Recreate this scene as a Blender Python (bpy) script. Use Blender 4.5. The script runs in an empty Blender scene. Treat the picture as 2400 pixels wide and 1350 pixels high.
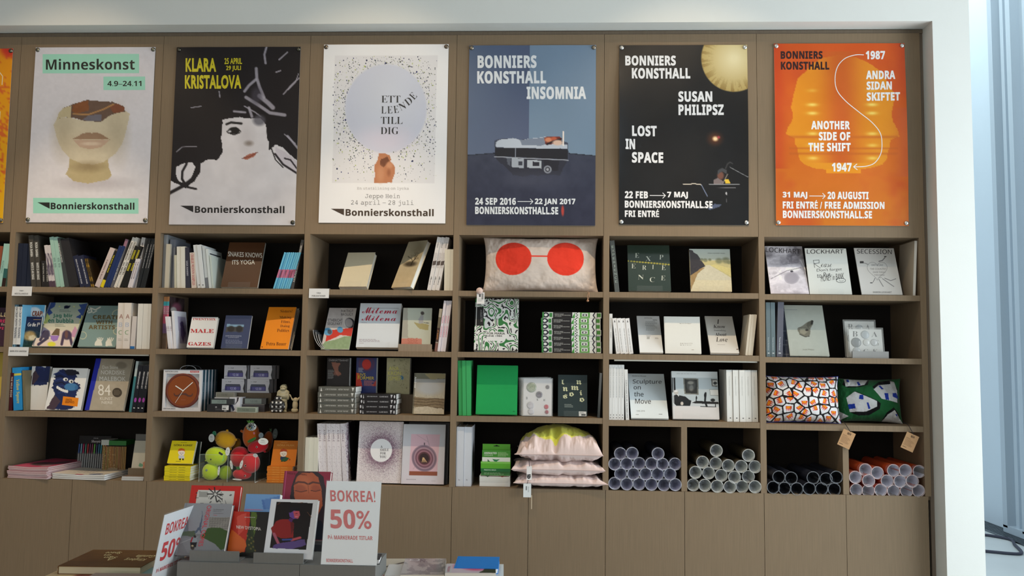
import bpy, math, random
import numpy as np
from mathutils import Matrix, Vector, Euler

C = bpy.context.scene.collection
R = math.radians
random.seed(7)
rng = np.random.default_rng(7)

# ------------------------------------------------------------------ camera
F, YAW, PITCH, ROLL = 2000.46, 0.04457, 0.07854, 0.012486
CAM = np.array([3.0589, -4.6706, 1.6657])
_fw = np.array([-math.sin(YAW) * math.cos(PITCH), math.cos(YAW) * math.cos(PITCH), math.sin(PITCH)])
_rt = np.array([math.cos(YAW), math.sin(YAW), 0.0])
_up = np.cross(_rt, _fw)
_r2 = _rt * math.cos(ROLL) + _up * math.sin(ROLL)
_u2 = -_rt * math.sin(ROLL) + _up * math.cos(ROLL)
cd = bpy.data.cameras.new('camera')
cd.sensor_width = 36.0
cd.lens = F / 2400 * 36
cam = bpy.data.objects.new('camera', cd)
m = Matrix.Identity(4)
for i in range(3):
    m[i][0], m[i][1], m[i][2], m[i][3] = _r2[i], _u2[i], -_fw[i], CAM[i]
cam.matrix_world = m
C.objects.link(cam)
bpy.context.scene.camera = cam

# ------------------------------------------------------------------ world, exposure, window light
sc = bpy.context.scene
sc.view_settings.view_transform = 'Standard'
sc.view_settings.look = 'None'
sc.view_settings.gamma = 1
sc.view_settings.use_curve_mapping = False
sc.view_settings.exposure = 0.0
w = bpy.data.worlds.new('world')
sc.world = w
w.use_nodes = True
bg = w.node_tree.nodes['Background']
bg.inputs[0].default_value = (0.75, 0.88, 1.0, 1)
bg.inputs[1].default_value = 1.0


def area(name, loc, rot, sx, sy, energy, col):
    l = bpy.data.lights.new(name, 'AREA')
    l.shape = 'RECTANGLE'
    l.size, l.size_y, l.energy, l.color = sx, sy, energy, col
    o = bpy.data.objects.new(name, l)
    o.location, o.rotation_euler = loc, rot
    C.objects.link(o)
    return o


# daylight coming in through the glass facade on the right, then added fill lamps beyond the pier and in the hall behind the visitor
area('window_daylight', (7.45, -1.7, 1.95), (0, R(90), 0), 3.2, 3.4, 190, (0.90, 0.96, 0.98))
area('corridor_fill', (6.5, 3.6, 6.3), (0, 0, 0), 1.8, 4.0, 92, (0.88, 0.96, 0.99))  # added overhead fill that brightens the wall beyond the pier
area('hall_fill', (1.0, -7.6, 2.2), (R(84), 0, R(-6)), 7.0, 2.4, 84, (1.0, 0.96, 0.88))  # added warm fill lamp behind the camera
for sx_, en_, sz_, bl_, dz_ in [(x_, *k_) for x_ in (-1.35, 0.37, 2.07, 3.80) for k_ in ((34, 72, .5, -2.3), (110, 38, .8, -2.45))]:
    l = bpy.data.lights.new('ceiling_spot', 'SPOT')
    l.energy, l.color = en_, (1.0, 0.76, 0.50)
    l.spot_size, l.spot_blend, l.shadow_soft_size = R(sz_), bl_, 0.02
    o = bpy.data.objects.new('ceiling_spot', l)
    o.location = (sx_, -1.35, 4.24)
    o.rotation_euler = Vector((0, 1.3, dz_)).to_track_quat('-Z', 'Y').to_euler()
    C.objects.link(o)


# ------------------------------------------------------------------ projection helpers
def ray(px, py):
    return _fw + _r2 * (px - 1200) / F - _u2 * (py - 675) / F


def at(px, py, y=0.0):
    d = ray(px, py)
    return CAM + d * ((y - CAM[1]) / d[1])


def atz(px, py, z):
    d = ray(px, py)
    return CAM + d * ((z - CAM[2]) / d[2])


def proj(P):
    v = np.array(P, float) - CAM
    c = v @ _fw
    return np.array([1200 + F * (v @ _r2) / c, 675 - F * (v @ _u2) / c])


# ------------------------------------------------------------------ materials
MATS = {}


def lin(c):
    c = np.asarray(c, float) / 255.0
    return np.where(c <= 0.04045, c / 12.92, ((c + 0.055) / 1.055) ** 2.4)


def mat(name, rough=0.6, spec=0.4, metal=0.0, coat=0.0, alpha=1.0, bump=None, vary=0.0, trans=0.0, sheen=0.0, vscale=(40, 40, 40), emit=None):
    m = bpy.data.materials.new(name)
    m.use_nodes = True
    nt = m.node_tree
    b = nt.nodes['Principled BSDF']
    a = nt.nodes.new('ShaderNodeAttribute')
    a.attribute_name = 'Col'
    out = a.outputs['Color']
    tc = nt.nodes.new('ShaderNodeTexCoord')
    if vary:
        mp = nt.nodes.new('ShaderNodeMapping')
        mp.inputs['Scale'].default_value = vscale
        n = nt.nodes.new('ShaderNodeTexNoise')
        n.inputs['Scale'].default_value = 1.0
        n.inputs['Detail'].default_value = 4
        nt.links.new(tc.outputs['Object'], mp.inputs[0])
        nt.links.new(mp.outputs[0], n.inputs['Vector'])
        mr = nt.nodes.new('ShaderNodeMapRange')
        mr.inputs['From Min'].default_value, mr.inputs['From Max'].default_value = 0.25, 0.75
        mr.inputs['To Min'].default_value, mr.inputs['To Max'].default_value = 1 - vary, 1 + vary
        nt.links.new(n.outputs['Fac'], mr.inputs['Value'])
        mx = nt.nodes.new('ShaderNodeVectorMath')
        mx.operation = 'SCALE'
        nt.links.new(out, mx.inputs[0])
        nt.links.new(mr.outputs[0], mx.inputs['Scale'])
        out = mx.outputs[0]
    nt.links.new(out, b.inputs['Base Color'])
    b.inputs['Roughness'].default_value = rough
    b.inputs['Specular IOR Level'].default_value = spec
    b.inputs['Metallic'].default_value = metal
    b.inputs['Coat Weight'].default_value = coat
    b.inputs['Coat Roughness'].default_value = 0.12
    b.inputs['Alpha'].default_value = alpha
    b.inputs['Transmission Weight'].default_value = trans
    if sheen:
        b.inputs['Sheen Weight'].default_value = sheen
    if bump:
        sc_, st = bump
        n2 = nt.nodes.new('ShaderNodeTexNoise')
        n2.inputs['Scale'].default_value = sc_
        n2.inputs['Detail'].default_value = 3
        nt.links.new(tc.outputs['Object'], n2.inputs['Vector'])
        bp = nt.nodes.new('ShaderNodeBump')
        bp.inputs['Strength'].default_value = st
        bp.inputs['Distance'].default_value = 0.002
        nt.links.new(n2.outputs['Fac'], bp.inputs['Height'])
        nt.links.new(bp.outputs[0], b.inputs['Normal'])
    if emit:
        b.inputs['Emission Color'].default_value = (*emit[0], 1)
        b.inputs['Emission Strength'].default_value = emit[1]
    MATS[name] = m
    return m


mat('paper', 0.7, 0.25, vary=0.02)
mat('coated', 0.38, 0.28, vary=0.01)
mat('glossy', 0.16, 0.5, coat=0.6)
mat('linen', 0.75, 0.3, bump=(900, 0.25), vary=0.03, vscale=(300, 300, 300))
mat('pages', 0.8, 0.2, vary=0.07, vscale=(6, 900, 6))
mat('poster', 0.42, 0.4, bump=(7, 0.5))
mat('plaster', 0.85, 0.2, bump=(160, 0.08), vary=0.012, vscale=(3, 3, 3))
mat('veneer', 0.62, 0.25, vary=0.10, vscale=(260, 260, 5))
mat('dark_board', 0.8, 0.15, vary=0.06, vscale=(200, 200, 5))
mat('grey_lacquer', 0.5, 0.35, vary=0.03, vscale=(150, 150, 10))
mat('metal', 0.3, 0.5, metal=1.0)
mat('plastic', 0.3, 0.5)
mat('fabric', 0.9, 0.15, bump=(700, 0.35), sheen=0.15, vary=0.03, vscale=(400, 400, 400))
mat('plush', 0.95, 0.1, bump=(350, 0.8), sheen=0.6, vary=0.06, vscale=(250, 250, 250))
mat('ceramic', 0.2, 0.5, coat=0.5)
mat('acrylic', 0.05, 0.5, alpha=0.022)
mat('film', 0.14, 0.5, alpha=0.16, bump=(60, 0.9))
mat('glass', 0.02, 0.5, alpha=0.12)
mat('floor_stone', 0.35, 0.4, vary=0.05, vscale=(2, 2, 2))
mat('cord', 0.6, 0.3)

WHITE = (236, 236, 234)


# ------------------------------------------------------------------ mesh builder
class MB:
    def __init__(s):
        s.ch = []
        s.nv = 0

    def add(s, V, Fc, col, mi=0, smooth=False):
        """V (n,3), Fc (m,k), col (3,) sRGB or (n,3) per vertex linear"""
        V = np.asarray(V, float).reshape(-1, 3)
        Fc = np.asarray(Fc, int)
        col = np.asarray(col, float)
        if col.ndim == 1:
            cc = np.broadcast_to(lin(col), (Fc.size, 3))
        else:
            cc = col[Fc.ravel()]
        s.ch.append((V, Fc + s.nv, cc, mi, smooth))
        s.nv += len(V)
        return s

    def box(s, x0, x1, y0, y1, z0, z1, col, mi=0):
        V = [(x, y, z) for x in (x0, x1) for y in (y0, y1) for z in (z0, z1)]
        Fc = [(0, 1, 3, 2), (4, 6, 7, 5), (0, 4, 5, 1), (2, 3, 7, 6), (0, 2, 6, 4), (1, 5, 7, 3)]
        return s.add(V, Fc, col, mi)

    def poly(s, P, col, mi=0):
        return s.add(P, [list(range(len(P)))], col, mi)

    def prism(s, P, vec, col, mi=0):
        n = len(P)
        P = np.asarray(P, float)
        V = np.concatenate([P, P + np.asarray(vec)])
        s.add(V, [[i, (i + 1) % n, (i + 1) % n + n, i + n] for i in range(n)], col, mi)
        s.add(V, [list(range(n))[::-1], list(range(n, 2 * n))], col, mi)
        return s

    def grid(s, P, col, mi=0, smooth=True):
        ny, nx = P.shape[:2]
        i = np.arange(ny * nx).reshape(ny, nx)
        Fc = np.stack([i[:-1, :-1], i[1:, :-1], i[1:, 1:], i[:-1, 1:]], -1).reshape(-1, 4)
        c = np.asarray(col, float)
        if c.ndim == 3:
            c = c.reshape(-1, 3)
        return s.add(P.reshape(-1, 3), Fc, c, mi, smooth)

    def lathe(s, prof, col, n=24, mi=0, M=None, smooth=True, closed=False):
        a = np.linspace(0, 2 * math.pi, n + 1)
        P = np.array([[(r * math.cos(t), r * math.sin(t), z) for t in a] for r, z in prof])
        if M is not None:
            P = P @ np.array(M.to_3x3()).T + np.array(M.to_translation())
        return s.grid(P, col, mi, smooth)

    def ell(s, c, r, col, n=16, M=None, mi=0, sq=1.0):
        th = np.linspace(0, math.pi, n // 2 + 1)
        ph = np.linspace(0, 2 * math.pi, n + 1)
        T, Pp = np.meshgrid(th, ph, indexing='ij')
        P = np.stack([np.sin(T) * np.cos(Pp), np.sin(T) * np.sin(Pp), -np.cos(T)], -1)
        P = np.sign(P) * np.abs(P) ** sq * np.array(r)
        if M is not None:
            P = P @ np.array(M.to_3x3()).T
        return s.grid(P + np.array(c), col, mi, True)

    def tube(s, pts, r, col, n=6, mi=0):
        pts = [np.array(p, float) for p in pts]
        rings = []
        for i, p in enumerate(pts):
            d = pts[min(i + 1, len(pts) - 1)] - pts[max(i - 1, 0)]
            d = d / (np.linalg.norm(d) + 1e-9)
            a = np.cross(d, (0.3, 0.9, 0.31))
            a /= np.linalg.norm(a) + 1e-9
            b = np.cross(d, a)
            t = np.linspace(0, 2 * math.pi, n + 1)
            rr = r[i] if hasattr(r, '__len__') else r
            rings.append(p + rr * (np.outer(np.cos(t), a) + np.outer(np.sin(t), b)))
        return s.grid(np.array(rings), col, mi, True)

    def build(s, name, mats, parent=None, matrix=None):
        V = np.concatenate([c[0] for c in s.ch])
        tot, loops, cols, mi, sm = [], [], [], [], []
        for v, f, cc, m_, smo in s.ch:
            n, k = f.shape
            tot.append(np.full(n, k))
            loops.append(f.ravel())
            cols.append(cc)
            mi.append(np.full(n, m_))
            sm.append(np.full(n, smo))
        tot, loops = np.concatenate(tot), np.concatenate(loops)
        me = bpy.data.meshes.new(name)
        me.vertices.add(len(V))
        me.vertices.foreach_set('co', V.astype(np.float32).ravel())
        me.loops.add(len(loops))
        me.loops.foreach_set('vertex_index', loops.astype(np.int32))
        me.polygons.add(len(tot))
        st = np.concatenate([[0], np.cumsum(tot)[:-1]])
        me.polygons.foreach_set('loop_start', st.astype(np.int32))
        me.polygons.foreach_set('material_index', np.concatenate(mi).astype(np.int32))
        me.polygons.foreach_set('use_smooth', np.concatenate(sm))
        ca = me.attributes.new('Col', 'FLOAT_COLOR', 'CORNER')
        c4 = np.ones((len(loops), 4), np.float32)
        c4[:, :3] = np.concatenate(cols)
        ca.data.foreach_set('color', c4.ravel())
        me.update(calc_edges=True)
        for mm in (mats if isinstance(mats, (list, tuple)) else [mats]):
            me.materials.append(MATS[mm])
        o = bpy.data.objects.new(name, me)
        C.objects.link(o)
        if parent is not None:
            o.parent = parent
        if matrix is not None:
            o.matrix_world = matrix
        return o


LABELS = {}


def tag(o, label, cat, group=None, kind=None):
    if label:
        o['label'] = label
    if cat:
        o['category'] = cat
    if group:
        o['group'] = group
    if kind:
        o['kind'] = kind
    return o


def thing(name, label, cat, matrix=None, group=None):
    o = bpy.data.objects.new(name, None)
    o.empty_display_size = 0.02
    C.objects.link(o)
    if matrix is not None:
        o.matrix_world = matrix
    return tag(o, label, cat, group)


def dup(root, matrix, label, group=None):
    r = root.copy()
    C.objects.link(r)
    r.matrix_world = matrix
    r['label'] = label
    if group:
        r['group'] = group
    for ch in list(root.children):
        c = ch.copy()
        C.objects.link(c)
        c.parent = r
    return r


def TR(x, y, z):
    return Matrix.Translation((x, y, z))


def RX(a): return Matrix.Rotation(R(a), 4, 'X')
def RY(a): return Matrix.Rotation(R(a), 4, 'Y')
def RZ(a): return Matrix.Rotation(R(a), 4, 'Z')


# ------------------------------------------------------------------ lettering
_TX = {}
STY = {'sb': (0x1D5D4, 0x1D5EE, 0x1D7EC), 's': (0x1D5A0, 0x1D5BA, 0x1D7E2), 'f': (0x1D400, 0x1D41A, 0x1D7CE),
       'fi': (0x1D468, 0x1D482, None), 'scr': (0x1D4D0, 0x1D4EA, None), 'fra': (0x1D56C, 0x1D586, None),
       'mono': (0x1D670, 0x1D68A, 0x1D7F6)}


def glyphs(t, sty):
    if sty not in STY:
        return t
    U, L, D = STY[sty]
    o = ''
    for c in t:
        if 'A' <= c <= 'Z':
            o += chr(U + ord(c) - 65)
        elif 'a' <= c <= 'z':
            o += chr(L + ord(c) - 97)
        elif c.isdigit() and c.isascii() and D:
            o += chr(D + ord(c) - 48)
        else:
            o += c
    return o


_AT = {}
_GL = {}


def glyph(c):
    """outline triangles and advance width of one character"""
    if c in _GL:
        return _GL[c]
    cu = bpy.data.curves.new('lettering', 'FONT')
    cu.body = c + '   |'
    cu.size = 1
    cu.resolution_u = 3
    o = bpy.data.objects.new('lettering', cu)
    me = bpy.data.meshes.new_from_object(o)
    n = len(me.vertices)
    V = np.zeros(n * 3, np.float32)
    me.vertices.foreach_get('co', V)
    V = V.reshape(-1, 3)[:, :2].astype(float)
    me.calc_loop_triangles()
    T = np.zeros(len(me.loop_triangles) * 3, np.int32)
    me.loop_triangles.foreach_get('vertices', T)
    T = T.reshape(-1, 3)
    bpy.data.meshes.remove(me)
    bpy.data.objects.remove(o)
    bpy.data.curves.remove(cu)
    isbar = V[T][:, :, 0].min(1) > V[:, 0].max() - .10
    bx = V[T[isbar].ravel(), 0].min()
    g = T[~isbar]
    u, inv = np.unique(g.ravel(), return_inverse=True)
    if '' not in _GL and c != '':
        _GL[''] = None
        _GL[''] = glyph_const()
    _GL[c] = (V[u], inv.reshape(-1, 3), bx - _GL[''])
    return _GL[c]


def glyph_const():
    cu = bpy.data.curves.new('lettering', 'FONT')
    cu.body = '   |'
    cu.size = 1
    o = bpy.data.objects.new('lettering', cu)
    me = bpy.data.meshes.new_from_object(o)
    x = min(v.co.x for v in me.vertices)
    bpy.data.meshes.remove(me)
    bpy.data.objects.remove(o)
    bpy.data.curves.remove(cu)
    return x


def embolden(P, T, off):
    """moves every outline point outwards (off > 0) or inwards along the mitred edge normals"""
    e = np.concatenate([T[:, [0, 1]], T[:, [1, 2]], T[:, [2, 0]]])
    key = np.sort(e, 1)
    _, inv, cnt = np.unique(key, axis=0, return_inverse=True, return_counts=True)
    be = e[cnt[inv.ravel()] == 1]
    A, B = P[T[:, 1]] - P[T[:, 0]], P[T[:, 2]] - P[T[:, 0]]
    sg = np.sign((A[:, 0] * B[:, 1] - A[:, 1] * B[:, 0]).sum()) or 1
    d = P[be[:, 1]] - P[be[:, 0]]
    l = np.maximum(np.hypot(d[:, 0], d[:, 1]), 1e-9)
    nrm = np.stack([d[:, 1], -d[:, 0]], 1) / l[:, None] * sg
    N = np.zeros_like(P)
    c = np.zeros(len(P))
    for k in (0, 1):
        np.add.at(N, be[:, k], nrm)
        np.add.at(c, be[:, k], 1)
    c = np.maximum(c, 1)
    N /= c[:, None]
    q = np.maximum((N ** 2).sum(1), .35)
    return P + N / q[:, None] * off


def glyph_off(c, off):
    k = (c, off)
    if k not in _AT:
        P, T, adv = glyph(c)
        _AT[k] = ((embolden(P, T, off) if len(P) and off else P), T, adv + off)
    return _AT[k]


def textmesh(t, sty='g', off=0.0):
    k = (t, sty, off)
    if k in _TX:
        return _TX[k]
    x, Vs, Ts, n = 0.0, [], [], 0
    for c in glyphs(t, sty):
        P, T, adv = glyph_off(c, off)
        if len(P):
            Vs.append(P + (x, 0))
            Ts.append(T + n)
            n += len(P)
        x += adv
    if not n:
        _TX[k] = (np.zeros((0, 2)), np.zeros((0, 3), int))
        return _TX[k]
    V, T = np.concatenate(Vs), np.concatenate(Ts)
    V = (V - V.min(0)) / np.maximum(V.max(0) - V.min(0), 1e-6)
    _TX[k] = (V, T)
    return _TX[k]


# ------------------------------------------------------------------ flat print: canvases and crisp shapes
def vnoise(X, Y, seed=0):
    r = np.random.default_rng(seed).random((64, 64))
    xi, yi = np.floor(X).astype(int), np.floor(Y).astype(int)
    fx, fy = X - xi, Y - yi
    fx, fy = fx * fx * (3 - 2 * fx), fy * fy * (3 - 2 * fy)
    g = lambda a, b: r[(yi + b) % 64, (xi + a) % 64]
    return (g(0, 0) * (1 - fx) + g(1, 0) * fx) * (1 - fy) + (g(0, 1) * (1 - fx) + g(1, 1) * fx) * fy


def fbm(X, Y, seed=0, o=4):
    s, a, t = 0, 0.5, 0
    for i in range(o):
        s = s + a * vnoise(X * 2 ** i, Y * 2 ** i, seed + i)
        t += a
        a *= 0.5
    return s / t


class Q:
    """maps picture coordinates used while drawing a print onto the unit square of the sheet"""

    def __init__(s, xl0, xr0, y0, xl1, xr1, y1, ys=0.0):
        s.a = (xl0, xr0, y0, xl1, xr1, y1)
        s.ys = ys

    def uv(s, x, y):
        xl0, xr0, y0, xl1, xr1, y1 = s.a
        x, y = np.asarray(x, float), np.asarray(y, float)
        v = (y - y0) / (y1 - y0)
        l = xl0 + (xl1 - xl0) * v
        r = xr0 + (xr1 - xr0) * v
        return (x - l) / (r - l), v

    def xy(s, u, v):
        xl0, xr0, y0, xl1, xr1, y1 = s.a
        l = xl0 + (xl1 - xl0) * v
        r = xr0 + (xr1 - xr0) * v
        return l + (r - l) * u, y0 + (y1 - y0) * v


UNIT = Q(0, 1, 0, 0, 1, 1)


class Cv:
    def __init__(s, q, nx, ny, bg=WHITE):
        s.q, s.nx, s.ny = q, nx, ny
        V, U = np.meshgrid(np.linspace(0, 1, ny), np.linspace(0, 1, nx), indexing='ij')
        s.X, s.Y = q.xy(U, V)
        s.I = np.ones((ny, nx, 3)) * np.array(bg, float)

    def mix(s, a, col):
        a = np.clip(a, 0, 1)[..., None]
        s.I = s.I * (1 - a) + np.array(col, float) * a
        return s

    def poly(s, P, col, a=1.0, jit=0, js=0.02, seed=3):
        P = np.asarray(P, float)
        X, Y = s.X, s.Y
        if jit:
            X = X + (fbm(X * js, Y * js, seed) - 0.5) * jit
            Y = Y + (fbm(X * js + 9, Y * js, seed + 5) - 0.5) * jit
        ins = np.zeros(X.shape, bool)
        n = len(P)
        for i in range(n):
            x0, y0 = P[i]
            x1, y1 = P[(i + 1) % n]
            if y0 == y1:
                continue
            c = ((Y >= y0) != (Y >= y1)) & (X < (x1 - x0) * (Y - y0) / (y1 - y0) + x0)
            ins ^= c
        return s.mix(ins * a, col)

    def ell(s, cx, cy, rx, ry, col, soft=0.08, a=1.0):
        d = np.hypot((s.X - cx) / rx, (s.Y - cy) / ry)
        return s.mix((1 - d) / soft + 0.5 if soft else d < 1, col) if a == 1 else s.mix(np.clip((1 - d) / soft + 0.5, 0, 1) * a, col)

    def line(s, P, wd, col, a=1.0):
        P = np.asarray(P, float)
        D = np.full(s.X.shape, 1e9)
        for (x0, y0), (x1, y1) in zip(P[:-1], P[1:]):
            dx, dy = x1 - x0, y1 - y0
            t = np.clip(((s.X - x0) * dx + (s.Y - y0) * dy) / (dx * dx + dy * dy + 1e-9), 0, 1)
            D = np.minimum(D, np.hypot(s.X - x0 - t * dx, s.Y - y0 - t * dy))
        return s.mix(np.clip((wd / 2 - D) / (wd * 0.3) + 0.5, 0, 1) * a, col)

    def grad(s, y0, y1, c0, c1, x=False):
        t = np.clip(((s.X if x else s.Y) - y0) / (y1 - y0), 0, 1)[..., None]
        s.I = np.array(c0, float) * (1 - t) + np.array(c1, float) * t
        return s

    def noise(s, amt, sc_=0.02, seed=1, mask=None):
        n = (fbm(s.X * sc_, s.Y * sc_, seed) - 0.5) * 2 * amt
        if mask is not None:
            n = n * mask
        s.I = np.clip(s.I + n[..., None], 0, 255)
        return s


class Face:
    """a flat printed face: origin (top left), right vector, down vector, outward normal"""

    def __init__(s, mb, O, U, D, q=UNIT, warp=None, dl=0.00025, mi=0):
        s.mb, s.O, s.U, s.D, s.q, s.warp, s.dl, s.mi = mb, np.array(O, float), np.array(U, float), np.array(D, float), q, warp, dl, mi
        n = np.cross(s.D, s.U)
        s.N = n / np.linalg.norm(n)

    def pt(s, u, v, L):
        u, v = np.asarray(u, float), np.asarray(v, float)
        P = s.O + u[..., None] * s.U + v[..., None] * s.D + s.N * s.dl * L
        if s.warp:
            P = P + s.warp(u, v)[..., None] * s.N
        return P

    def canvas(s, cv, L=0):
        V, U = np.meshgrid(np.linspace(0, 1, cv.ny), np.linspace(0, 1, cv.nx), indexing='ij')
        s.mb.grid(s.pt(U, V, L), lin(cv.I), s.mi, smooth=bool(s.warp))
        return s

    def P(s, pts, col, L=1):
        u, v = s.q.uv([p[0] for p in pts], [p[1] for p in pts])
        s.mb.poly(s.pt(u, v, L)[::-1], col, s.mi)
        return s

    def R(s, x0, y0, x1, y1, col, L=1):
        if s.warp and (x1 - x0) > 60:
            X, Y = np.meshgrid(np.linspace(x0, x1, 17), np.linspace(y0, y1, 5))
            u, v = s.q.uv(X, Y)
            s.mb.grid(s.pt(u, v, L), col, s.mi)
            return s
        return s.P([(x0, y0), (x1, y0), (x1, y1), (x0, y1)], col, L)

    def E(s, cx, cy, rx, ry, col, L=1, n=28):
        t = np.linspace(0, 2 * math.pi, n, endpoint=False)
        return s.P(list(zip(cx + rx * np.cos(t), cy + ry * np.sin(t))), col, L)

    def Ln(s, pts, wd, col, L=1):
        for (x0, y0), (x1, y1) in zip(pts[:-1], pts[1:]):
            l = math.hypot(x1 - x0, y1 - y0) or 1e-6
            nx, ny = -(y1 - y0) / l * wd / 2, (x1 - x0) / l * wd / 2
            ex, ey = (x1 - x0) / l * wd * .2, (y1 - y0) / l * wd * .2
            s.P([(x0 + nx - ex, y0 + ny - ey), (x1 + nx + ex, y1 + ny + ey), (x1 - nx + ex, y1 - ny + ey), (x0 - nx - ex, y0 - ny - ey)], col, L)
        return s

    def T(s, t, x0, y0, x1, y1, col, sty='sb', off=0.0, L=2, rot=0, sk=0.0, fn=None):
        """text fitted into the box x0 y0 x1 y1 (rot 90: reads downwards, -90: upwards, 180: upside down)"""
        if not fn and sty != 'g':
            (ua, ub), (va, vb) = s.q.uv([x0, x1], [y0, y1])
            hw = abs(ub - ua) * np.linalg.norm(s.U) if abs(rot) == 90 else abs(vb - va) * np.linalg.norm(s.D)
            if hw < .0085:                     # print too small to show its typeface
                sty, off = 'g', (.03 if sty == 'sb' else .008)
        V, Tt = textmesh(t, sty, off)
        if not len(V):
            return s
        a, b = V[:, 0], 1 - V[:, 1]
        if rot == 90:
            a, b = 1 - b, a
        elif rot == -90:
            a, b = b, 1 - a
        elif rot == 180:
            a, b = 1 - a, 1 - b
        X, Y = x0 + a * (x1 - x0), y0 + b * (y1 - y0) + sk * (a - 0.5)
        if fn:
            X, Y = fn(a, b)
        u, v = s.q.uv(X, Y)
        s.mb.add(s.pt(u, v, L), Tt, col, s.mi)
        return s

    def lines(s, x0, y0, x1, n, dy, th, col, L=2, seed=0):
        """tiny body text, too small to read: rows of word-long bars"""
        r = random.Random(seed)
        for i in range(n):
            x, y = x0, y0 + i * dy
            e = x1 - (x1 - x0) * r.uniform(0, .3)
            while x < e:
                l = (x1 - x0) * r.uniform(.05, .16)
                s.R(x, y, min(x + l, e), y + th, col, L)
                x += l + (x1 - x0) * .025
        return s
# ------------------------------------------------------------------ dimensions of the built-in bookcase
PW = 0.84
DXO = [-0.0002, -0.0026, 0.0081, 0.003, -0.0089, -0.0082, 0.0089]
DIV = [-PW] + [k * PW + DXO[k] for k in range(7)]          # left edge of each upright; index 0 is one bay beyond the picture
TH = 0.0314
ZT, ZB, TS = 2.3258, 0.95, 0.0297
ZS = [2.0162, 1.6772, 1.3248]
DZ = [[-.0001, .0016, .0008, .0002, .0008, -.0035], [-.0036, -.0006, .0025, .0036, .0019, -.0039], [-.0043, .0061, .0054, .0067, -.0034, -.0105]]
DEP = 0.41


def xin(c):      # inner left and right of column c (0 = partly seen one on the left, 1..6)
    return DIV[c] + TH, DIV[c + 1]


def zsh(c, r):   # top surface of the shelf the things of row r stand on
    if r >= 3:
        return ZB
    return ZS[r] + (DZ[r][c - 1] if c >= 1 else 0)


WOOD = (132, 114, 92)
WOODI = (116, 102, 84)
BLACKB = (36, 33, 31)
PAINT = (225, 227, 223)


def struct(name, mb, mt):
    return tag(mb.build(name, mt), None, None, None, 'structure')


# shell -------------------------------------------------------------
b = MB()
b.box(-3.2, 5.10, -0.114, 0.0, 3.4855, 4.3, PAINT)
b.box(5.10, 5.294, -0.114, 0.5, 0, 4.3, PAINT)
b.box(-3.2, 5.294, 0.46, 0.5, 0, 6.5, PAINT)
b.box(-3.2, -1.72, -0.114, 0.46, 0, 3.4855, PAINT)
b.box(-1.72, 5.10, 0.0, 0.46, 3.52, 4.3, PAINT)
struct('wall_back', b, 'plaster')
b = MB().box(-3.2, 7.9, -8.2, 6.3, -0.1, 0, (196, 202, 202))
struct('floor', b, 'floor_stone')
b = MB().box(-3.2, 5.294, -8.2, 0.5, 4.3, 4.4, (205, 205, 202)).box(5.27, 5.294, -8.2, 6.3, 4.4, 6.5, PAINT).box(5.27, 7.9, -8.2, 6.3, 6.5, 6.6, PAINT)
struct('ceiling', b, 'plaster')
b = MB().box(-3.3, -3.2, -8.2, 0.5, 0, 4.3, (150, 150, 148))
struct('wall_left', b, 'plaster')
b = MB().box(-3.2, 7.9, -8.3, -8.2, 0, 6.5, (120, 120, 118))
struct('wall_front', b, 'plaster')
b = MB().box(5.294, 7.9, 6.2, 6.3, 0, 6.5, (215, 224, 230))
struct('wall_far', b, 'plaster')
# right side: blind wall beyond the last mullion, then the glazed facade
b = MB().box(7.6, 7.75, 4.02, 6.2, 0, 6.5, (205, 219, 228))
struct('wall_right', b, 'plaster')
wr = bpy.data.objects.new('window_1', None)
C.objects.link(wr)
tag(wr, None, None, None, 'structure')
FR = (176, 190, 200)
for y0, y1, x0, x1 in ((3.94, 4.02, 7.50, 7.66), (3.80, 3.86, 7.54, 7.64), (3.60, 3.68, 7.50, 7.64), (3.36, 3.42, 7.52, 7.64)):
    MB().box(x0, x1, y0, y1, 0.06, 6.5, FR).build('window_frame', 'plastic', wr)
for k in range(7):
    y = 2.2 - 1.5 * k
    MB().box(7.5, 7.64, y, y + .07, 0.06, 6.5, FR).build('window_frame', 'plastic', wr)
MB().box(7.5, 7.66, -8.2, 4.02, 0.0, 0.08, FR).build('window_sill', 'plastic', wr)
MB().box(7.585, 7.60, -8.2, 3.94, 0.08, 6.48, (225, 238, 242)).build('window_pane', 'glass', wr)
for k in range(40):                                        # roller slats of the outside blind near the top
    z = 6.2 - k * .05
    MB().box(7.72, 7.75, 2.3, 3.34, z - .034, z, (235, 238, 240)).build('blind_slat', 'plastic', wr)
# floor convector grille along the facade
gr = bpy.data.objects.new('trim_1', None)
C.objects.link(gr)
tag(gr, None, None, None, 'structure')
for k in range(8):
    x = 7.36 + k * .03
    MB().box(x, x + .014, -1.0, 6.1, 0.0, 0.016, (120, 128, 134)).build('grille_slat', 'metal', gr)
# a dark cable lying in a loop on that floor
pts = [(6.6, 3.75), (7.0, 3.85), (7.2, 3.83), (7.32, 3.72), (7.36, 3.6), (7.28, 3.4), (7.2, 3.15), (7.14, 3.04), (7.05, 3.03), (6.88, 3.1), (6.5, 3.25)]
cps = []
for i in range(len(pts) - 1):
    p0, p1, p2, p3 = [np.array(pts[min(max(j, 0), len(pts) - 1)]) for j in (i - 1, i, i + 1, i + 2)]
    for t in (0, .25, .5, .75):
        cps.append(.5 * (2 * p1 + (p2 - p0) * t + (2 * p0 - 5 * p1 + 4 * p2 - p3) * t * t + (3 * p1 - p0 - 3 * p2 + p3) * t ** 3))
b = MB().tube([(p[0], p[1], .014) for p in cps], .013, (62, 64, 78), 8)
tag(b.build('cable', 'cord'), 'dark grey cable lying in a loop on the pale floor beyond the white pier', 'cable')

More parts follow.
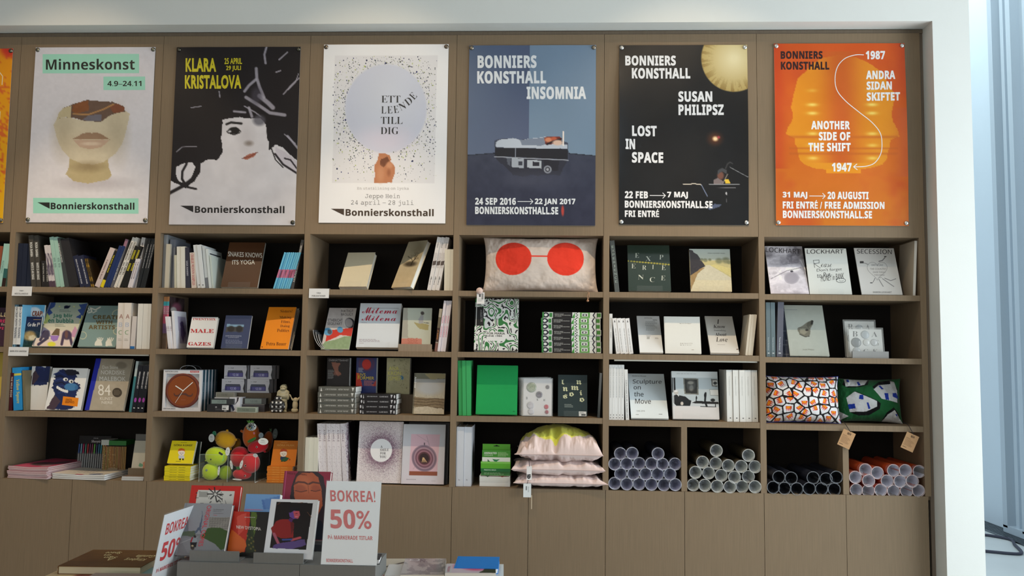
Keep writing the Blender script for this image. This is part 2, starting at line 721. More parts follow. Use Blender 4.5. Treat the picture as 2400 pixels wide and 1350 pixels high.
# the bookcase --------------------------------------------------------
bc = thing('built_in_bookcase', 'grey-brown wood veneer bookcase built into the white wall niche', 'bookcase')
for k, x in enumerate(DIV):
    b = MB().box(x, x + TH, 0, DEP, ZB - .0004, ZT, WOOD)
    b.build('upright', 'veneer', bc)
for c in range(0, 7):
    a, e = xin(c)
    MB().box(a, e, DEP, DEP + .012, ZB, ZT, BLACKB).build('back_panel', 'dark_board', bc)
    for r in range(3):
        z = zsh(c, r)
        MB().box(a + .0004, e - .0004, 0.002, DEP, z - TS, z, WOOD).build('shelf', 'veneer', bc)
    MB().box(a - TH + .001, e + .001 - .002 + (TH if c == 6 else 0), 0.0, .02, ZT, 3.462, WOOD).build('poster_panel', 'veneer', bc)
    MB().box(a, e, .02, DEP, ZT, ZT + .02, WOOD).build('top_board', 'veneer', bc)
    for h in range(2):
        w_ = (DIV[c + 1] - DIV[c]) / 2
        x0 = DIV[c] + h * w_ + .0012 + .016
        MB().box(x0, x0 + w_ - .0024, 0, .02, .1, ZB - .001, WOOD).build('door', 'veneer', bc)
for c, frac in ((5, .5), (6, .505)):
    a, e = xin(c)
    x = a + (e - a) * frac - .016
    MB().box(x, x + .031, 0.002, DEP, ZB, zsh(c, 2) - TS, WOOD).build('upright', 'veneer', bc)
MB().box(-PW, DIV[7] + TH, .02, DEP, ZB - .022, ZB - .0005, WOOD).build('base_board', 'veneer', bc)
MB().box(-PW, DIV[7] + TH, .03, .05, 0, .1, (70, 64, 56)).build('plinth', 'veneer', bc)
MB().box(-PW - .9, 5.10, .006, .02, 3.464, 3.4855, (112, 100, 86)).build('top_filler', 'veneer', bc)
MB().box(-PW - .9, -PW, 0, .02, 0.1, 3.462, WOOD).build('side_filler', 'veneer', bc)
MB().box(DIV[7] + TH, 5.10, .012, .03, 0, 3.4635, (112, 100, 88)).build('side_filler', 'veneer', bc)  # shade of the recess is put into this darker veneer colour
# slim light strips under two shelves
for c, r in ((1, 1), (5, 1)):
    a, e = xin(c)
    z = zsh(c, r) - TS
    tag(MB().box(a + .03, e - .01, .012, .03, z - .008, z - .0003, (215, 212, 200)).build('light_strip', 'plastic'),
        'slim strip light under the second shelf above the %s' % ('blue creature books' if c == 1 else 'black and white photograph book'), 'light strip', 'strip lights under the shelves')
# ------------------------------------------------------------------ posters
def poster(q, corners, paint, letter, label, nx=150, ny=214, curl=(0, 0, 0, 0), pins='tl tr bl br', pincol=None, name_=''):
    """corners: x of left and right edge, z of top and bottom, on the wall"""
    xl, xr, zt, zb = corners
    W_, H_ = xr - xl, zt - zb
    cl, cr, cb, ct = curl

    def warp(u, v):
        return (.0015 + cl * np.exp(-u * 9) * np.sin(np.clip(v, 0, 1) * math.pi) ** 1.5 + cr * np.exp(-(1 - u) * 9) * np.sin(np.clip(v, 0, 1) * math.pi) ** 1.5
                + cb * np.exp(-(1 - v) * 14) * np.sin(u * math.pi) ** 1.5 + .0012 * np.sin(u * 7 + v * 5) ** 2)
    mb = MB()
    f = Face(mb, (xl, -.0032, zt), (W_, 0, 0), (0, 0, -H_), q, warp)
    cv = Cv(q, nx, ny)
    paint(cv)
    f.canvas(cv)
    letter(f)
    V, U = np.meshgrid(np.linspace(0, 1, 33), np.linspace(0, 1, 25), indexing='ij')
    mb.grid(f.pt(U, V, -9)[:, ::-1], (225, 225, 222))
    o = mb.build('poster', 'poster')
    tag(o, label, 'poster', 'exhibition posters on the wall')
    # steel pins through the corners
    for k in pins.split():
        u = .018 if k[1] == 'l' else .982
        v = .014 if k[0] == 't' else .985
        p = f.pt(np.array(u), np.array(v), 3)
        M = TR(*p) @ RX(90)
        b = MB()
        b.lathe([(0, .0075), (.006, .007), (.0105, .0045), (.0125, .001), (.0125, -.001), (.004, -.002), (.002, -.0012)], (215, 215, 212) if not pincol else pincol, 16, M=M)
        oo = b.build('poster_pin', 'metal')
        w_ = {'tl': 'upper left', 'tr': 'upper right', 'bl': 'lower left', 'br': 'lower right'}[k]
        tag(oo, 'round steel pin in the %s corner of the %s poster' % (w_, name_), 'pin', 'steel pins holding the posters')
    return o


def bonniers(f, x0, y0, x1, y1, lx0, lx1, col=(38, 40, 36)):
    f.T('Bonnierskonsthall', x0, y0, x1, y1, col, 'sb', .012)
    f.P([(lx0, y0 + 1), (lx1, y0 + 1), (lx1, y1 - 4)], col, 2)


# 0: the orange-yellow one cut by the left edge
q = Q(-707, 98, 95, -780, 30, 1272)
def pa(c):
    c.grad(95, 1272, (236, 150, 20), (235, 178, 12))
    n = fbm(c.X * .012, c.Y * .008, 4)
    c.mix((np.abs(n - .5) < .014) * 0.8, (214, 88, 48)).mix((np.abs(fbm(c.X * .02, c.Y * .01, 9) - .45) < .008) * .6, (205, 70, 40))
    c.ell(75, 95, 60, 60, (215, 60, 40), .6)
def le(f):
    f.Ln([(-300, 260), (10, 260), (28, 285), (8, 590), (-10, 605), (-300, 605)], 5, (240, 225, 190))
poster(q, (-.755, -.0445, 3.392, 2.378), pa, le, 'orange and yellow marbled poster cut off by the left edge of the picture', 60, 90, pins='br tr', name_='orange and yellow marbled', pincol=(120, 118, 105))

# 1 Minneskonst
q = Q(245, 1055, 93, 177, 995, 1270)
def pa(c):
    c.grad(93, 1270, (212, 211, 220), (222, 218, 222))
    c.ell(640, 1010, 210, 40, (176, 170, 176), 1.2, .6)
    c.poly([(365, 620), (385, 585), (420, 565), (500, 575), (560, 590), (690, 595), (740, 560), (800, 535), (860, 528), (880, 545), (862, 630), (845, 700), (825, 750), (785, 810), (735, 848), (737, 900), (758, 955), (730, 985), (600, 1012), (500, 995), (447, 950), (470, 900), (475, 845), (425, 790), (385, 700)], (206, 195, 170), jit=6)
    c.poly([(735, 845), (737, 900), (758, 955), (730, 985), (600, 1012), (500, 995), (447, 950), (470, 900), (475, 845), (560, 880), (640, 885), (700, 870)], (186, 170, 130))
    c.ell(600, 900, 90, 30, (140, 122, 90), 1.4, .7)
    c.ell(430, 700, 60, 130, (168, 156, 132), 1.5, .5)
    c.ell(800, 690, 60, 150, (172, 160, 136), 1.5, .5)
    c.poly([(385, 590), (400, 540), (430, 505), (480, 485), (590, 450), (700, 462), (765, 465), (840, 492), (850, 530), (800, 535), (740, 560), (690, 598), (560, 590), (500, 572), (420, 565)], (104, 82, 70), jit=10)
    c.poly([(385, 590), (400, 540), (430, 505), (485, 490), (480, 570), (420, 565)], (190, 178, 145))
    c.poly([(490, 490), (560, 460), (600, 455), (605, 520), (520, 545), (490, 530)], (132, 82, 48), jit=12)
    c.poly([(740, 490), (800, 475), (845, 500), (840, 528), (770, 540)], (128, 76, 52), jit=8)
    c.line([(500, 545), (600, 550), (700, 515), (770, 480)], 10, (176, 132, 84))
    c.poly([(600, 555), (690, 545), (690, 592), (560, 588)], (112, 108, 118), jit=10)
    c.ell(620, 735, 130, 60, (186, 172, 148), 1.0, .6)
    c.poly([(490, 716), (560, 678), (600, 668), (625, 674), (650, 668), (690, 680), (750, 718), (700, 712), (620, 716), (545, 712)], (150, 122, 98), jit=4)
    c.poly([(498, 722), (545, 716), (620, 722), (700, 716), (745, 722), (690, 768), (620, 784), (545, 768)], (186, 160, 140), jit=4)
    c.ell(620, 745, 60, 12, (205, 186, 166), .8)
    c.noise(5, .05)
def le(f):
    T = (158, 218, 198)
    f.R(292, 139, 944, 270, T); f.R(704, 293, 985, 384, T); f.R(228, 1108, 937, 1210, T)
    f.T('Minneskonst', 315, 172, 915, 246, (42, 44, 40)); f.T('4.9–24.11', 731, 322, 960, 358, (42, 44, 40))
    bonniers(f, 347, 1137, 910, 1184, 257, 340)
poster(q, (.089, .792, 3.3975, 2.382), pa, le, 'grey-white poster with a cracked bowl-shaped face and mint green title bars', curl=(0, 0, .004, 0), name_='cracked bowl face', pincol=(130, 128, 115))

# 2 painted face with black hair
q = Q(135, 963, 88, 80, 933, 1283)
def pa(c):
    X, Y = c.X, c.Y
    c.mix(np.ones(X.shape), (216, 212, 216))
    c.noise(12, .01, 2)
    hair = [(100, 60), (980, 60), (960, 350), (960, 700), (955, 860), (900, 820), (850, 770), (800, 745), (760, 790), (752, 700), (735, 620), (700, 570), (610, 572), (560, 566), (440, 580), (436, 700), (443, 800), (410, 850), (330, 855), (300, 880), (290, 940), (250, 1000), (190, 1040), (130, 1010), (60, 980), (60, 500)]
    c.poly(hair, (24, 17, 20), jit=16)
    c.poly([(130, 900), (190, 870), (240, 868), (262, 900), (240, 960), (190, 1010), (140, 990), (125, 940)], (222, 218, 222), jit=10)
    c.line([(200, 880), (172, 930), (170, 980), (195, 1020)], 16, (28, 22, 24))
    c.line([(270, 870), (280, 920), (240, 980), (180, 1025), (90, 1072), (60, 1090)], 22, (30, 24, 26))
    c.line([(120, 900), (118, 960), (150, 1010), (210, 1035), (265, 1046)], 14, (30, 24, 26))
    for P_, w_ in (([(736, 90), (722, 140), (730, 200)], 14), ([(875, 125), (820, 175)], 9), ([(668, 235), (672, 300), (690, 360), (720, 430)], 20), ([(665, 310), (620, 350), (590, 390)], 18), ([(690, 420), (750, 470), (780, 500)], 30),
                   ([(600, 430), (680, 480), (760, 535), (860, 550)], 22), ([(620, 500), (640, 560)], 18), ([(955, 300), (905, 345), (850, 410)], 8), ([(950, 270), (930, 330), (880, 380)], 5), ([(130, 800), (170, 765), (270, 762)], 5), ([(420, 390), (425, 430)], 8),
                   ([(520, 525), (595, 532)], 14), ([(230, 500), (300, 490)], 6), ([(800, 260), (830, 250)], 9), ([(590, 490), (660, 530), (700, 560)], 8), ([(880, 690), (955, 780)], 14), ([(860, 680), (930, 740)], 7)):
        c.line(P_, w_, (176, 172, 184), .85)
    c.ell(690, 585, 42, 36, (90, 88, 98), .6, .8); c.ell(670, 420, 36, 60, (80, 76, 90), .8, .6)
    c.poly([(800, 760), (860, 800), (945, 860), (943, 940), (860, 900), (805, 830)], (205, 198, 206), jit=12)
    c.line([(796, 810), (850, 880), (945, 940)], 13, (34, 26, 32)); c.line([(860, 840), (900, 850), (945, 910)], 10, (34, 26, 32))
    c.ell(600, 700, 50, 80, (186, 180, 184), 1.3, .45); c.ell(620, 740, 26, 16, (128, 116, 108), 1.2, .8)
    c.line([(470, 612), (500, 600), (570, 607)], 15, (26, 22, 22))
    c.ell(520, 655, 38, 24, (22, 18, 18), .25); c.line([(472, 662), (495, 645), (530, 632), (565, 660)], 7, (22, 18, 18)); c.line([(475, 668), (520, 684), (562, 668)], 6, (22, 18, 18)); c.ell(493, 660, 9, 7, (205, 205, 210), .4)
    c.poly([(572, 842), (620, 812), (655, 806), (682, 798), (660, 828), (610, 850)], (170, 104, 84), jit=5); c.line([(575, 842), (630, 828), (680, 800)], 5, (110, 50, 40))
    c.line([(742, 640), (745, 700), (752, 720)], 8, (28, 22, 22)); c.line([(770, 770), (800, 850), (850, 900)], 8, (30, 26, 26))
def le(f):
    Yl = (222, 206, 40)
    f.T('KLARA', 195, 163, 400, 257, Yl, 'g', .045); f.T('KRISTALOVA', 190, 278, 569, 373, Yl, 'g', .045)
    f.T('25 APRIL', 455, 163, 573, 205, Yl, 'g', .03); f.T('29 JULI', 466, 215, 566, 255, Yl, 'g', .03)
    bonniers(f, 257, 1157, 863, 1205, 158, 246, (34, 30, 30))
poster(q, (.916, 1.633, 3.396, 2.374), pa, le, 'black and white painted face poster with yellow lettering and flying dark hair', 170, 242, name_='black-haired painted face', pincol=(90, 88, 80), pins='tl tr br')

# 3 balloon
q = Q(112, 955, 72, 82, 938, 1275)
def pa(c):
    c.mix(np.ones(c.X.shape), (240, 240, 242))
    X, Y = c.X, c.Y
    inside = (X > 186 - (Y - 150) * .016) & (X < 880 - (Y - 150) * .02) & (Y > 150) & (Y < 1008)
    c.mix(inside * 1.0, (228, 227, 230))
    c.ell(533, 508, 276, 300, (206, 210, 226), .05)
    c.ell(560, 440, 170, 190, (216, 220, 230), 1.2, .7)
    c.ell(535, 720, 150, 80, (222, 212, 226), 1.2, .6)
    c.poly([(487, 812), (520, 808), (560, 822), (572, 850), (562, 862), (598, 900), (600, 940), (575, 1008), (452, 1008), (460, 960), (457, 890), (480, 850)], (190, 126, 88), jit=8)
    c.poly([(500, 850), (545, 830), (560, 860), (520, 905), (495, 890)], (120, 72, 48), jit=6)
    c.ell(560, 890, 22, 20, (206, 146, 108), .8); c.ell(500, 950, 24, 50, (208, 150, 112), 1, .7); c.ell(556, 940, 12, 24, (150, 90, 60), 1, .7)
def le(f):
    r = random.Random(5)
    n = 0
    while n < 900:
        x, y = r.uniform(176, 876), r.uniform(152, 1000)
        d = math.hypot((x - 533) / 276, (y - 508) / 300)
        if d < 1.0 or r.random() > math.exp(-(d - 1) * 2.6):
            continue
        if 450 < x < 610 and y > 805:
            continue
        n += 1
        s = r.choice((1.6, 1.8, 2.4, 3.0, 4.2)) * (1.5 if r.random() < .05 else 1)
        f.E(x, y, s, s * 1.2, r.choice(((52, 60, 92), (80, 92, 96), (120, 128, 118), (186, 200, 120), (150, 160, 110), (66, 70, 120), (100, 104, 112))), 1, 5)
    K = (52, 52, 54)
    f.T('ETT', 503, 422, 632, 468, K, 'f', -.012); f.T('TILL', 501, 565, 648, 612, K, 'f', -.012); f.T('DIG', 499, 634, 620, 682, K, 'f', -.012)
    for i, ch in enumerate('LEENDE'):
        x, y, a = [(503, 542, 0), (545, 542, -2), (590, 540, -8), (636, 524, -25), (684, 492, -38), (724, 452, -48)][i]
        a_ = R(a)
        def fn(p, q_, x=x, y=y, a_=a_, ch=ch):
            w_ = 44 if ch in 'ND' else 34
            X, Y = p * w_, (q_ - 1) * 48
            return x + X * math.cos(a_) - Y * math.sin(a_), y + X * math.sin(a_) + Y * math.cos(a_)
        f.T(ch, 0, 0, 1, 1, K, 'f', -.012, fn=fn)
    G = (96, 92, 92)
    f.T('En utställning om lycka', 342, 1035, 692, 1058, (165, 160, 158), 'mono', -.01); f.T('Jeppe Hein', 398, 1080, 632, 1118, G, 'mono', -.012)
    f.T('24 april – 28 juli', 302, 1123, 724, 1162, G, 'mono', -.012)
    bonniers(f, 265, 1181, 860, 1229, 165, 254, (70, 56, 44))
poster(q, (1.7665, 2.4765, 3.408, 2.389), pa, le, 'white poster of a hand holding a pale balloon among paint specks', 160, 230, name_='pale balloon', pins='tl tr', pincol=(120, 108, 95))

# 4 Insomnia
q = Q(93, 942, 76, 65, 925, 1285)
def pa(c):
    X, Y = c.X, c.Y
    xc = 500 - (Y - 76) * .016
    c.grad(76, 820, (88, 104, 130), (104, 116, 140))
    t = np.clip((Y - 76) / 740, 0, 1)[..., None]
    c.I = np.where((X > xc)[..., None], np.array((118, 140, 164)) * (1 - t) + np.array((124, 146, 168)) * t, c.I)
    L_ = np.clip((X - 80) / 420, 0, 1)
    c.mix((X < xc) * L_ * .45, (74, 80, 112))
    yf = np.where(X < 260, 820 - (X - 76) * .075, np.where(X > 750, 806 + (X - 750) * .09, 806))
    fl = Y > yf
    c.mix(fl * 1.0, (62, 66, 84)); c.mix(fl * np.clip((Y - 820) / 400, 0, 1) * .8, (42, 44, 66))
    c.mix((np.abs(Y - yf) < 3) * 1., (40, 46, 58))
    c.noise(8, .02, 5, fl)
    c.poly([(260, 830), (750, 850), (690, 950), (380, 960), (330, 900)], (44, 44, 54), .7, jit=20)
    c.ell(520, 985, 200, 50, (86, 88, 104), 1.2, .35)
    c.poly([(258, 722), (290, 710), (380, 708), (430, 715), (520, 708), (590, 700), (620, 692), (750, 735), (752, 852), (258, 828)], (72, 78, 96))
    c.poly([(262, 768), (750, 778), (750, 848), (260, 826)], (34, 34, 42))
    c.poly([(268, 735), (290, 714), (380, 706), (430, 716), (560, 700), (600, 696), (640, 730), (700, 740), (745, 750), (745, 776), (500, 772), (268, 766)], (192, 200, 212), jit=8)
    c.poly([(430, 716), (520, 706), (600, 700), (625, 740), (560, 756), (440, 750)], (128, 138, 156), jit=14)
    c.poly([(590, 700), (640, 694), (690, 690), (712, 705), (700, 735), (640, 745), (600, 748)], (120, 52, 44), jit=10)
    c.ell(620, 716, 26, 16, (214, 140, 104), .6); c.ell(655, 708, 20, 12, (196, 96, 66), .6)
    c.line([(610, 745), (650, 728), (700, 712)], 14, (40, 26, 30)); c.ell(680, 735, 34, 18, (224, 190, 170), .5)
    c.line([(719, 662), (718, 752)], 9, (250, 236, 226))
    c.poly([(370, 838), (455, 842), (452, 906), (370, 898)], (168, 174, 184)); c.poly([(475, 850), (572, 855), (572, 908), (475, 902)], (180, 186, 194)); c.poly([(510, 862), (556, 864), (556, 892), (510, 890)], (44, 44, 54))
    c.poly([(415, 860), (442, 860), (442, 888), (415, 888)], (60, 62, 74)); c.poly([(336, 835), (368, 838), (360, 890), (345, 880)], (90, 94, 106))
    c.poly([(580, 850), (690, 855), (680, 925), (600, 915)], (38, 38, 48)); c.ell(612, 914, 26, 26, (150, 154, 164), .15); c.ell(612, 914, 17, 17, (54, 54, 64), .2); c.ell(612, 914, 9, 9, (170, 172, 180), .2)
    c.line([(258, 830), (750, 852)], 5, (176, 180, 190)); c.line([(398, 772), (396, 836)], 3, (150, 156, 170))
    c.ell(710, 1188, 9, 34, (196, 70, 60), .6)
def arrow(f, x0, x1, y, col, h=18, w_=4.5):
    f.Ln([(x0, y), (x1, y)], w_, col, 2); f.Ln([(x1 - h, y - h), (x1, y), (x1 - h, y + h)], w_, col, 2)
def le(f):
    Wt = (236, 238, 240)
    f.T('BONNIERS', 147, 144, 544, 232, Wt, 'sb', .028); f.T('KONSTHALL', 144, 251, 607, 337, Wt, 'sb', .028); f.T('INSOMNIA', 475, 357, 873, 443, Wt, 'sb', .028)
    f.T('24 SEP 2016', 124, 1104, 398, 1151, Wt, 'sb', .028); arrow(f, 410, 512, 1128, Wt); f.T('22 JAN 2017', 524, 1107, 795, 1155, Wt, 'sb', .028)
    f.T('BONNIERSKONSTHALL.SE', 124, 1163, 680, 1213, Wt, 'sb', .028)
poster(q, (2.594, 3.304, 3.4, 2.381), pa, le, 'blue-grey poster of a person asleep on a wheeled machine bed', 190, 270, name_='blue-grey sleeper', pins='tl tr', pincol=(150, 140, 125))

# 5 black, golden disc
q = Q(100, 970, 70, 85, 967, 1292)
def pa(c):
    X, Y = c.X, c.Y
    c.mix(np.ones(X.shape), (17, 18, 21)); c.noise(6, .006, 8)
    d = np.hypot((X - 880) / 222, (Y - 165) / 228)
    c.ell(880, 165, 222, 228, (182, 158, 96), .03)
    c.mix((d < .96) * np.clip(1 - d, 0, 1) * 1.1, (226, 214, 170))
    c.mix((d < 1) * np.clip(d - .62, 0, 1) * 1.6 * (fbm(np.arctan2(Y - 165, X - 880) * 14, d * 2, 3) > .5), (128, 100, 48))
    c.ell(745, 712, 38, 34, (120, 60, 30), 1.6, .8); c.ell(747, 712, 17, 15, (255, 220, 170), .9); c.ell(770, 702, 9, 8, (190, 70, 80), 1)
    c.poly([(738, 1015), (732, 990), (760, 960), (765, 915), (795, 905), (825, 920), (830, 960), (845, 1000), (842, 1015)], (28, 26, 28), jit=6)
    c.ell(780, 960, 22, 28, (112, 74, 62), .5); c.poly([(760, 925), (790, 908), (822, 925), (824, 950), (790, 930), (762, 955)], (66, 68, 72), jit=5)
    c.poly([(732, 990), (760, 975), (800, 1000), (800, 1015), (735, 1015)], (120, 108, 108), jit=8); c.poly([(808, 985), (835, 985), (845, 1012), (812, 1014)], (222, 186, 60), jit=4)
    c.line([(703, 1018), (905, 1020)], 5, (150, 152, 156)); c.line([(728, 1040), (880, 1042)], 3, (120, 120, 124))
    c.line([(815, 912), (828, 882), (845, 870), (862, 880)], 8, (60, 60, 62)); c.line([(840, 902), (965, 972)], 3.5, (140, 142, 146)); c.line([(828, 950), (795, 1015)], 4, (150, 140, 130))
    c.line([(527, 1018), (575, 1020), (590, 1014), (648, 1022)], 5, (226, 216, 200)); c.line([(650, 1024), (690, 1100)], 5, (120, 132, 160))
    c.ell(818, 1080, 5, 10, (200, 200, 205), .5); c.line([(822, 1085), (818, 1140)], 3, (90, 90, 94))
    c.poly([(690, 1180), (740, 1150), (785, 1155), (770, 1170), (700, 1192)], (96, 108, 140), .8, jit=6)
def le(f):
    Wt = (232, 232, 234)
    f.T('BONNIERS', 139, 142, 485, 212, Wt, 'sb', .028); f.T('KONSTHALL', 183, 228, 582, 302, Wt, 'sb', .028); f.T('SUSAN', 499, 388, 730, 461, Wt, 'sb', .028); f.T('PHILIPSZ', 499, 478, 806, 552, Wt, 'sb', .028)
    f.T('LOST', 180, 624, 349, 697, Wt, 'sb', .028); f.T('IN', 134, 716, 200, 786, Wt, 'sb', .028); f.T('SPACE', 177, 804, 392, 877, Wt, 'sb', .028)
    f.T('22 FEB', 126, 1068, 285, 1116, Wt, 'sb', .028); arrow(f, 298, 404, 1096, Wt); f.T('7 MAJ', 416, 1070, 557, 1118, Wt, 'sb', .028)
    f.T('BONNIERSKONSTHALL.SE', 126, 1131, 723, 1180, Wt, 'sb', .028); f.T('FRI ENTRÉ', 126, 1188, 360, 1241, Wt, 'sb', .028)
poster(q, (3.434, 4.139, 3.398, 2.388), pa, le, 'glossy black poster with a golden disc and white lettering', 190, 270, curl=(.022, .012, 0, 0), name_='black and golden disc')

# 6 orange
q = Q(90, 950, 64, 88, 974, 1272)
def pa(c):
    X, Y = c.X, c.Y
    c.grad(64, 1272, (212, 84, 16), (212, 118, 20))
    n = fbm(X * .004, Y * .004, 6)
    c.mix(np.clip((n - .5) * 4, 0, 1) * .45, (196, 60, 30))
    c.mix(np.exp(-((X - 100) / 60) ** 2) * (Y < 900) * .6, (194, 58, 16))
    yl = (234, 158, 24)
    prof = [(70, 330), (150, 350), (215, 360), (300, 255), (400, 222), (480, 202), (505, 208), (560, 222), (600, 205), (655, 170), (680, 165), (692, 215), (712, 222), (740, 224), (775, 235), (800, 248), (850, 260), (880, 290), (905, 330)]
    L_ = [(x if y_ > 240 else x, y_) for y_, x in ((250, 300), (300, 245), (400, 218), (460, 205), (500, 196), (530, 210), (580, 205), (630, 175), (670, 162), (688, 200), (700, 222), (740, 222), (765, 240), (790, 240), (840, 250), (870, 280), (895, 340))]
    body = L_ + [(430, 905), (640, 905), (720, 895), (800, 870), (832, 830), (835, 790), (850, 760), (852, 710), (912, 690), (900, 640), (870, 590), (862, 545), (868, 500), (876, 460), (880, 400), (840, 330), (800, 260), (740, 210), (640, 160), (520, 140), (420, 160), (340, 200)]
    c.poly(body, yl, .75, jit=6)
    # the middle keeps the deep orange of the ground
    c.mix(np.exp(-((X - 530) / 120) ** 2) * (Y < 860) * (Y > 120) * .95, (204, 92, 22))
    for y_, s in ((690, 9), (765, 6), (800, 8)):
        c.mix(np.exp(-((Y - y_) / s) ** 2) * (X > 180) * (X < 900) * .7, (196, 96, 24))
    for x_ in (340, 735):
        for y_, a_ in ((380, .35), (475, .9), (532, .9), (668, .75), (745, .6), (830, .7)):
            c.mix(np.exp(-((X - x_) / 34) ** 2 - ((Y - y_) / 11) ** 2) * a_, (252, 226, 120))
    c.poly([(425, 898), (655, 900), (655, 930), (425, 928)], (236, 150, 20))
    c.mix(np.exp(-((X - 950) / 60) ** 2) * (Y < 950) * (Y > 500) * .5, (206, 92, 66))
    c.noise(5, .01, 4)
def le(f):
    Wt, K = (240, 238, 236), (52, 22, 20)
    f.T('BONNIERS', 134, 115, 412, 168, K, 'sb', .028); f.T('KONSTHALL', 134, 186, 455, 241, K, 'sb', .028); f.T('1987', 695, 115, 823, 172, Wt, 'sb', .028)
    f.T('ANDRA', 697, 248, 888, 305, Wt, 'sb', .028); f.T('SIDAN', 700, 320, 865, 376, Wt, 'sb', .028); f.T('SKIFTET', 700, 393, 917, 450, Wt, 'sb', .028)
    f.T('ANOTHER', 330, 583, 588, 640, Wt, 'sb', .028); f.T('SIDE OF', 380, 656, 590, 713, Wt, 'sb', .028); f.T('THE SHIFT', 310, 728, 592, 785, Wt, 'sb', .028); f.T('1947', 465, 860, 597, 918, Wt, 'sb', .028)
    cp = [(682, 142), (630, 142), (560, 165), (510, 220), (492, 300), (505, 380), (560, 450), (650, 525), (730, 590), (785, 660), (798, 730), (790, 800), (750, 860), (690, 883), (612, 887)]
    pts_ = []
    for i in range(len(cp) - 1):
        p0, p1, p2, p3 = [np.array(cp[min(max(j, 0), len(cp) - 1)], float) for j in (i - 1, i, i + 1, i + 2)]
        for t in np.arange(0, 1, .2):
            pts_.append(tuple(.5 * (2 * p1 + (p2 - p0) * t + (2 * p0 - 5 * p1 + 4 * p2 - p3) * t * t + (3 * p1 - p0 - 3 * p2 + p3) * t ** 3)))
    f.Ln(pts_ + [cp[-1]], 5, Wt, 2); f.Ln([(632, 868), (609, 887), (634, 906)], 5, Wt, 2)
    f.T('31 MAJ', 134, 1052, 300, 1100, Wt, 'sb', .028); arrow(f, 314, 420, 1079, Wt); f.T('20 AUGUSTI', 434, 1050, 708, 1100, Wt, 'sb', .028)
    f.T('FRI ENTRÉ / FREE ADMISSION', 134, 1106, 813, 1163, Wt, 'sb', .028); f.T('BONNIERSKONSTHALL.SE', 134, 1175, 730, 1225, Wt, 'sb', .028)
poster(q, (4.286, 4.995, 3.404, 2.389), pa, le, 'orange poster with two glowing yellow profiles and a white S-curved arrow', 150, 214, curl=(.006, .012, 0, 0), name_='orange double profile')
# ------------------------------------------------------------------ books
ZM = [0, 0, 1]
SH = [1, 0]


def zoom(ox, oy, s):
    ZM[:] = [ox, oy, s]


def shelf(c, r):
    SH[:] = [c, r]


def zx(x): return ZM[0] + x / ZM[2]
def zy(y): return ZM[1] + y / ZM[2]


def solX(px, y, z):
    X = CAM[0]
    for _ in range(4):
        a = proj((X, y, z))[0]
        b_ = proj((X + .01, y, z))[0]
        X += (px - a) / ((b_ - a) / .01)
    return X


def solZ(py, X, y):
    z = CAM[2]
    for _ in range(4):
        a = proj((X, y, z))[1]
        b_ = proj((X, y, z + .01))[1]
        z += (py - a) / ((b_ - a) / .01)
    return z


ORD = ['leftmost', 'second from left', 'third from left', 'fourth from left', 'fifth from left', 'sixth from left', 'seventh from left', 'eighth from left']
ORV = ['topmost', 'second from top', 'third from top', 'fourth from top', 'fifth from top', 'sixth from top', 'seventh from top', 'eighth from top', 'ninth from top', 'tenth from top', 'eleventh from top', 'twelfth from top']


def names(label, n, vert=False):
    if n == 1:
        return [label.replace('|', ', ')]
    a, b_ = label.split('|')
    O = ORV if vert else ORD
    out = []
    for i in range(n):
        o = O[i] if i < n - 1 else ('lowest' if vert else 'rightmost')
        out.append('%s, %s of %s' % (a, o, b_))
    return out


def mkbook(w, h, t, label, group=None, cov=WHITE, spn=None, hard=False, front=None, spine=None, paint=None, res=(40, 56), q=UNIT,
           sq=UNIT, mt='coated', pg=(228, 224, 214), name='book', cat='book', spaint=None, sres=(10, 60)):
    r = thing(name, label, cat, None, group)
    spn = cov if spn is None else spn
    c = .0022 if hard else .0006
    ins = .003 if hard else .0003
    b = MB()
    b.box(0, c, 0, t, 0, h, spn)
    b.box(c, w, 0, c, 0, h, cov)
    b.box(c, w, t - c, t, 0, h, cov)
    if hard:                                   # rounded joint groove
        b.box(c + .004, c + .007, -.0004, 0, 0, h, spn)
    if front or paint:
        f = Face(b, (0, 0, h), (w, 0, 0), (0, 0, -h), q)
        if paint:
            cv = Cv(q, res[0], res[1], cov)
            paint(cv)
            f.canvas(cv, 1)
        if front:
            f.dl = .0003
            front(f)
    if spine or spaint:
        f = Face(b, (0, t, h), (0, -t, 0), (0, 0, -h), sq, dl=.0002)
        if spaint:
            cv = Cv(sq, sres[0], sres[1], spn)
            spaint(cv)
            f.canvas(cv, 1)
        if spine:
            spine(f)
    b.build('cover', mt, r)
    MB().box(c, w - ins, c, t - c, ins, h - ins, pg).build('pages', 'pages', r)
    return r


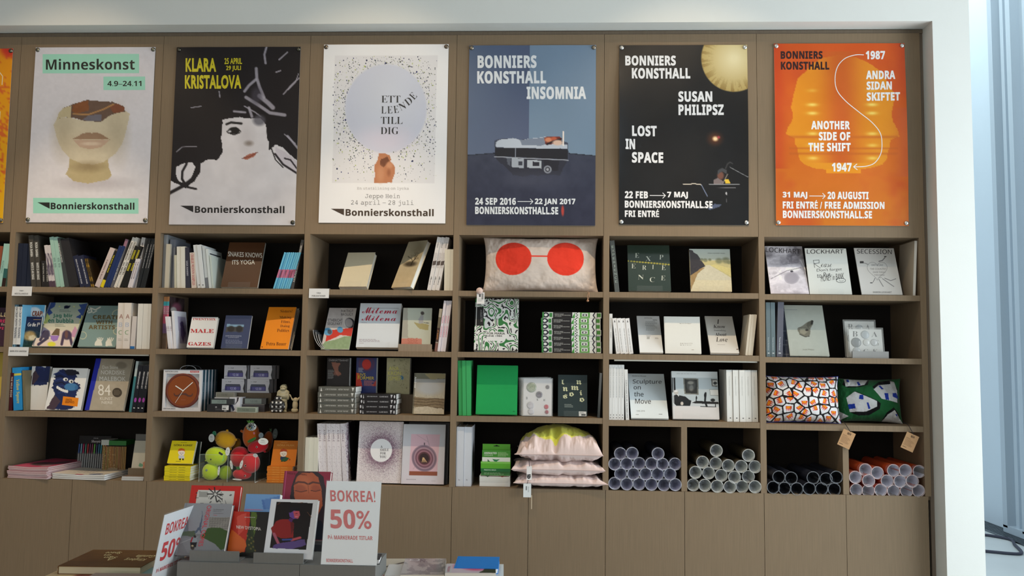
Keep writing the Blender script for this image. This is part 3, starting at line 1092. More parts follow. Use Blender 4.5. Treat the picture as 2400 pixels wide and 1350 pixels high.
def sp(x0, x1, tx, ty, label, n=1, w=.17, y0=.03, jy=.004, gap=.97, zb=None, **k):
    """upright books, spine to the room; x0..x1 where they meet the shelf, tx/ty the top left corner"""
    c, r = SH
    z0 = (zsh(c, r) if zb is None else zb) + .0008
    Xa, Xb = solX(zx(x0), y0, z0), solX(zx(x1), y0, z0)
    z1 = solZ(zy(ty), Xa, y0)
    Xt = solX(zx(tx), y0, z1)
    a = math.atan2(Xt - Xa, z1 - z0)
    lo, hi = xin(c)[0] + .0012, xin(c)[1] - .0012
    if Xa < lo:
        Xb, Xa = max(Xb, lo + (Xb - Xa) * .8), lo
    Xb = min(Xb, hi)
    if a > 0:
        a = min(a, max(0, math.atan2(hi - Xb, z1 - z0)))
    elif a < 0:
        a = max(a, min(0, math.atan2(lo - Xa, z1 - z0)))
    if abs(a) < .012:
        a = 0
    st = (Xb - Xa) / n
    t = st * math.cos(a) * gap
    h = (z1 - z0 - t * abs(math.sin(a))) / math.cos(a)
    r0 = None
    out = []
    for i, nm in enumerate(names(label, n)):
        px_ = Xa + (i + 1) * st if a >= 0 else Xa + i * st
        M = TR(px_, y0 + rng.uniform(-jy, jy), z0) @ Matrix.Rotation(a, 4, 'Y') @ TR(0 if a >= 0 else t, 0, 0) @ RZ(90)
        if r0 is None:
            r0 = mkbook(w, h, t, nm, label.split('|')[-1] if n > 1 else None, **k)
            r0.matrix_world = M
            out.append(r0)
        else:
            out.append(dup(r0, M, nm))
    return out


def fb(bl, br, tl, trx, label, t=.015, y0=.05, tilt=None, yaw=0, zb=None, stand=0, **k):
    """book shown face out, leaning back; corners given in the current picture window"""
    c, r = SH
    zbase = zsh(c, r) if zb is None else zb
    px0, px1, ptx, pty = zx(bl[0]), zx(br), zx(tl[0]), zy(tl[1])
    best = None
    for th in ([tilt] if tilt is not None else range(6, 42, 2)):
        s_, c_ = math.sin(R(th)), math.cos(R(th))
        z0 = zbase + t * s_ + .001 + (.003 if stand else 0)
        X0 = solX(px0, y0, z0)
        h = .2
        f_ = lambda h: proj((X0 - h * s_ * math.sin(R(yaw)), y0 + h * s_ * math.cos(R(yaw)), z0 + h * c_))
        for _ in range(4):
            a, b_ = f_(h)[1], f_(h + .01)[1]
            h += (pty - a) / ((b_ - a) / .01)
        e = abs(f_(h)[0] - ptx)
        if best is None or e < best[0] - .3:
            best = (e, th, z0, X0, h)
    e, th, z0, X0, h = best
    # width: solve so that the lower right corner lands where the photograph has it
    w_ = .15
    g = lambda w_: proj((X0 + w_ * math.cos(R(yaw)), y0 + w_ * math.sin(R(yaw)), z0))[0]
    for _ in range(4):
        a, b_ = g(w_), g(w_ + .01)
        w_ += (px1 - a) / ((b_ - a) / .01)
    M = TR(X0, y0, z0) @ RZ(yaw) @ RX(-th)
    q = Q(tl[0], trx, tl[1], bl[0], br, bl[1])
    rt = mkbook(w_, h, t, label, q=q, **k)
    rt.matrix_world = M
    if stand:
        acrylic_stand(M, w_, h, t, th, zbase, label.split(',')[0], stand)
    return rt, (w_, h, t, th, M)


def acrylic_stand(M, w, h, t, th, zb, of, kind=1):
    s = thing('book_stand', ' '.join(('clear stand holding the ' + of).split()[:16]), 'book stand', M, 'clear acrylic book stands')
    a, e = w * .2, w * .8
    A = (210, 222, 220)
    MB().box(a, e, t + .001, t + .003, 0, h * .62, A).build('back_plate', 'acrylic', s)
    if kind == 1:
        MB().box(a, e, -.006, t + .003, -.0026, -.0006, A).build('ledge', 'acrylic', s)
        MB().box(a, e, -.0075, -.0055, -.0026, .028, A).box(a, e, -.0077, -.0053, .0275, .0285, (235, 240, 240)).build('lip', 'acrylic', s)
    # strut from the back plate down to the shelf
    top = M @ Vector(((a + e) / 2, t + .003, h * .6))
    Mi = M.inverted()
    P = [Vector((top.x - .02, top.y, top.z)), Vector((top.x + .02, top.y, top.z)), Vector((top.x + .02, top.y + .03, zb + .0005)), Vector((top.x - .02, top.y + .03, zb + .0005))]
    P = [Mi @ p for p in P]
    vec = Mi.to_3x3() @ Vector((0, .002, 0))
    MB().prism([tuple(p) for p in P], tuple(vec), A).build('strut', 'acrylic', s)


FLAT = Matrix(((0, 0, -1, 0), (1, 0, 0, 0), (0, -1, 0, 0), (0, 0, 0, 1)))


def pile(x0, x1, yt, yb, n, label, w=.16, y0=.03, jx=.002, jr=1.2, zb=None, hs=None, **k):
    """books lying flat, spine to the room"""
    c, r = SH
    z0 = (zsh(c, r) if zb is None else zb) + .0006
    Xa, Xb = solX(zx(x0), y0, z0), solX(zx(x1), y0, z0)
    H_ = solZ(zy(yt), Xa, y0) - z0
    t = H_ / n
    r0 = None
    out = []
    for i, nm in enumerate(names(label, n, True)):
        zz = z0 + H_ - i * t
        jx_, jr_ = rng.uniform(-jx, jx), rng.uniform(-jr, jr)
        M = TR((Xa + Xb) / 2 + jx_, y0 + rng.uniform(-.003, .003), zz) @ RZ(jr_) @ TR((Xb - Xa) / 2, 0, 0) @ FLAT
        if r0 is None:
            r0 = mkbook(w, Xb - Xa, t * .97, nm, label.split('|')[-1] if n > 1 else None, **k)
            r0.matrix_world = M
            out.append(r0)
        else:
            out.append(dup(r0, M, nm))
    return out


def vt(t, col, v0=.05, v1=.95, u0=.22, u1=.78, sty='sb', off=0.0, bands=()):
    """spine printing: vertical title, plus bands (v0, v1, colour)"""
    def f(F_):
        for a, b_, c_ in bands:
            F_.R(0, a, 1, b_, c_, 1)
        if t:
            ts = t if isinstance(t, list) else [(t, v0, v1)]
            for s_, a, b_ in ts:
                F_.T(s_, u0, a, u1, b_, col, sty, off, 2, rot=90)
    return f
K0 = (24, 24, 26)
# ================================================================== column 0 (cut by the left edge)
zoom(0, 530, 4.219)
shelf(0, 0)
sp(-60, -25, -5, 195, 'rust brown spine leaning at the left edge, top row', cov=(150, 84, 60))
sp(-25, 10, 35, 170, 'pale aqua spine|two leaning at the left edge', 1, cov=(168, 214, 206), spine=vt('NORDIC', (120, 160, 155), .4, .7))
sp(12, 48, 70, 172, 'pale aqua spine with dark foot, leaning against the first upright', cov=(168, 214, 206), spine=vt('', K0, bands=((.58, .8, (52, 104, 104)), (.8, 1, (52, 36, 32)))))
shelf(0, 1)
fb((-180, 1190), 58, (-170, 805), 66, 'dark plum face-out book with cream and pink lettering at the left edge', cov=(66, 44, 62), tilt=10,
   front=lambda f: (f.T('LE', -40, 855, 18, 895, (225, 205, 160)), f.T('RE', -40, 925, 14, 955, (220, 60, 110)), f.T('en för', -70, 962, 26, 985, (200, 190, 180)), f.T('PI', -40, 1000, 10, 1025, (220, 60, 110))))
shelf(0, 2)
zoom(0, 800, 3.857)
fb((-150, 560), -12, (-130, 100), 0, 'mustard yellow book put in for lit wood at the left edge, third row', cov=(206, 180, 84), tilt=8)  # added book whose yellow stands in for a patch of lit wood

# ================================================================== column 1, row 1
zoom(0, 530, 4.219)
shelf(1, 0)
sp(135, 300, 148, 170, 'dark navy cloth spine|three starting the top row', 3, cov=(26, 34, 54), mt='linen', hard=True)
rb = vt([('ROSA BARBA', .14, .42), ('WHITE IS AN IMAGE', .53, .86)], (225, 225, 220))
sp(315, 405, 285, 88, 'dark grey spine with white vertical title|two beside the navy books', 2, cov=(72, 68, 62), spine=rb, w=.2)
sp(412, 490, 406, 340, 'short thin black spine|two beside the dark grey pair', 2, cov=(42, 40, 40), spine=vt('A PARTIAL INDEX', (190, 188, 180), .1, .8, .35, .65), w=.12)
def marb(c):
    n = fbm(c.X * 1.5, c.Y * 5, 3)
    c.mix(np.clip((n - .42) * 6, 0, 1) * (c.Y > .2) * (c.Y < .75), (88, 78, 96)); c.mix((c.Y > .85) * 1., (84, 66, 80))
sp(492, 555, 437, 186, 'white and violet marbled spine|two leaning beside the mint books', 2, cov=(208, 200, 200), spaint=marb)
sp(562, 640, 489, 104, 'pale mint spine|two leaning left in the top row', 2, cov=(160, 196, 182), spine=vt([('RETRO', .42, .5), ('RETRO', .53, .61)], (120, 150, 140)), w=.19)
sp(642, 688, 548, 115, 'slate grey spine with tiny white title, right of the mint pair', cov=(66, 70, 70), spine=vt('THE SCULPTURE BOOK', (210, 210, 205), .1, .5, .3, .6))
sp(690, 785, 586, 114, 'thick charcoal book leaning left, tallest of the first shelf', cov=(44, 42, 44), hard=True, w=.21, spine=vt('', K0))
sp(790, 900, 712, 282, 'navy paperback with fine white title|two leaning left beside the charcoal book', 2, cov=(38, 42, 66), spine=vt('ESSAYS ON THE MOVING IMAGE', (205, 205, 210), .12, .9, .35, .6), w=.14)
def gold(c):
    n = fbm(c.X * 3, c.Y * 12, 9)
    c.mix(np.clip((n - .45) * 5, 0, 1), (176, 138, 48))
sp(903, 938, 836, 320, 'dark book with gold mottled spine|three leaning left before the gap', 3, cov=(48, 38, 26), spaint=gold, w=.13)
sp(930, 984, 1092, 208, 'pale pink spine leaning right, first after the gap', cov=(206, 190, 186), spine=vt('A WOMAN IN BLUE', (120, 90, 90), .3, .8, .3, .6), w=.13)
sp(985, 1022, 1128, 236, 'black spine with a yellow foot, beside the pink one', cov=(36, 34, 26), spine=vt('THE BOOK OF SIGNS', (214, 200, 40), .12, .6, .3, .65, bands=((.8, 1, (228, 208, 30)),)), w=.13)
sp(1024, 1085, 1182, 190, 'royal navy spine|two leaning right beside the yellow-footed one', 2, cov=(30, 48, 96), w=.14)
sp(1086, 1118, 1240, 125, 'grey spine with a mauve top and vertical title', cov=(100, 100, 106), spine=vt('SHADOWS OF PLACE', (215, 215, 215), .3, .85, .3, .6, bands=((0, .16, (150, 110, 128)),)), w=.15)
sp(1120, 1176, 1312, 106, 'cream spine with black capitals|two leaning right mid-group', 2, cov=(218, 214, 206), spine=vt([('MODERN EXHIBITION', .1, .45), ('IAN ABSTRA', .5, .75)], K0), w=.19)
sp(1178, 1255, 1335, 190, 'black spine with yellow capitals|two beside the cream pair', 2, cov=(26, 25, 22), spine=vt([('SVERIGES', .1, .32), ('ENDING', .42, .6)], (216, 206, 50)), w=.14)
sp(1260, 1308, 1344, 320, 'short white spine with purple ink|two in front of the black group', 2, cov=(214, 210, 216), spine=vt('THE LIGHTHOUSE', (70, 50, 80), .1, .7, .3, .7), w=.08, y0=.022)
sp(1312, 1350, 1405, 110, 'tall white spine with grey print behind the short purple-inked pair', cov=(216, 214, 214), spine=vt('WORKS 2014', (70, 50, 60), .1, .55, .3, .7), w=.17, y0=.05)
sp(1352, 1436, 1468, 118, 'tall black spine with fine white title|three leaning against the upright', 3, cov=(30, 34, 38), spine=vt('THE SOUND OF STILL AND MOVING', (200, 200, 205), .12, .6, .38, .6), w=.19)

# column 1, row 2
shelf(1, 1)
oc = vt('OH CRAP! POTTY TRAINING', (44, 60, 90), .06, .78, .25, .8, bands=((0, 1, (226, 230, 232)), (0, .05, (96, 178, 224)), (.93, 1, (96, 178, 224))))
sp(118, 203, 118, 776, 'white and sky blue spine with dark vertical title|two starting the second row', 2, cov=(120, 190, 226), spine=oc, w=.15)
def pa(c):
    c.mix(np.ones(c.X.shape), (104, 182, 226)); c.ell(290, 845, 70, 46, (236, 242, 246), .3); c.ell(350, 870, 50, 26, (232, 240, 245), .3); c.mix((c.Y > 1000) * 1., (40, 70, 60))
fb((205, 1190), 400, (200, 778), 396, 'sky blue face-out book with brown bubble title', t=.012, y0=.09, tilt=5, paint=pa, cov=(104, 182, 226), front=lambda f: f.T('OH CRAP!', 210, 836, 385, 890, (150, 84, 56), 'sb', .04))
def pa(c):
    c.grad(900, 1190, (30, 36, 78), (36, 66, 58)); c.ell(280, 1080, 62, 46, (176, 150, 100), .5); c.ell(310, 1100, 40, 26, (226, 214, 180), .6); c.noise(24, .08, 3, c.Y > 1030)
fb((206, 1192), 378, (206, 895), 392, 'small night blue book with white title in front of the sky blue one', t=.01, y0=.05, tilt=7, paint=pa, cov=(30, 36, 78), front=lambda f: f.T('Go the F*', 248, 950, 378, 990, (238, 238, 238), 'fi', 0).R(300, 922, 385, 925, (190, 160, 100)))
def pa(c):
    X, Y = c.X, c.Y
    c.grad(755, 1190, (168, 190, 176), (232, 212, 190)); c.mix((Y > 1040) * .8, (226, 208, 200))
    B = (66, 92, 158)
    for P_ in ([(490, 750), (560, 752), (545, 800), (500, 820), (520, 860), (470, 900), (430, 940)], [(860, 760), (780, 770), (800, 810), (765, 830), (790, 870), (745, 900), (800, 920), (840, 900)]):
        c.poly(P_, B, jit=16)
    c.poly([(470, 860), (420, 960), (450, 970), (500, 930)], (196, 210, 130), jit=14); c.poly([(800, 880), (780, 960), (800, 980), (830, 900)], (212, 214, 120), jit=12)
    c.poly([(390, 1100), (430, 1000), (490, 1040), (500, 1100)], (120, 124, 150), jit=10); c.poly([(690, 1090), (740, 990), (780, 1050), (770, 1120)], (200, 150, 180), jit=10)
    c.line([(400, 1130), (440, 1060), (470, 1050), (470, 1110), (380, 1175)], 26, (48, 44, 76)); c.ell(450, 1075, 38, 40, (54, 48, 82), .3); c.line([(350, 1110), (330, 1180)], 14, (48, 44, 76))
    c.ell(660, 1080, 46, 46, (62, 48, 80), .3); c.line([(625, 1090), (610, 1170)], 26, (62, 48, 80)); c.line([(690, 1090), (710, 1170)], 26, (62, 48, 80)); c.ell(655, 1075, 16, 40, (108, 72, 70), .6)
    c.poly([(505, 1080), (555, 1015), (590, 1020), (585, 1085)], (104, 84, 60)); c.poly([(500, 1085), (585, 1085), (570, 1130), (530, 1145), (500, 1120)], (158, 120, 196)); c.ell(510, 1170, 40, 22, (228, 222, 60), .4)
    c.ell(660, 800, 26, 16, (26, 34, 60), .3); c.line([(640, 812), (690, 790)], 12, (26, 34, 60)); c.ell(590, 795, 9, 7, (216, 220, 150), .4); c.ell(730, 795, 9, 7, (216, 220, 150), .4)
fb((315, 1190), 705, (495, 755), 862, 'pastel picture book with blue apes and teal hand-lettered title', t=.012, y0=.03, paint=pa, res=(90, 120), cov=(190, 200, 190), hard=True,
   front=lambda f: (f.T('Jag blir', 525, 868, 715, 915, (34, 120, 100), 'sb'), f.T('en bubbla', 478, 915, 722, 960, (34, 120, 100), 'sb'), f.lines(545, 978, 655, 2, 14, 4, (90, 110, 100)), f.lines(590, 830, 710, 2, 14, 4, (70, 90, 100))), stand=2)
def pa(c):
    c.mix(np.ones(c.X.shape), (130, 156, 154))
    Wt = (226, 226, 214)
    for P_, w_ in (([(870, 860), (900, 850), (890, 810), (930, 830), (970, 800)], 12), ([(860, 800), (880, 830), (860, 850)], 10), ([(910, 860), (940, 840)], 9)):
        c.line(P_, w_, Wt)
    for cx, cy, r_ in ((1120, 870, 44), (815, 1088, 36), (1135, 1040, 34)):
        d = np.hypot(c.X - cx, c.Y - cy); c.mix(np.clip(1.5 - np.abs(d - r_) / 3, 0, 1), (206, 206, 176))
    for cx in (970, 1070):
        c.poly([(cx - 34, 1190), (cx - 30, 1150), (cx - 10, 1120), (cx + 20, 1130), (cx + 40, 1190)], Wt, jit=10)
        for i in range(4):
            c.line([(cx - 10 + i * 13, 1140), (cx - 14 + i * 18, 1106 + abs(i - 1.5) * 6)], 9, Wt)
fb((765, 1200), 1140, (875, 785), 1180, 'grey-green book with olive capital title and white hands', t=.016, y0=.045, paint=pa, res=(80, 96), cov=(130, 156, 154), hard=True,
   front=lambda f: (f.T('CREATE', 908, 882, 1138, 924, (104, 92, 60), 'sb', .02), f.T('WITH', 936, 936, 1082, 974, (104, 92, 60), 'sb', .02), f.T('ARTISTS', 870, 984, 1112, 1026, (104, 92, 60), 'sb', .02)), stand=2)
abc = lambda f: (f.T('A', .25, .25, .8, .345, (150, 90, 80), 's'), f.T('B', .25, .43, .75, .52, (176, 190, 214), 's'), f.T('C', .25, .6, .75, .69, (120, 160, 110), 's'), f.lines(.2, .78, .8, 3, .02, .006, (170, 160, 150)))
sp(1143, 1282, 1168, 758, 'thick cream spine with coloured letters ABC|two beside the grey-green book', 2, cov=(228, 220, 212), spine=abc, w=.13, mt='linen')
sp(1286, 1330, 1310, 890, 'short pink-edged spine with a blue foot, right of the ABC pair', cov=(214, 206, 202), spine=vt('', K0, bands=((.92, 1, (40, 110, 180)),)), w=.1)
sp(1343, 1476, 1366, 766, 'plain white spine|five at the right end of the second row', 5, cov=(232, 232, 228), w=.14)

# column 1, row 3
zoom(0, 800, 3.857)
shelf(1, 2)
sp(80, 108, 84, 285, 'short dark red spine at the left end of the third row', cov=(74, 26, 34), spine=vt('THE WILD BOOK', (215, 200, 190), .1, .65), w=.12)
sp(122, 206, 110, 232, 'bright blue spine with a yellow vertical title', cov=(44, 148, 214), spine=vt('Yellow Square', (226, 214, 90), .28, .84, .3, .75, 'f', bands=((.14, .19, (214, 206, 90)),)), w=.15)
sp(212, 236, 200, 262, 'thin olive spine beside the bright blue one', cov=(120, 112, 88), w=.13)
def beast(dx, dy, s=1.0):
    def pa(c):
        D, Bk, Sn = (34, 46, 92), (28, 30, 52), (74, 128, 178)
        tx = lambda P_: [(dx + x * s, dy + y * s) for x, y in P_]
        c.poly(tx([(90, 30), (150, 18), (230, 20), (265, 70), (250, 130), (300, 160), (255, 230), (260, 270), (240, 350), (180, 380), (60, 380), (20, 330), (70, 300), (60, 230), (40, 180), (60, 100)]), D, jit=40, js=.05)
        for i in range(7):
            c.line(tx([(60 + i * 6, 60 + i * 28), (110 + i * 8, 40 + i * 30), (170, 70 + i * 30)]), 9 * s, Bk if i % 2 else (46, 62, 120))
        c.poly(tx([(150, 20), (220, 10), (280, 30), (285, 60), (180, 70)]), (36, 36, 50), jit=18, js=.05)
        c.ell(dx + 215 * s, dy + 172 * s, 62 * s, 34 * s, Sn, .15); c.ell(dx + 262 * s, dy + 176 * s, 15 * s, 19 * s, (60, 110, 160), .3)
        for ex in (165, 215):
            c.ell(dx + ex * s, dy + 105 * s + (ex - 165) * .35, 22 * s, 16 * s, (236, 236, 232), .2); c.ell(dx + (ex + 4) * s, dy + 108 * s + (ex - 165) * .35, 8 * s, 10 * s, K0, .3)
        for i in range(6):
            c.ell(dx + (92 + i * 17) * s, dy + (178 + i * 12 - i * i) * s, 11 * s, 14 * s, (240, 240, 238), .25)
        c.poly(tx([(60, 250), (20, 320), (-20, 370), (60, 380), (120, 300)]), (78, 62, 74), jit=14)
        c.poly(tx([(-10, 290), (20, 330), (0, 350), (-30, 310)]), (240, 240, 238), jit=8)
    return pa
fb((245, 610), 410, (220, 225), 440, 'white face-out book with a shaggy blue creature, partly hidden behind its twin', t=.02, y0=.07, yaw=0, tilt=6, paint=beast(200, 10), res=(60, 90), hard=True)
fb((405, 615), 728, (483, 240), 800, 'white face-out book, shaggy blue creature and orange label', t=.022, y0=.03, paint=beast(430, 238), res=(90, 110), hard=True,
   front=lambda f: (f.P([(572, 495), (712, 508), (700, 585), (560, 572)], (240, 140, 30)), f.T('FINSTA', 596, 516, 652, 536, (120, 60, 20), 'sb'), f.T('GRAPHICS', 590, 536, 672, 556, (120, 60, 20), 'sb')), stand=2)
def pa(c):
    c.mix(np.ones(c.X.shape), (176, 166, 148)); c.noise(7, .03); c.ell(1100, 215, 50, 32, (120, 112, 98), .4, .6)
    c.mix((c.X < c.q.xy(.14, 0)[0] + (615 - c.Y) * .0 - (c.Y - 155) * .245) * 1., (36, 46, 170))
fb((765, 618), 1112, (870, 155), 1212, 'large taupe art book, white hand lettering and blue strip', t=.02, y0=.03, paint=pa, res=(90, 110), cov=(176, 166, 148), spn=(36, 46, 170), hard=True,
   front=lambda f: (f.T('NORDISKE', 915, 262, 1132, 300, (232, 228, 218), 'g', .01), f.T('MALEBOK', 900, 318, 1140, 358, (232, 228, 218), 'g', .01), f.T('84', 888, 390, 1000, 488, (232, 228, 218), 'g', .0), f.T('KUNST', 905, 502, 1020, 528, (232, 228, 218), 'g', .0),
                    f.T('NERE', 920, 538, 1018, 562, (232, 228, 218), 'g', 0), f.T('Den Store', 928, 218, 1070, 248, (232, 228, 218), 'g', 0), f.E(1060, 460, 44, 42, (74, 66, 56)), f.lines(1030, 440, 1092, 4, 12, 3, (150, 140, 120))), stand=2)
sp(1162, 1185, 1228, 178, 'tall teal and white spine leaning left of the black row', cov=(198, 214, 216), spine=vt('', K0, bands=((.3, 1, (70, 140, 150)),)), w=.17, y0=.04)
sp(1187, 1300, 1256, 212, 'black spine with white title and magenta mark|three', 3, cov=(22, 24, 34), spine=lambda f: (f.T('PERFORMANCE ART', .35, .14, .7, .5, (220, 220, 225), 'sb', rot=90), f.E(.5, .74, .3, .05, (170, 70, 170)), f.R(.3, .9, .7, .92, (220, 220, 220))), w=.17)
# ================================================================== column 2, row 1
zoom(350, 530, 4.218)
shelf(2, 0)
sp(96, 146, 116, 85, 'tall grey book in clear film, leftmost of its shelf', cov=(142, 148, 154), mt='glossy', w=.24, hard=True, y0=.04)
sp(150, 191, 168, 177, 'thin cream spine beside the tall film-wrapped grey book', cov=(190, 184, 168), w=.16)
sp(194, 246, 208, 131, 'blue-grey spine|two beside the thin cream one', 2, cov=(112, 118, 130), w=.2, y0=.05)
sp(248, 270, 246, 286, 'short cream spine in front of the white pair', cov=(196, 192, 172), w=.13)
sp(272, 357, 268, 200, 'thick off-white spine|two beside the near-black one', 2, cov=(222, 220, 210), w=.16)
sp(360, 408, 344, 208, 'near-black spine with a small pale title', cov=(52, 52, 66), spine=vt('SAGA KANEBO', (180, 180, 190), .33, .7, .3, .65), w=.17)
sp(416, 468, 398, 258, 'cream spine with red capitals', cov=(222, 208, 196), spine=vt('CHARLIE WESTON SAMPLES', (186, 60, 56), .03, .92, .2, .75, 'f'), w=.14)
sp(476, 556, 432, 182, 'white spine leaning left|two beside the red-lettered one', 2, cov=(226, 229, 230), spine=lambda f: f.E(.5, .93, .16, .012, (60, 60, 60)), w=.17)
sp(560, 590, 520, 195, 'white booklet with grey-blue edge leaning left', cov=(206, 212, 214), w=.16, spine=vt('', K0, bands=((.75, 1, (120, 124, 130)),)))
sp(592, 618, 556, 225, 'white folder leaning left with striped cover top', cov=(222, 228, 226), w=.2, front=lambda f: f.R(.1, .1, .9, .13, (60, 64, 72)).R(.3, .16, .9, .17, (120, 120, 124)))
sp(620, 640, 592, 290, 'thin pale green-white booklet, last of the left group', cov=(206, 216, 208), w=.22)
fb((705, 612), 1068, (798, 160), 1152, 'dark brown face-out book with white hand-painted capitals', t=.016, y0=.04, cov=(84, 54, 34), stand=1,
   front=lambda f: (f.T('SNAKES KNOWS', 782, 262, 1118, 312, (232, 226, 214), 'g', .01, sk=14), f.T("ITS YOGA", 822, 340, 1045, 386, (232, 226, 214), 'g', .01, sk=-4)))
bb = vt('', K0, bands=((.0, 1, (108, 190, 224)), (.47, .7, (208, 92, 126)), (0, .0, K0)))
sp(1222, 1390, 1336, 256, 'thin sky blue spine with a pink band|eight leaning right', 8, cov=(108, 190, 224), spn=(70, 150, 196), spine=lambda f: f.R(.1, 0, .75, 1, (118, 198, 230)).R(.0, .47, 1, .7, (204, 90, 124)), w=.13)
sp(1394, 1424, 1500, 132, 'dark grey book with white block capitals leaning on the upright', cov=(76, 74, 74), spine=vt([('HETEROTOPIAS', .12, .42), ('NEW SOCIETY', .48, .86)], (226, 224, 220), u0=.2, u1=.75), w=.2)
# row 2
shelf(2, 1)
def mag(c):
    c.grad(0, 1, (230, 120, 150), (214, 90, 130)); c.mix((c.Y < .1) * 1., (200, 140, 90)); c.mix(((c.Y > .1) & (c.Y < .17)) * 1., (80, 190, 200)); c.mix((c.Y > .52) * 1., (150, 118, 160)); c.mix((c.Y > .7) * 1., (130, 108, 90)); c.noise(30, 9, 4)
def magc(c):
    c.mix(np.ones(c.X.shape), (66, 52, 54)); c.noise(50, 6, 4)
    c.ell(.5, .2, .3, .1, (150, 90, 110), .6); c.ell(.3, .25, .2, .06, (200, 196, 190), .4)
sp(85, 158, 88, 696, 'magenta and violet photo spine|three in the second column', 3, cov=(70, 56, 58), spaint=mag, spine=lambda f: f.T('CURE', .2, .2, .8, .34, (240, 230, 235), 'sb', rot=90), paint=magc, w=.2, y0=.07)
sp(190, 240, 158, 893, 'thin white booklet leaning left|three below the magenta spines', 3, cov=(228, 226, 230), spine=vt('TIM 2', (150, 120, 140), .3, .45), w=.12, y0=.03)
def vio(c):
    c.mix(np.ones(c.X.shape), (226, 226, 234)); c.poly([(.25, .15), (.9, .15), (.9, .85), (.3, .86)], (168, 160, 186)); c.poly([(.4, .3), (.7, .25), (.85, .6), (.6, .82), (.45, .7)], (96, 80, 124), jit=.2, js=5)
sp(242, 269, 218, 836, 'white book with a violet painted cover facing right', cov=(226, 226, 232), paint=vio, res=(30, 40), w=.16, y0=.03)
Rd = (196, 52, 56)
fb((368, 1213), 630, (425, 898), 674, 'white face-out book with wide red slab capitals', t=.02, y0=.03, hard=True, stand=2,
   front=lambda f: (f.T('TWENTYSIX', 430, 908, 650, 932, Rd, 'f', .004), f.T('MALE', 408, 1022, 634, 1062, Rd, 'f', .01), f.T('GAZES', 386, 1158, 608, 1195, Rd, 'f', .01)))
def pa(c):
    c.mix(np.ones(c.X.shape), (66, 74, 108)); c.poly([(760, 972), (925, 975), (915, 1050), (752, 1052)], (80, 78, 76)); c.poly([(760, 972), (925, 975), (922, 1000), (757, 998)], (140, 176, 204))
    c.ell(800, 1020, 34, 30, (54, 48, 44), .4); c.ell(880, 1020, 32, 34, (50, 46, 44), .4)
fb((705, 1216), 967, (748, 882), 998, 'glossy navy face-out book with a small landscape photograph', t=.012, y0=.03, tilt=18, mt='glossy', paint=pa, res=(50, 60), cov=(66, 74, 108), stand=1,
   front=lambda f: (f.T('OMFORMNINGENS', 748, 1086, 905, 1098, (180, 186, 205), 's'), f.T('KAMPANJEN', 775, 1104, 880, 1114, (180, 186, 205), 's'), f.lines(750, 1132, 930, 3, 14, 4, (150, 158, 184))))
fb((1150, 1214), 1400, (1240, 812), 1483, 'pale grey book standing behind the orange booklet', t=.02, y0=.07, cov=(190, 188, 180), hard=True)
Kb = (96, 48, 20)
fb((1095, 1208), 1372, (1183, 800), 1418, 'bright orange booklet with brown slab lettering', t=.008, y0=.025, yaw=-6, cov=(246, 146, 30), stand=2,
   front=lambda f: (f.T('Sisters!', 1282, 826, 1385, 854, Kb, 'f', -.008), f.T('Making', 1275, 888, 1380, 920, Kb, 'f', -.008), f.T('Films,', 1290, 932, 1374, 960, Kb, 'f', -.008), f.T('Doing', 1284, 974, 1370, 1004, Kb, 'f', -.008),
                    f.T('Politics', 1256, 1014, 1366, 1044, Kb, 'f', -.008), f.T('Petra Bauer', 1156, 1142, 1350, 1174, Kb, 'f', -.008), f.E(1115, 1190, 5, 5, K0)))

# ================================================================== column 3, row 1
zoom(700, 530, 4.218)
shelf(3, 0)
fb((395, 620), 672, (492, 262), 768, 'blank cream face-out book on a clear stand', t=.03, y0=.05, yaw=-8, cov=(212, 204, 178), hard=True, stand=1, mt='paper')
def pa(c):
    c.grad(160, 620, (190, 184, 160), (206, 186, 150)); c.noise(10, .02, 3)
    r = random.Random(4)
    def br(x, y, a, l, w_, d):
        x2, y2 = x + math.cos(a) * l, y - math.sin(a) * l
        c.line([(x, y), (x2, y2)], w_, (44, 38, 30), .8)
        if d < 5:
            for _ in range(2 if d else 4):
                br(x2, y2, a + r.uniform(-.8, .8), l * r.uniform(.6, .9), w_ * .66, d + 1)
    br(1100, 410, 1.2, 40, 9, 0)
    c.ell(1095, 395, 60, 26, (40, 34, 28), .8, .75); c.ell(1180, 260, 70, 90, (110, 100, 76), 1.2, .45)
fb((915, 628), 1104, (1068, 156), 1258, 'tall book of a bare black tree turned to the left', t=.03, y0=.06, yaw=-34, tilt=26, paint=pa, res=(70, 90), cov=(200, 188, 158), hard=True, stand=1)
sc_ = lambda f: (f.T('STIMULUS', .3, .1, .7, .2, (50, 46, 46), 's', rot=90), f.Ln([(0.1, .5), (.9, .48)], .08, (60, 54, 50)), f.lines(.1, .3, .95, 26, .011, .003, (150, 130, 122), seed=5), f.T('Roma', .3, .74, .7, .9, (50, 46, 46), 'scr', rot=90))
sp(1268, 1388, 1372, 105, 'white spine with brown scribbles|three leaning right', 3, cov=(222, 218, 216), spine=sc_, w=.15)
sp(1436, 1524, 1454, 228, 'plain cream spine|three against the upright', 3, cov=(230, 226, 210), w=.13)
shelf(3, 1)
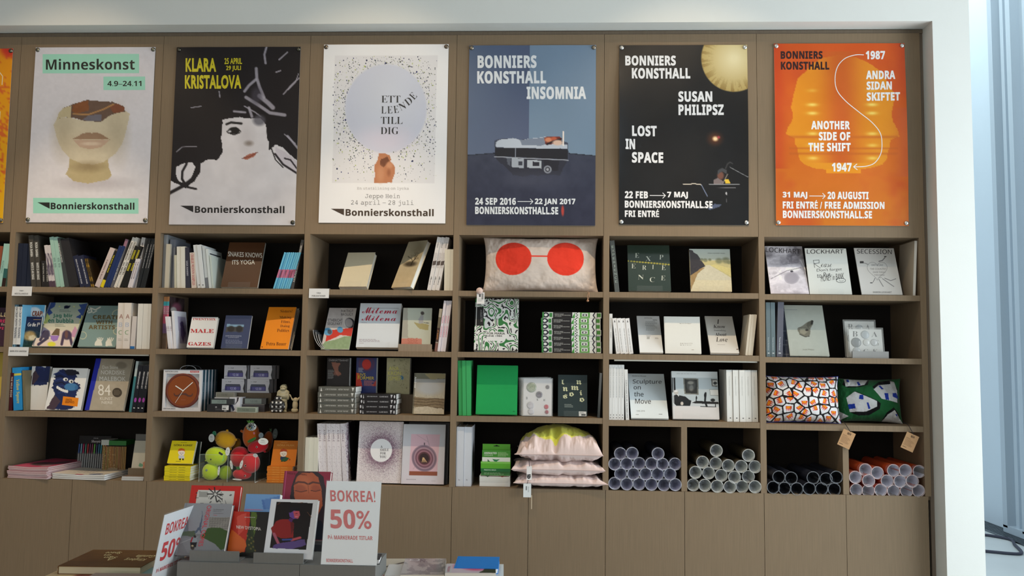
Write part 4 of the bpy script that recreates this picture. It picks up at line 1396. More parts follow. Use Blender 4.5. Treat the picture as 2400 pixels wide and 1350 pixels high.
# curled loose magazines at the left end of the second row
for i in range(3):
    b = MB()
    X0, z0 = solX(zx(136 + i * 26), .03, zsh(3, 1)), zsh(3, 1) + .001
    t_ = np.linspace(0, 1, 14)
    cx = X0 + .085 * t_ ** 1.6
    cz = z0 + .112 * (1 - t_) ** 1.8 - i * .012 * (1 - t_)
    P0 = np.stack([cx, np.full(14, .03 + i * .002), cz], -1)
    G = np.stack([P0, P0 + (.0, .2, 0)])
    b.grid(G, (190, 192, 190))
    G2 = G + np.array([.002 + .002 * t_, 0 * t_, -0 * t_]).T * 1.0
    b.grid(G2[::-1], (70, 72, 74))
    b.grid(np.stack([G[0], G2[0]]), (226, 226, 224))
    tag(b.build('magazine', 'coated'), 'curled grey magazine slumped against the upright, %s' % ['outermost', 'middle', 'innermost'][i] + ' of three', 'magazine', 'slumped magazines')
def pa(c):
    c.grad(800, 1220, (196, 192, 192), (206, 200, 198)); c.poly([(450, 800), (620, 806), (600, 1000), (470, 990)], (216, 212, 210)); c.noise(7, .03)
    c.poly([(285, 1040), (520, 1010), (560, 1010), (545, 1095), (420, 1085), (270, 1150)], (198, 52, 44), jit=16)
    c.ell(300, 1050, 46, 38, (96, 162, 206), .15); c.ell(318, 1052, 22, 24, (70, 84, 100), .3); c.ell(425, 1030, 30, 30, (90, 158, 204), .2)
    c.ell(530, 960, 50, 50, (44, 44, 50), .15); c.ell(520, 960, 40, 44, (178, 174, 176), .2)
    c.poly([(225, 1190), (260, 1150), (360, 1130), (460, 1100), (545, 1088), (540, 1150), (510, 1222), (215, 1222)], (136, 160, 124), jit=14); c.noise(10, .05, 8, c.Y > 1100)
fb((218, 1222), 498, (330, 808), 615, 'grey magazine cover with red and blue hoses', t=.004, y0=.03, tilt=34, paint=pa, res=(80, 100), stand=2, name='magazine', cat='magazine',
   front=lambda f: (f.T('RIKTIGT', 452, 826, 580, 852, (60, 60, 66), 'g'), f.T('BROLIGT', 448, 862, 572, 888, (60, 60, 66), 'g'), f.T('ETHERICHT', 310, 920, 458, 950, (60, 60, 66), 'g'), f.T('SEGELFART', 300, 956, 450, 984, (60, 60, 66), 'g')))
fb((565, 1188), 980, (628, 762), 1030, 'large white box with red cursive lettering', t=.035, y0=.045, tilt=20, cov=(214, 222, 230), hard=False, stand=1, name='boxed_book', zb=zsh(3, 1) + .004,
   front=lambda f: (f.T('Milema', 640, 802, 985, 862, (186, 44, 70), 'scr', 0.0), f.T('Milena', 632, 878, 970, 934, (186, 44, 70), 'scr', 0.0), f.R(700, 808, 1000, 811, (120, 124, 134)), f.lines(600, 1112, 820, 3, 10, 3, (150, 130, 140)), f.lines(630, 950, 700, 1, 10, 3, (150, 130, 140)), f.lines(600, 1148, 660, 1, 9, 3, (150, 130, 140))))
def pa(c):
    c.grad(808, 1168, (196, 204, 190), (196, 196, 178)); c.mix((c.Y > 1085) * (c.X < 1220) * 1., (206, 132, 112)); c.mix((c.X < 1090 - (c.Y - 808) * .02) * (c.Y < 1080) * .5, (150, 140, 130))
    c.ell(1240, 855, 18, 16, (60, 50, 46), .4); c.poly([(1225, 870), (1250, 880), (1245, 960), (1200, 960), (1195, 910)], (168, 168, 170), jit=10); c.line([(1250, 940), (1300, 945)], 6, (90, 90, 80)); c.poly([(1150, 940), (1300, 960), (1290, 1010), (1200, 1000)], (170, 160, 110), jit=12)
fb((1012, 1165), 1300, (1046, 808), 1342, 'shiny gold-tinted photo book behind a veneer ledge', t=.014, y0=.05, tilt=12, mt='glossy', paint=pa, res=(70, 84), cov=(190, 196, 184), zb=zsh(3, 1) + .018,
   front=lambda f: f.T('SIENE', 1080, 1080, 1180, 1130, (190, 110, 90), 's'))
x0_, x1_ = solX(zx(985), .01, zsh(3, 1)), solX(zx(1314), .01, zsh(3, 1))
tag(MB().box(x0_, x1_, .008, .022, zsh(3, 1), zsh(3, 1) + .04, (150, 132, 112)).box(x0_, x1_, .022, .11, zsh(3, 1), zsh(3, 1) + .012, (150, 132, 112)).build('display_ledge', 'veneer'), 'brown veneer ledge in front of the shiny photo book', 'display ledge')
sp(1342, 1370, 1392, 815, 'thin spine with dark picture and orange lettering', cov=(170, 160, 140), spine=vt('AT SILENCE', (180, 120, 60), .5, .72, bands=((.2, .45, (110, 100, 80)), (.45, .78, (66, 42, 34)), (.8, 1, (130, 90, 80)))), w=.14)
sp(1371, 1450, 1437, 735, 'white spine with faint pink title|three leaning against the upright', 3, cov=(234, 228, 236), spine=vt([('MARIA', .3, .45), ('LINDBERG', .5, .72)], (226, 160, 180)), w=.14)

# ---- row 3 of column 3
zoom(700, 800, 3.857)
shelf(3, 2)
zr = solZ(zy(478), solX(zx(900), .2, 1.4), .2)                      # riser behind the stacks
a_, e_ = xin(3)
tag(MB().box(a_ + .06, e_ - .18, .19, DEP - .01, zsh(3, 2), zr, WOODI).build('riser_block', 'veneer'), 'brown veneer riser block carrying the three upright essay books', 'riser')
def pa(c):
    c.mix(np.ones(c.X.shape), (34, 28, 30)); c.poly([(285, 200), (330, 205), (370, 210), (350, 260), (365, 300), (385, 340), (350, 360), (320, 300), (300, 250)], (148, 96, 78), jit=20); c.ell(330, 330, 22, 24, (170, 110, 90), .7, .7)
fb((250, 560), 455, (250, 148), 455, 'black upright book with a twisting pale figure', t=.045, y0=.20, tilt=0, zb=zr, paint=pa, res=(40, 60), cov=(34, 28, 30),
   front=lambda f: (f.T('ÖVERSÄTTBARHET', 264, 162, 444, 188, (190, 186, 186), 'g', 0), f.lines(258, 290, 320, 12, 9, 4, (150, 150, 150))), pg=(238, 236, 230))
def pa(c):
    c.mix(np.ones(c.X.shape), (44, 56, 116)); c.ell(612, 225, 40, 62, (206, 44, 34), .2); d = np.hypot((c.X - 612) / 60, (c.Y - 215) / 76); c.mix(np.exp(-((d - 1) / .2) ** 2) * .5, (120, 40, 70)); c.poly([(515, 320), (545, 330), (560, 400), (575, 480), (510, 480)], (202, 50, 34), jit=14); c.poly([(660, 470), (700, 400), (705, 480)], (180, 50, 40), jit=10)
fb((515, 560), 698, (525, 148), 700, 'deep blue upright book with a red oval and yellow capitals', t=.045, y0=.20, tilt=0, zb=zr, paint=pa, res=(40, 70), cov=(44, 56, 116),
   front=lambda f: (f.T('LIVS', 534, 326, 604, 362, (222, 196, 40), 'g', .01), f.T('FORMER', 534, 364, 680, 400, (222, 196, 40), 'g', .01), f.lines(540, 264, 590, 7, 8, 4, (170, 176, 196)), f.lines(590, 410, 690, 8, 8, 4, (200, 120, 110))), pg=(238, 236, 230))
def pa(c):
    c.mix(np.ones(c.X.shape), (186, 182, 142)); c.noise(9, .05)
    r = random.Random(3)
    for _ in range(46):
        x, y = r.uniform(805, 1000), r.uniform(160, 430); c.line([(x, y), (x + r.uniform(-12, 12), y - r.uniform(2, 10))], 4, (96, 92, 66), .6)
    c.ell(930, 330, 18, 20, (70, 130, 170), .4)
fb((790, 478), 1001, (797, 150), 1008, 'pale olive upright book with thin yellow capitals', t=.045, y0=.20, tilt=0, zb=zr, paint=pa, res=(50, 70), cov=(186, 182, 142),
   front=lambda f: (f.T('ANA', 815, 228, 905, 262, (226, 222, 110), 'g', 0), f.T('KRON', 806, 272, 925, 308, (226, 222, 110), 'g', 0), f.T('ISMER', 812, 318, 935, 354, (226, 222, 110), 'g', 0)), pg=(238, 236, 230))
tri = lambda f: (f.P([(.12, .05), (.86, .07), (.12, .10)], (210, 210, 205), 2), f.T('A TRIP TO THE MOON', .35, .18, .62, .48, (190, 190, 184), 'sb', rot=90), f.T('HISTORY THE POET', .35, .53, .62, .82, (190, 190, 184), 'sb', rot=90), f.P([(.12, .92), (.86, .89), (.86, .96)], (210, 210, 205), 2))
pile(172, 510, 408, 655, 5, 'grey paperback lying spine out|five stacked at the left', w=.14, cov=(92, 92, 86), pg=(238, 238, 234), front=lambda f: f.E(.3, .4, .12, .1, (60, 60, 60)), spine=tri)
tr2 = lambda f: (f.E(.5, .04, .32, .02, (200, 200, 205)), f.P([(.12, .09), (.86, .1), (.12, .12)], (200, 200, 205), 2), f.T('SJÄLVBIOGRAFI', .35, .2, .62, .48, (170, 170, 175), 'sb', rot=90), f.T('CLAIRE BACK', .35, .54, .62, .78, (170, 170, 175), 'sb', rot=90), f.P([(.12, .86), (.86, .84), (.86, .9)], (200, 200, 205), 2), f.E(.5, .95, .32, .02, (200, 200, 205)))
pile(548, 880, 474, 660, 4, 'black paperback lying spine out|four stacked beside the grey ones', w=.14, cov=(28, 25, 28), pg=(238, 238, 234), spine=tr2)
def pa(c):
    c.grad(285, 660, (150, 150, 150), (196, 182, 150)); c.mix((c.Y < 340) * 1., (110, 108, 90)); c.poly([(1130, 290), (1325, 290), (1325, 330), (1180, 345)], (150, 138, 96), jit=16); c.ell(1180, 420, 110, 60, (172, 174, 176), .6)
    c.poly([(1030, 505), (1320, 515), (1320, 610), (1030, 590)], (128, 110, 84), jit=14)
    for y_ in (520, 545, 570, 600):
        c.line([(1030, y_), (1150, y_ + 8), (1230, y_ - 4), (1320, y_ + 6)], 7, (80, 64, 46), .7)
    c.poly([(1050, 600), (1150, 590), (1300, 600), (1310, 650), (1040, 655)], (190, 178, 156), jit=22); c.noise(14, .08, 4, c.Y > 480); c.mix((c.X < 1050 - (c.Y - 285) * .03) * .6, (84, 80, 66))
fb((1027, 655), 1312, (1036, 286), 1322, 'film-wrapped book of a hazy layered landscape', t=.016, y0=.04, tilt=12, mt='glossy', paint=pa, res=(84, 108), cov=(150, 146, 130),
   front=lambda f: f.T('Andrea', 1038, 320, 1056, 420, (226, 224, 220), 'sb', rot=90), stand=2)
# ---- row 4 of column 3
shelf(3, 3)
sp(38, 165, 44, 868, 'thick cream spine|three at the left end of the bottom row', 3, cov=(220, 218, 204), w=.17, hard=True)
def spk(f):
    r = random.Random(8)
    for _ in range(150):
        x, y = r.random(), r.random() ** .8
        f.R(x, y, x + .06, y + .004, r.choice(((150, 110, 130), (90, 70, 90), (190, 160, 170))), 1)
    f.T('A SMILE', .3, .1, .7, .3, (120, 100, 110), 's', rot=90)
def ring(q_, cx, cy, rx, ry, dk=(74, 52, 70)):
    def pa(c):
        c.mix(np.ones(c.X.shape), (232, 224, 226))
        d = np.hypot((c.X - cx) / rx, (c.Y - cy) / ry)
        n = rng.random(c.X.shape)
        p_ = np.clip(1.25 * np.exp(-np.clip(d - 1.0, 0, 9) * 1.6), 0, 1) * (d > .92)
        c.mix((n < p_ * .85) * .75, (146, 104, 130)); c.mix((rng.random(c.X.shape) < p_ * .5) * .85, dk)
        c.mix((d < 1) * 1., (238, 238, 240))
    return pa
def ringc(c):
    ring(None, .55, .45, .25, .3)(c); c.poly([(.4, .0), (1, .0), (1, 1), (.4, 1)], (40, 30, 40), .8, jit=.2, js=3)
sp(185, 395, 167, 742, 'white spine dusted with violet specks|five standing together', 5, cov=(232, 226, 230), spine=spk, w=.24, y0=.04)
sp(400, 440, 376, 742, 'white speckled book with its dark side cover visible', cov=(224, 218, 224), spine=spk, paint=ringc, res=(40, 60), w=.24, y0=.04)
Kt = (90, 88, 96)
fb((520, 1243), 922, (525, 722), 922, 'white book with a violet speckled ring around its title', t=.02, y0=.05, tilt=8, hard=True, mt='coated', paint=ring(None, 733, 968, 98, 98), res=(200, 260), cov=(230, 226, 226), pg=(222, 206, 90), stand=2,
   front=lambda f: (f.T('A', 724, 926, 744, 946, Kt, 'f', 0.0), f.T('SMILE', 722, 952, 802, 974, Kt, 'f', 0.0, sk=-4), f.T('FOR', 724, 982, 776, 1003, Kt, 'f', 0.0), f.T('YOU', 722, 1011, 782, 1033, Kt, 'f', 0.0)))
fb((975, 1250), 1345, (985, 728), 1352, 'black-covered copy standing behind the pink photo book', t=.01, y0=.085, tilt=8, cov=(30, 28, 30))
def pa(c):
    c.grad(748, 1268, (200, 204, 210), (222, 214, 222)); c.poly([(1032, 835), (1290, 835), (1255, 1160), (1003, 1160)], (222, 184, 196)); c.poly([(1003, 1158), (1256, 1158), (1254, 1196), (999, 1194)], (150, 84, 62))
    c.line([(1080, 840), (1180, 900)], 4, (190, 160, 170)); c.line([(1170, 850), (1190, 930)], 4, (180, 150, 160)); c.line([(1040, 1140), (1100, 1060)], 5, (196, 160, 172))
    for r_, col in ((113, (150, 126, 140)), (104, (126, 104, 122)), (94, (170, 138, 152)), (80, (120, 82, 96)), (68, (160, 112, 126)), (55, (92, 56, 62)), (42, (54, 34, 36))):
        c.ell(1142, 1045, r_, r_ * 1.02, col, .05)
    for x_ in (1122, 1134, 1148, 1162):
        c.line([(1132 + (x_ - 1132) * .2, 1040), (x_, 1078)], 6, (214, 176, 130))
    c.line([(1148, 912), (1148, 928)], 8, (60, 50, 60))
fb((925, 1268), 1310, (968, 748), 1342, 'white framed book with a pink photo of concentric rings', t=.022, y0=.04, tilt=8, hard=True, paint=pa, res=(120, 160), cov=(212, 210, 216), stand=2, front=lambda f: (f.lines(975, 1228, 1090, 1, 10, 4, (150, 140, 150)), f.lines(1200, 1238, 1250, 1, 10, 4, (190, 180, 188))))
# ================================================================== column 4
zoom(1050, 530, 4.22)
shelf(4, 1)
def strokes(c, x0, x1, y0, y1, n, seed, sc_=1.0, dens=1.0):
    """generic abstract pattern of fat green strokes and short black dashes"""
    X, Y = c.X, c.Y
    r = random.Random(seed)
    a = fbm((X - x0) / 70 / sc_, (Y - y0) / 70 / sc_, seed, 2)
    k = np.abs(((a * 7.0) % 1) - .5)
    dash = (np.sin(X / 7 + 2 * np.sin(Y / 34)) + np.sin(Y / 8 + 2 * np.cos(X / 30)) > -.25)
    c.mix((k < .13) * dash * .95, (26, 24, 30))
    c.mix(((k > .36) & (k < .5)) * .95, (48, 118, 60))
def pa(c):
    c.mix(np.ones(c.X.shape), (226, 228, 226)); strokes(c, 250, 720, 710, 1240, 40, 21, 1.9)
    c.poly([(380, 1050), (575, 1050), (590, 1100), (560, 1140), (385, 1140)], (228, 230, 228), 1)
    c.poly([(250, 990), (250, 800), (365, 800), (360, 992)], (34, 34, 36))
fb((255, 1236), 690, (288, 715), 718, 'thick white book covered in green and black maze-like strokes', t=.04, y0=.04, tilt=12, hard=True, paint=pa, res=(210, 260), cov=(226, 228, 226),
   front=lambda f: (f.T('FOR MARIA', 390, 1056, 570, 1078, (26, 24, 26), 'g', .02), f.T('JUNE 1985', 376, 1084, 540, 1104, (26, 24, 26), 'g', .02), f.T('A COLLECTION', 330, 830, 350, 950, (170, 170, 170), 's', rot=90)))
def sps(c):
    c.mix(np.ones(c.X.shape), (226, 230, 224))
    X, Y = c.X, c.Y
    for i, yc in enumerate((.04, .13)):
        d = np.hypot((X - .5) / .42, (Y - yc - .02) / .055); c.mix((np.abs(d - .8) < .3) * (i == 0) * 1., (40, 36, 54))
    c.mix((Y < .03) * 1., (60, 130, 66)); c.mix(((Y > .12) & (Y < .17)) * (np.abs(X - .5) < .4) * 1., (60, 130, 66))
    c.mix(((Y > .18) & (Y < .51)) * 1., (34, 32, 34)); c.mix(((Y > .51) & (Y < .55)) * (X < (Y - .5) * 20) * 1., (70, 150, 66))
    z = np.abs((Y - .585) - .012 * np.sign(np.sin(X * 14)) * 1); c.mix((z < .008) * 1., (50, 40, 60))
    d = np.maximum(np.abs(Y - .72) / .085, np.abs(X - .55) / .5); c.mix(((d < 1) & (d > .62)) * 1., (96, 160, 76)); c.mix(((d < .42) & (d > .2)) * 1., (36, 30, 40))
    z = np.abs((Y - .86) - .03 * np.abs(X - .5) * 2); c.mix((z < .012) * 1., (46, 36, 56)); c.mix((np.abs(Y - .96) < .03) * (X > .2) * (X < .85) * 1., (76, 140, 60)); c.mix((np.abs(Y - .925) < .006) * 1., (50, 40, 60))
stx = lambda f: (f.T('EDITED BY CARLOS', .62, .21, .74, .36, (210, 210, 205), 's', rot=90), f.T('THE COLLECTED DRAWINGS', .42, .21, .54, .48, (210, 210, 205), 's', rot=90), f.T('OF A GALLERY', .22, .21, .34, .33, (210, 210, 205), 's', rot=90))
pile(924, 1512, 850, 1252, 7, 'thick book lying flat, black label and green pattern|seven stacked', w=.24, jx=.004, cov=(226, 230, 224), hard=True, spaint=sps, sres=(14, 220), spine=stx, res=(10, 10))

zoom(1050, 820, 3.5525)
shelf(4, 2)
G1 = (62, 168, 98)
sp(88, 192, 80, 88, 'bright green cloth spine|three standing at the left', 3, cov=G1, mt='linen', hard=True, w=.2, gap=.93)
fb((230, 535), 574, (262, 127), 588, 'large plain emerald green face-out book', t=.025, y0=.04, tilt=14, cov=(28, 158, 84), hard=True, stand=2, mt='paper', front=lambda f: f.T('BK', 542, 506, 560, 512, (20, 90, 50)))
# button badge cards in plastic sleeves
bx0, bz = solX(zx(596), .05, zsh(4, 2)), zsh(4, 2)
for i in range(6):
    w_ = .155
    b = MB()
    M = TR(bx0 + .004 * i, .13 - .016 * i, bz + .002) @ RX(-8) @ RY((-2, 1.5, -1, 2, -1.5, 0)[i])
    b.box(0, w_, 0, .0015, 0.004, .205, (226, 222, 222))
    f = Face(b, (0, 0, .205), (w_, 0, 0), (0, 0, -.201), Q(635, 868, 235, 635, 868, 520))
    if i == 5:
        f.T('B', 656, 376, 668, 396, K0, 'f'); f.T('K', 744, 388, 758, 404, K0, 'f'); f.T('H', 800, 392, 814, 408, K0, 'f')
    t0 = tag(b.build('badge_card', 'coated'), 'white card of round badges in clear sleeve, ' + ['rearmost', 'second from the back', 'third from the back', 'fourth from the back', 'second from the front', 'frontmost'][i] , 'badge card', 'badge cards in sleeves')
    t0.matrix_world = M
    if i == 5:
        for cx, cy, r_, col in ((700, 302, 42, (150, 160, 130)), (833, 298, 17, (110, 104, 106)), (764, 358, 28, (96, 84, 100)), (693, 442, 30, (190, 186, 192)), (824, 452, 20, (186, 50, 70)), (698, 490, 26, (196, 194, 200)), (828, 492, 17, (150, 40, 60))):
            u, v = f.q.uv(cx, cy)
            p = f.pt(u, v, 2)
            bb_ = MB().lathe([(0, .003), (r_ / 233 * w_ * .7, .0028), (r_ / 233 * w_, .001), (r_ / 233 * w_, 0)], col, 20, M=TR(*p) @ RX(90))
            if cx == 700:
                for a in range(40):
                    rr = r_ / 233 * w_ * .9 * math.sqrt(random.random())
                    an = random.random() * 6.28
                    P_ = np.array(p) + (rr * math.cos(an), -.0032, rr * math.sin(an))
                    bb_.poly([P_ + (-.002, 0, 0), P_ + (0, 0, -.001), P_ + (.002, 0, .0006)], (60, 80, 60))
            bb_.build('badge', 'glossy', t0)
    MB().box(-.006, w_ + .006, -.0035, -.0033, 0, .21, (230, 236, 238)).build('sleeve', 'film', t0)
CR = (214, 216, 176)
fb((915, 548), 1160, (928, 207), 1165, 'dark slate face-out book with scattered pale blackletter', t=.01, y0=.04, tilt=10, cov=(44, 58, 60), stand=1,
   front=lambda f: [f.T(ch, x_, y_, x_ + w_, y_ + h_, CR, 'fra', .01, sk=4) for ch, x_, y_, w_, h_ in (('l', 955, 248, 22, 40), ('n', 1074, 250, 44, 36), ('n', 962, 308, 42, 36), ('m', 1030, 298, 64, 36), ('o', 1014, 350, 38, 36), ('i', 1098, 334, 24, 42), ('s', 960, 368, 38, 36), ('o', 1098, 394, 40, 36))]
   + [f.lines(972, 450, 1048, 3, 10, 4, (150, 160, 155)), f.R(1090, 508, 1152, 546, (222, 224, 222)), f.lines(1096, 514, 1140, 2, 8, 3, (90, 90, 90)), f.R(1110, 528, 1146, 542, (90, 92, 94), 2)])
sp(1243, 1264, 1262, 192, 'thin dark slate spine leaning on the right upright', cov=(48, 58, 60), w=.17, mt='glossy')
shelf(4, 3)
def cov_(c):
    c.mix(np.ones(c.X.shape), (206, 208, 216)); c.ell(.6, .55, .3, .24, (110, 96, 104), .5, .8); c.ell(.62, .7, .2, .12, (70, 60, 66), .5, .8)
sp(60, 190, 70, 640, 'tall pale grey spine|two at the left end of the bottom row', 2, cov=(206, 210, 218), paint=cov_, w=.2, hard=True, y0=.03, spine=lambda f: f.T('k', .35, .88, .6, .9, (150, 150, 160)))

# ================================================================== column 5
zoom(1400, 530, 4.22)
shelf(5, 0)
EC = (150, 168, 160)
sp(174, 222, 122, 140, 'dark green spine with spaced silver capitals leaning left', cov=(34, 48, 46), mt='glossy', w=.2, spine=lambda f: [f.T(ch, .3, .1 + i * .075, .75, .145 + i * .075, EC, 's', -.01, rot=0) for i, ch in enumerate('EXPERIENCE')])
def pa(c):
    c.mix(np.ones(c.X.shape), (38, 54, 46))
    for i in range(15):
        c.ell(300 + i * 28, 350 + i * 2.4, 9, 7, (214, 196, 60), .9)
    c.line([(290, 349), (700, 384)], 6, (150, 140, 50), .7)
L9 = (('E', 362, 270, 40, 46), ('X', 466, 302, 52, 46), ('P', 598, 286, 38, 46), ('E', 330, 378, 42, 46), ('R', 436, 394, 42, 44), ('I', 532, 388, 18, 42), ('E', 624, 392, 42, 46), ('N', 398, 490, 56, 46), ('C', 514, 512, 50, 48), ('E', 624, 496, 42, 46))
fb((308, 650), 730, (285, 188), 686, 'dark green face-out book with scattered silver capitals', t=.022, y0=.045, tilt=16, mt='glossy', paint=pa, res=(110, 120), cov=(38, 54, 46), stand=1, hard=True,
   front=lambda f: [f.T(ch, x_, y_, x_ + w_, y_ + h_, (196, 200, 186), 'f', -.016) for ch, x_, y_, w_, h_ in L9])
def pa(c):
    c.grad(222, 640, (176, 186, 180), (206, 190, 146)); X, Y = c.X, c.Y
    c.mix((Y > 340) * 1., (196, 184, 130)); c.poly([(925, 520), (1090, 390), (1130, 390), (1340, 520), (1340, 660), (925, 660)], (206, 198, 172)); c.poly([(1110, 395), (1130, 390), (1340, 500), (1340, 420), (1180, 380)], (210, 196, 130)); c.mix((Y > 540) * .3, (236, 214, 160))
    c.poly([(930, 232), (965, 240), (975, 262), (1010, 280), (1040, 330), (1082, 400), (1040, 420), (928, 500)], (52, 46, 50), jit=6); c.poly([(926, 500), (1040, 420), (1080, 410), (1000, 480), (926, 640)], (160, 130, 84), jit=10)
    for x_, y_, r_ in ((1085, 340, 22), (1220, 345, 34), (1290, 340, 38), (1050, 335, 18), (1320, 360, 22), (1130, 335, 16)):
        c.ell(x_, y_, r_, r_ * .8, (120, 122, 92), .7, .85)
    c.noise(9, .08, 3, Y > 400)
fb((925, 652), 1332, (930, 225), 1335, 'face-out photo book of a desert road beside a dark wall', t=.02, y0=.045, tilt=12, mt='glossy', paint=pa, res=(110, 120), cov=(206, 190, 160), stand=1, front=lambda f: f.T('SVENSKA KONSTNÄRER I VÄRLDEN', 1112, 264, 1285, 272, (60, 60, 60), 's'), zb=zsh(5, 0) + .003)
shelf(5, 1)
sp(118, 149, 115, 866, 'tall white spine touching the left upright, second row', cov=(230, 232, 232), spine=vt([('Lucifer', .1, .4), ('Teori', .45, .6)], (120, 124, 126), u0=.35, u1=.6, sty='s'), w=.15)
sp(188, 358, 148, 908, 'white spine with black initial leaning left|four side by side', 4, cov=(232, 232, 232), spine=lambda f: (f.T('A', .3, .06, .65, .12, K0), f.T('TRÄD DE SAMLADE TEXTER', .35, .28, .62, .95, (150, 152, 152), 's', rot=90)), w=.15)
fb((420, 1262), 652, (362, 888), 588, 'white glossy face-out booklet with grey body text', t=.01, y0=.04, hard=False, mt='glossy', cov=(226, 230, 232), stand=2,
   front=lambda f: (f.T('SAMTIDA PEJL', 440, 906, 520, 916, (90, 94, 96), 's'), f.T('TEXTER', 526, 926, 570, 936, (90, 94, 96), 's'), f.lines(455, 944, 580, 5, 11, 4, (160, 166, 168)), f.lines(466, 990, 585, 5, 11, 4, (160, 166, 168)), f.R(480, 1104, 508, 1128, (176, 180, 180)), f.lines(562, 1112, 600, 2, 9, 4, (150, 150, 150)), f.lines(475, 1094, 530, 1, 9, 4, (120, 130, 150))))
fb((672, 1268), 1030, (657, 893), 1003, 'square white face-out book with widely spaced grey letters', t=.014, y0=.04, tilt=14, hard=True, cov=(226, 226, 220), stand=2,
   front=lambda f: (f.T('a r r i v e r', 812, 958, 924, 968, (120, 120, 116), 'mono', -.01), f.T('a u t o c r i t', 820, 1160, 938, 1170, (150, 140, 130), 'mono', -.01), f.T('p a r t i r', 822, 1178, 930, 1188, (150, 140, 130), 'mono', -.01), f.lines(932, 1228, 962, 1, 8, 4, (150, 130, 110))))
KK = (66, 62, 62)
fb((1120, 1275), 1404, (1015, 890), 1300, 'white face-out book with centred black serif title, leaning back', t=.014, y0=.04, hard=True, cov=(224, 222, 216), stand=2, mt='glossy',
   front=lambda f: (f.T('I', 1150, 926, 1172, 972, KK, 'f', -.012), f.T('Know', 1120, 984, 1240, 1020, KK, 'f', -.012), f.T('Something', 1126, 1032, 1250, 1056, (130, 126, 124), 'fi', -.015), f.T('About', 1144, 1068, 1260, 1102, KK, 'f', -.012), f.T('Love', 1162, 1114, 1276, 1162, KK, 'f', -.012), f.lines(1180, 1190, 1280, 1, 8, 3, (160, 150, 150)), f.R(1372, 1232, 1392, 1242, (130, 110, 100))))
sp(1462, 1536, 1505, 872, 'cream spine leaning right|three at the right end', 3, cov=(222, 212, 194), w=.15)

zoom(1400, 820, 3.75)
shelf(5, 2)
sp(102, 235, 100, 130, 'white spine with faint grey vertical capitals|five at the left', 5, cov=(226, 228, 228), spine=lambda f: (f.T('STATENS KONSTNÄRSNÄMND', .3, .05, .62, .6, (150, 154, 156), 's', rot=90), f.T('i', .4, .9, .6, .92, K0), f.T('o', .3, .95, .6, .97, K0)), w=.19)
sp(250, 281, 236, 172, 'white booklet leaning left with tiny grey print', cov=(224, 226, 226), spine=vt('ARKITEKTUR MUSEUM', (140, 140, 142), .2, .95, .3, .6, 's'), w=.18)
TT = (78, 82, 86)
fb((298, 610), 627, (262, 208), 571, 'pale blue-white face-out book with large thin grey title', t=.012, y0=.04, cov=(212, 222, 226), stand=2, hard=True, mt='coated',
   front=lambda f: (f.T('Moderna Museet', 300, 224, 420, 236, TT, 's'), f.T('Sculpture', 305, 262, 555, 312, TT, 's', .008), f.T('on', 314, 326, 376, 356, TT, 's', .008), f.T('the', 320, 376, 402, 420, TT, 's', .008), f.T('Move', 330, 440, 468, 484, TT, 's', .008), f.T('1946–2018', 342, 542, 416, 554, (130, 136, 140), 's'), f.lines(540, 572, 580, 1, 8, 4, TT), f.lines(338, 578, 372, 1, 8, 3, TT)))
def pa(c):
    c.mix(np.ones(c.X.shape), (216, 222, 224)); X, Y = c.X, c.Y
    c.mix(((Y > 244) & (Y < 498)) * 1., (186, 196, 200)); c.mix(((Y > 450) & (Y < 498)) * 1., (200, 204, 206)); c.poly([(648, 246), (680, 246), (684, 370), (655, 380)], (34, 34, 36))
    c.poly([(748, 248), (882, 250), (888, 396), (762, 392)], (120, 120, 112)); c.poly([(760, 258), (872, 260), (876, 386), (772, 382)], (50, 50, 48)); c.ell(820, 312, 40, 52, (76, 76, 74), .3); c.ell(815, 290, 26, 14, (140, 138, 130), .5); c.ell(822, 335, 18, 26, (120, 120, 116), .6)
    c.poly([(993, 252), (1050, 256), (1052, 322), (1002, 320)], (110, 108, 102)); c.poly([(1006, 264), (1048, 266), (1050, 312), (1010, 310)], (206, 206, 200)); c.ell(1030, 290, 16, 14, (60, 60, 60), .4); c.poly([(980, 346), (1060, 346), (1060, 404), (988, 402)], (150, 156, 156)); c.poly([(986, 352), (1060, 352), (1060, 398), (992, 396)], (206, 210, 210))
    c.poly([(660, 410), (690, 395), (720, 402), (770, 412), (800, 440), (822, 450), (815, 496), (690, 496), (664, 470)], (36, 36, 38), jit=6); c.ell(689, 378, 20, 20, (190, 186, 180), .3); c.ell(686, 366, 18, 9, (226, 226, 226), .5); c.poly([(695, 395), (715, 400), (712, 415)], (230, 230, 230)); c.ell(742, 476, 13, 16, (206, 196, 186), .4)
    c.poly([(828, 468), (870, 450), (1062, 458), (1064, 478), (860, 474)], (40, 38, 38)); c.line([(868, 410), (866, 450)], 8, (30, 30, 30)); c.ell(868, 425, 7, 14, (30, 30, 30), .3); c.line([(948, 380), (944, 450), (960, 500)], 16, (30, 30, 32)); c.ell(945, 400, 11, 22, (26, 26, 28), .3); c.ell(1012, 442, 20, 14, (40, 40, 40), .4); c.line([(905, 500), (1040, 502)], 6, (50, 50, 50)); c.line([(1036, 480), (1036, 504)], 8, (40, 40, 40))
    c.mix((Y > 498) * (X < 900) * 1., (218, 212, 212)); c.mix((Y > 504) * 1., (218, 214, 212))
fb((665, 612), 1074, (645, 187), 1047, 'face-out book photographed with an old man in an armchair', t=.03, y0=.05, tilt=12, hard=True, paint=pa, res=(150, 150), cov=(216, 220, 222), stand=1, mt='glossy', front=lambda f: f.lines(690, 208, 920, 1, 8, 4, (170, 176, 178)))
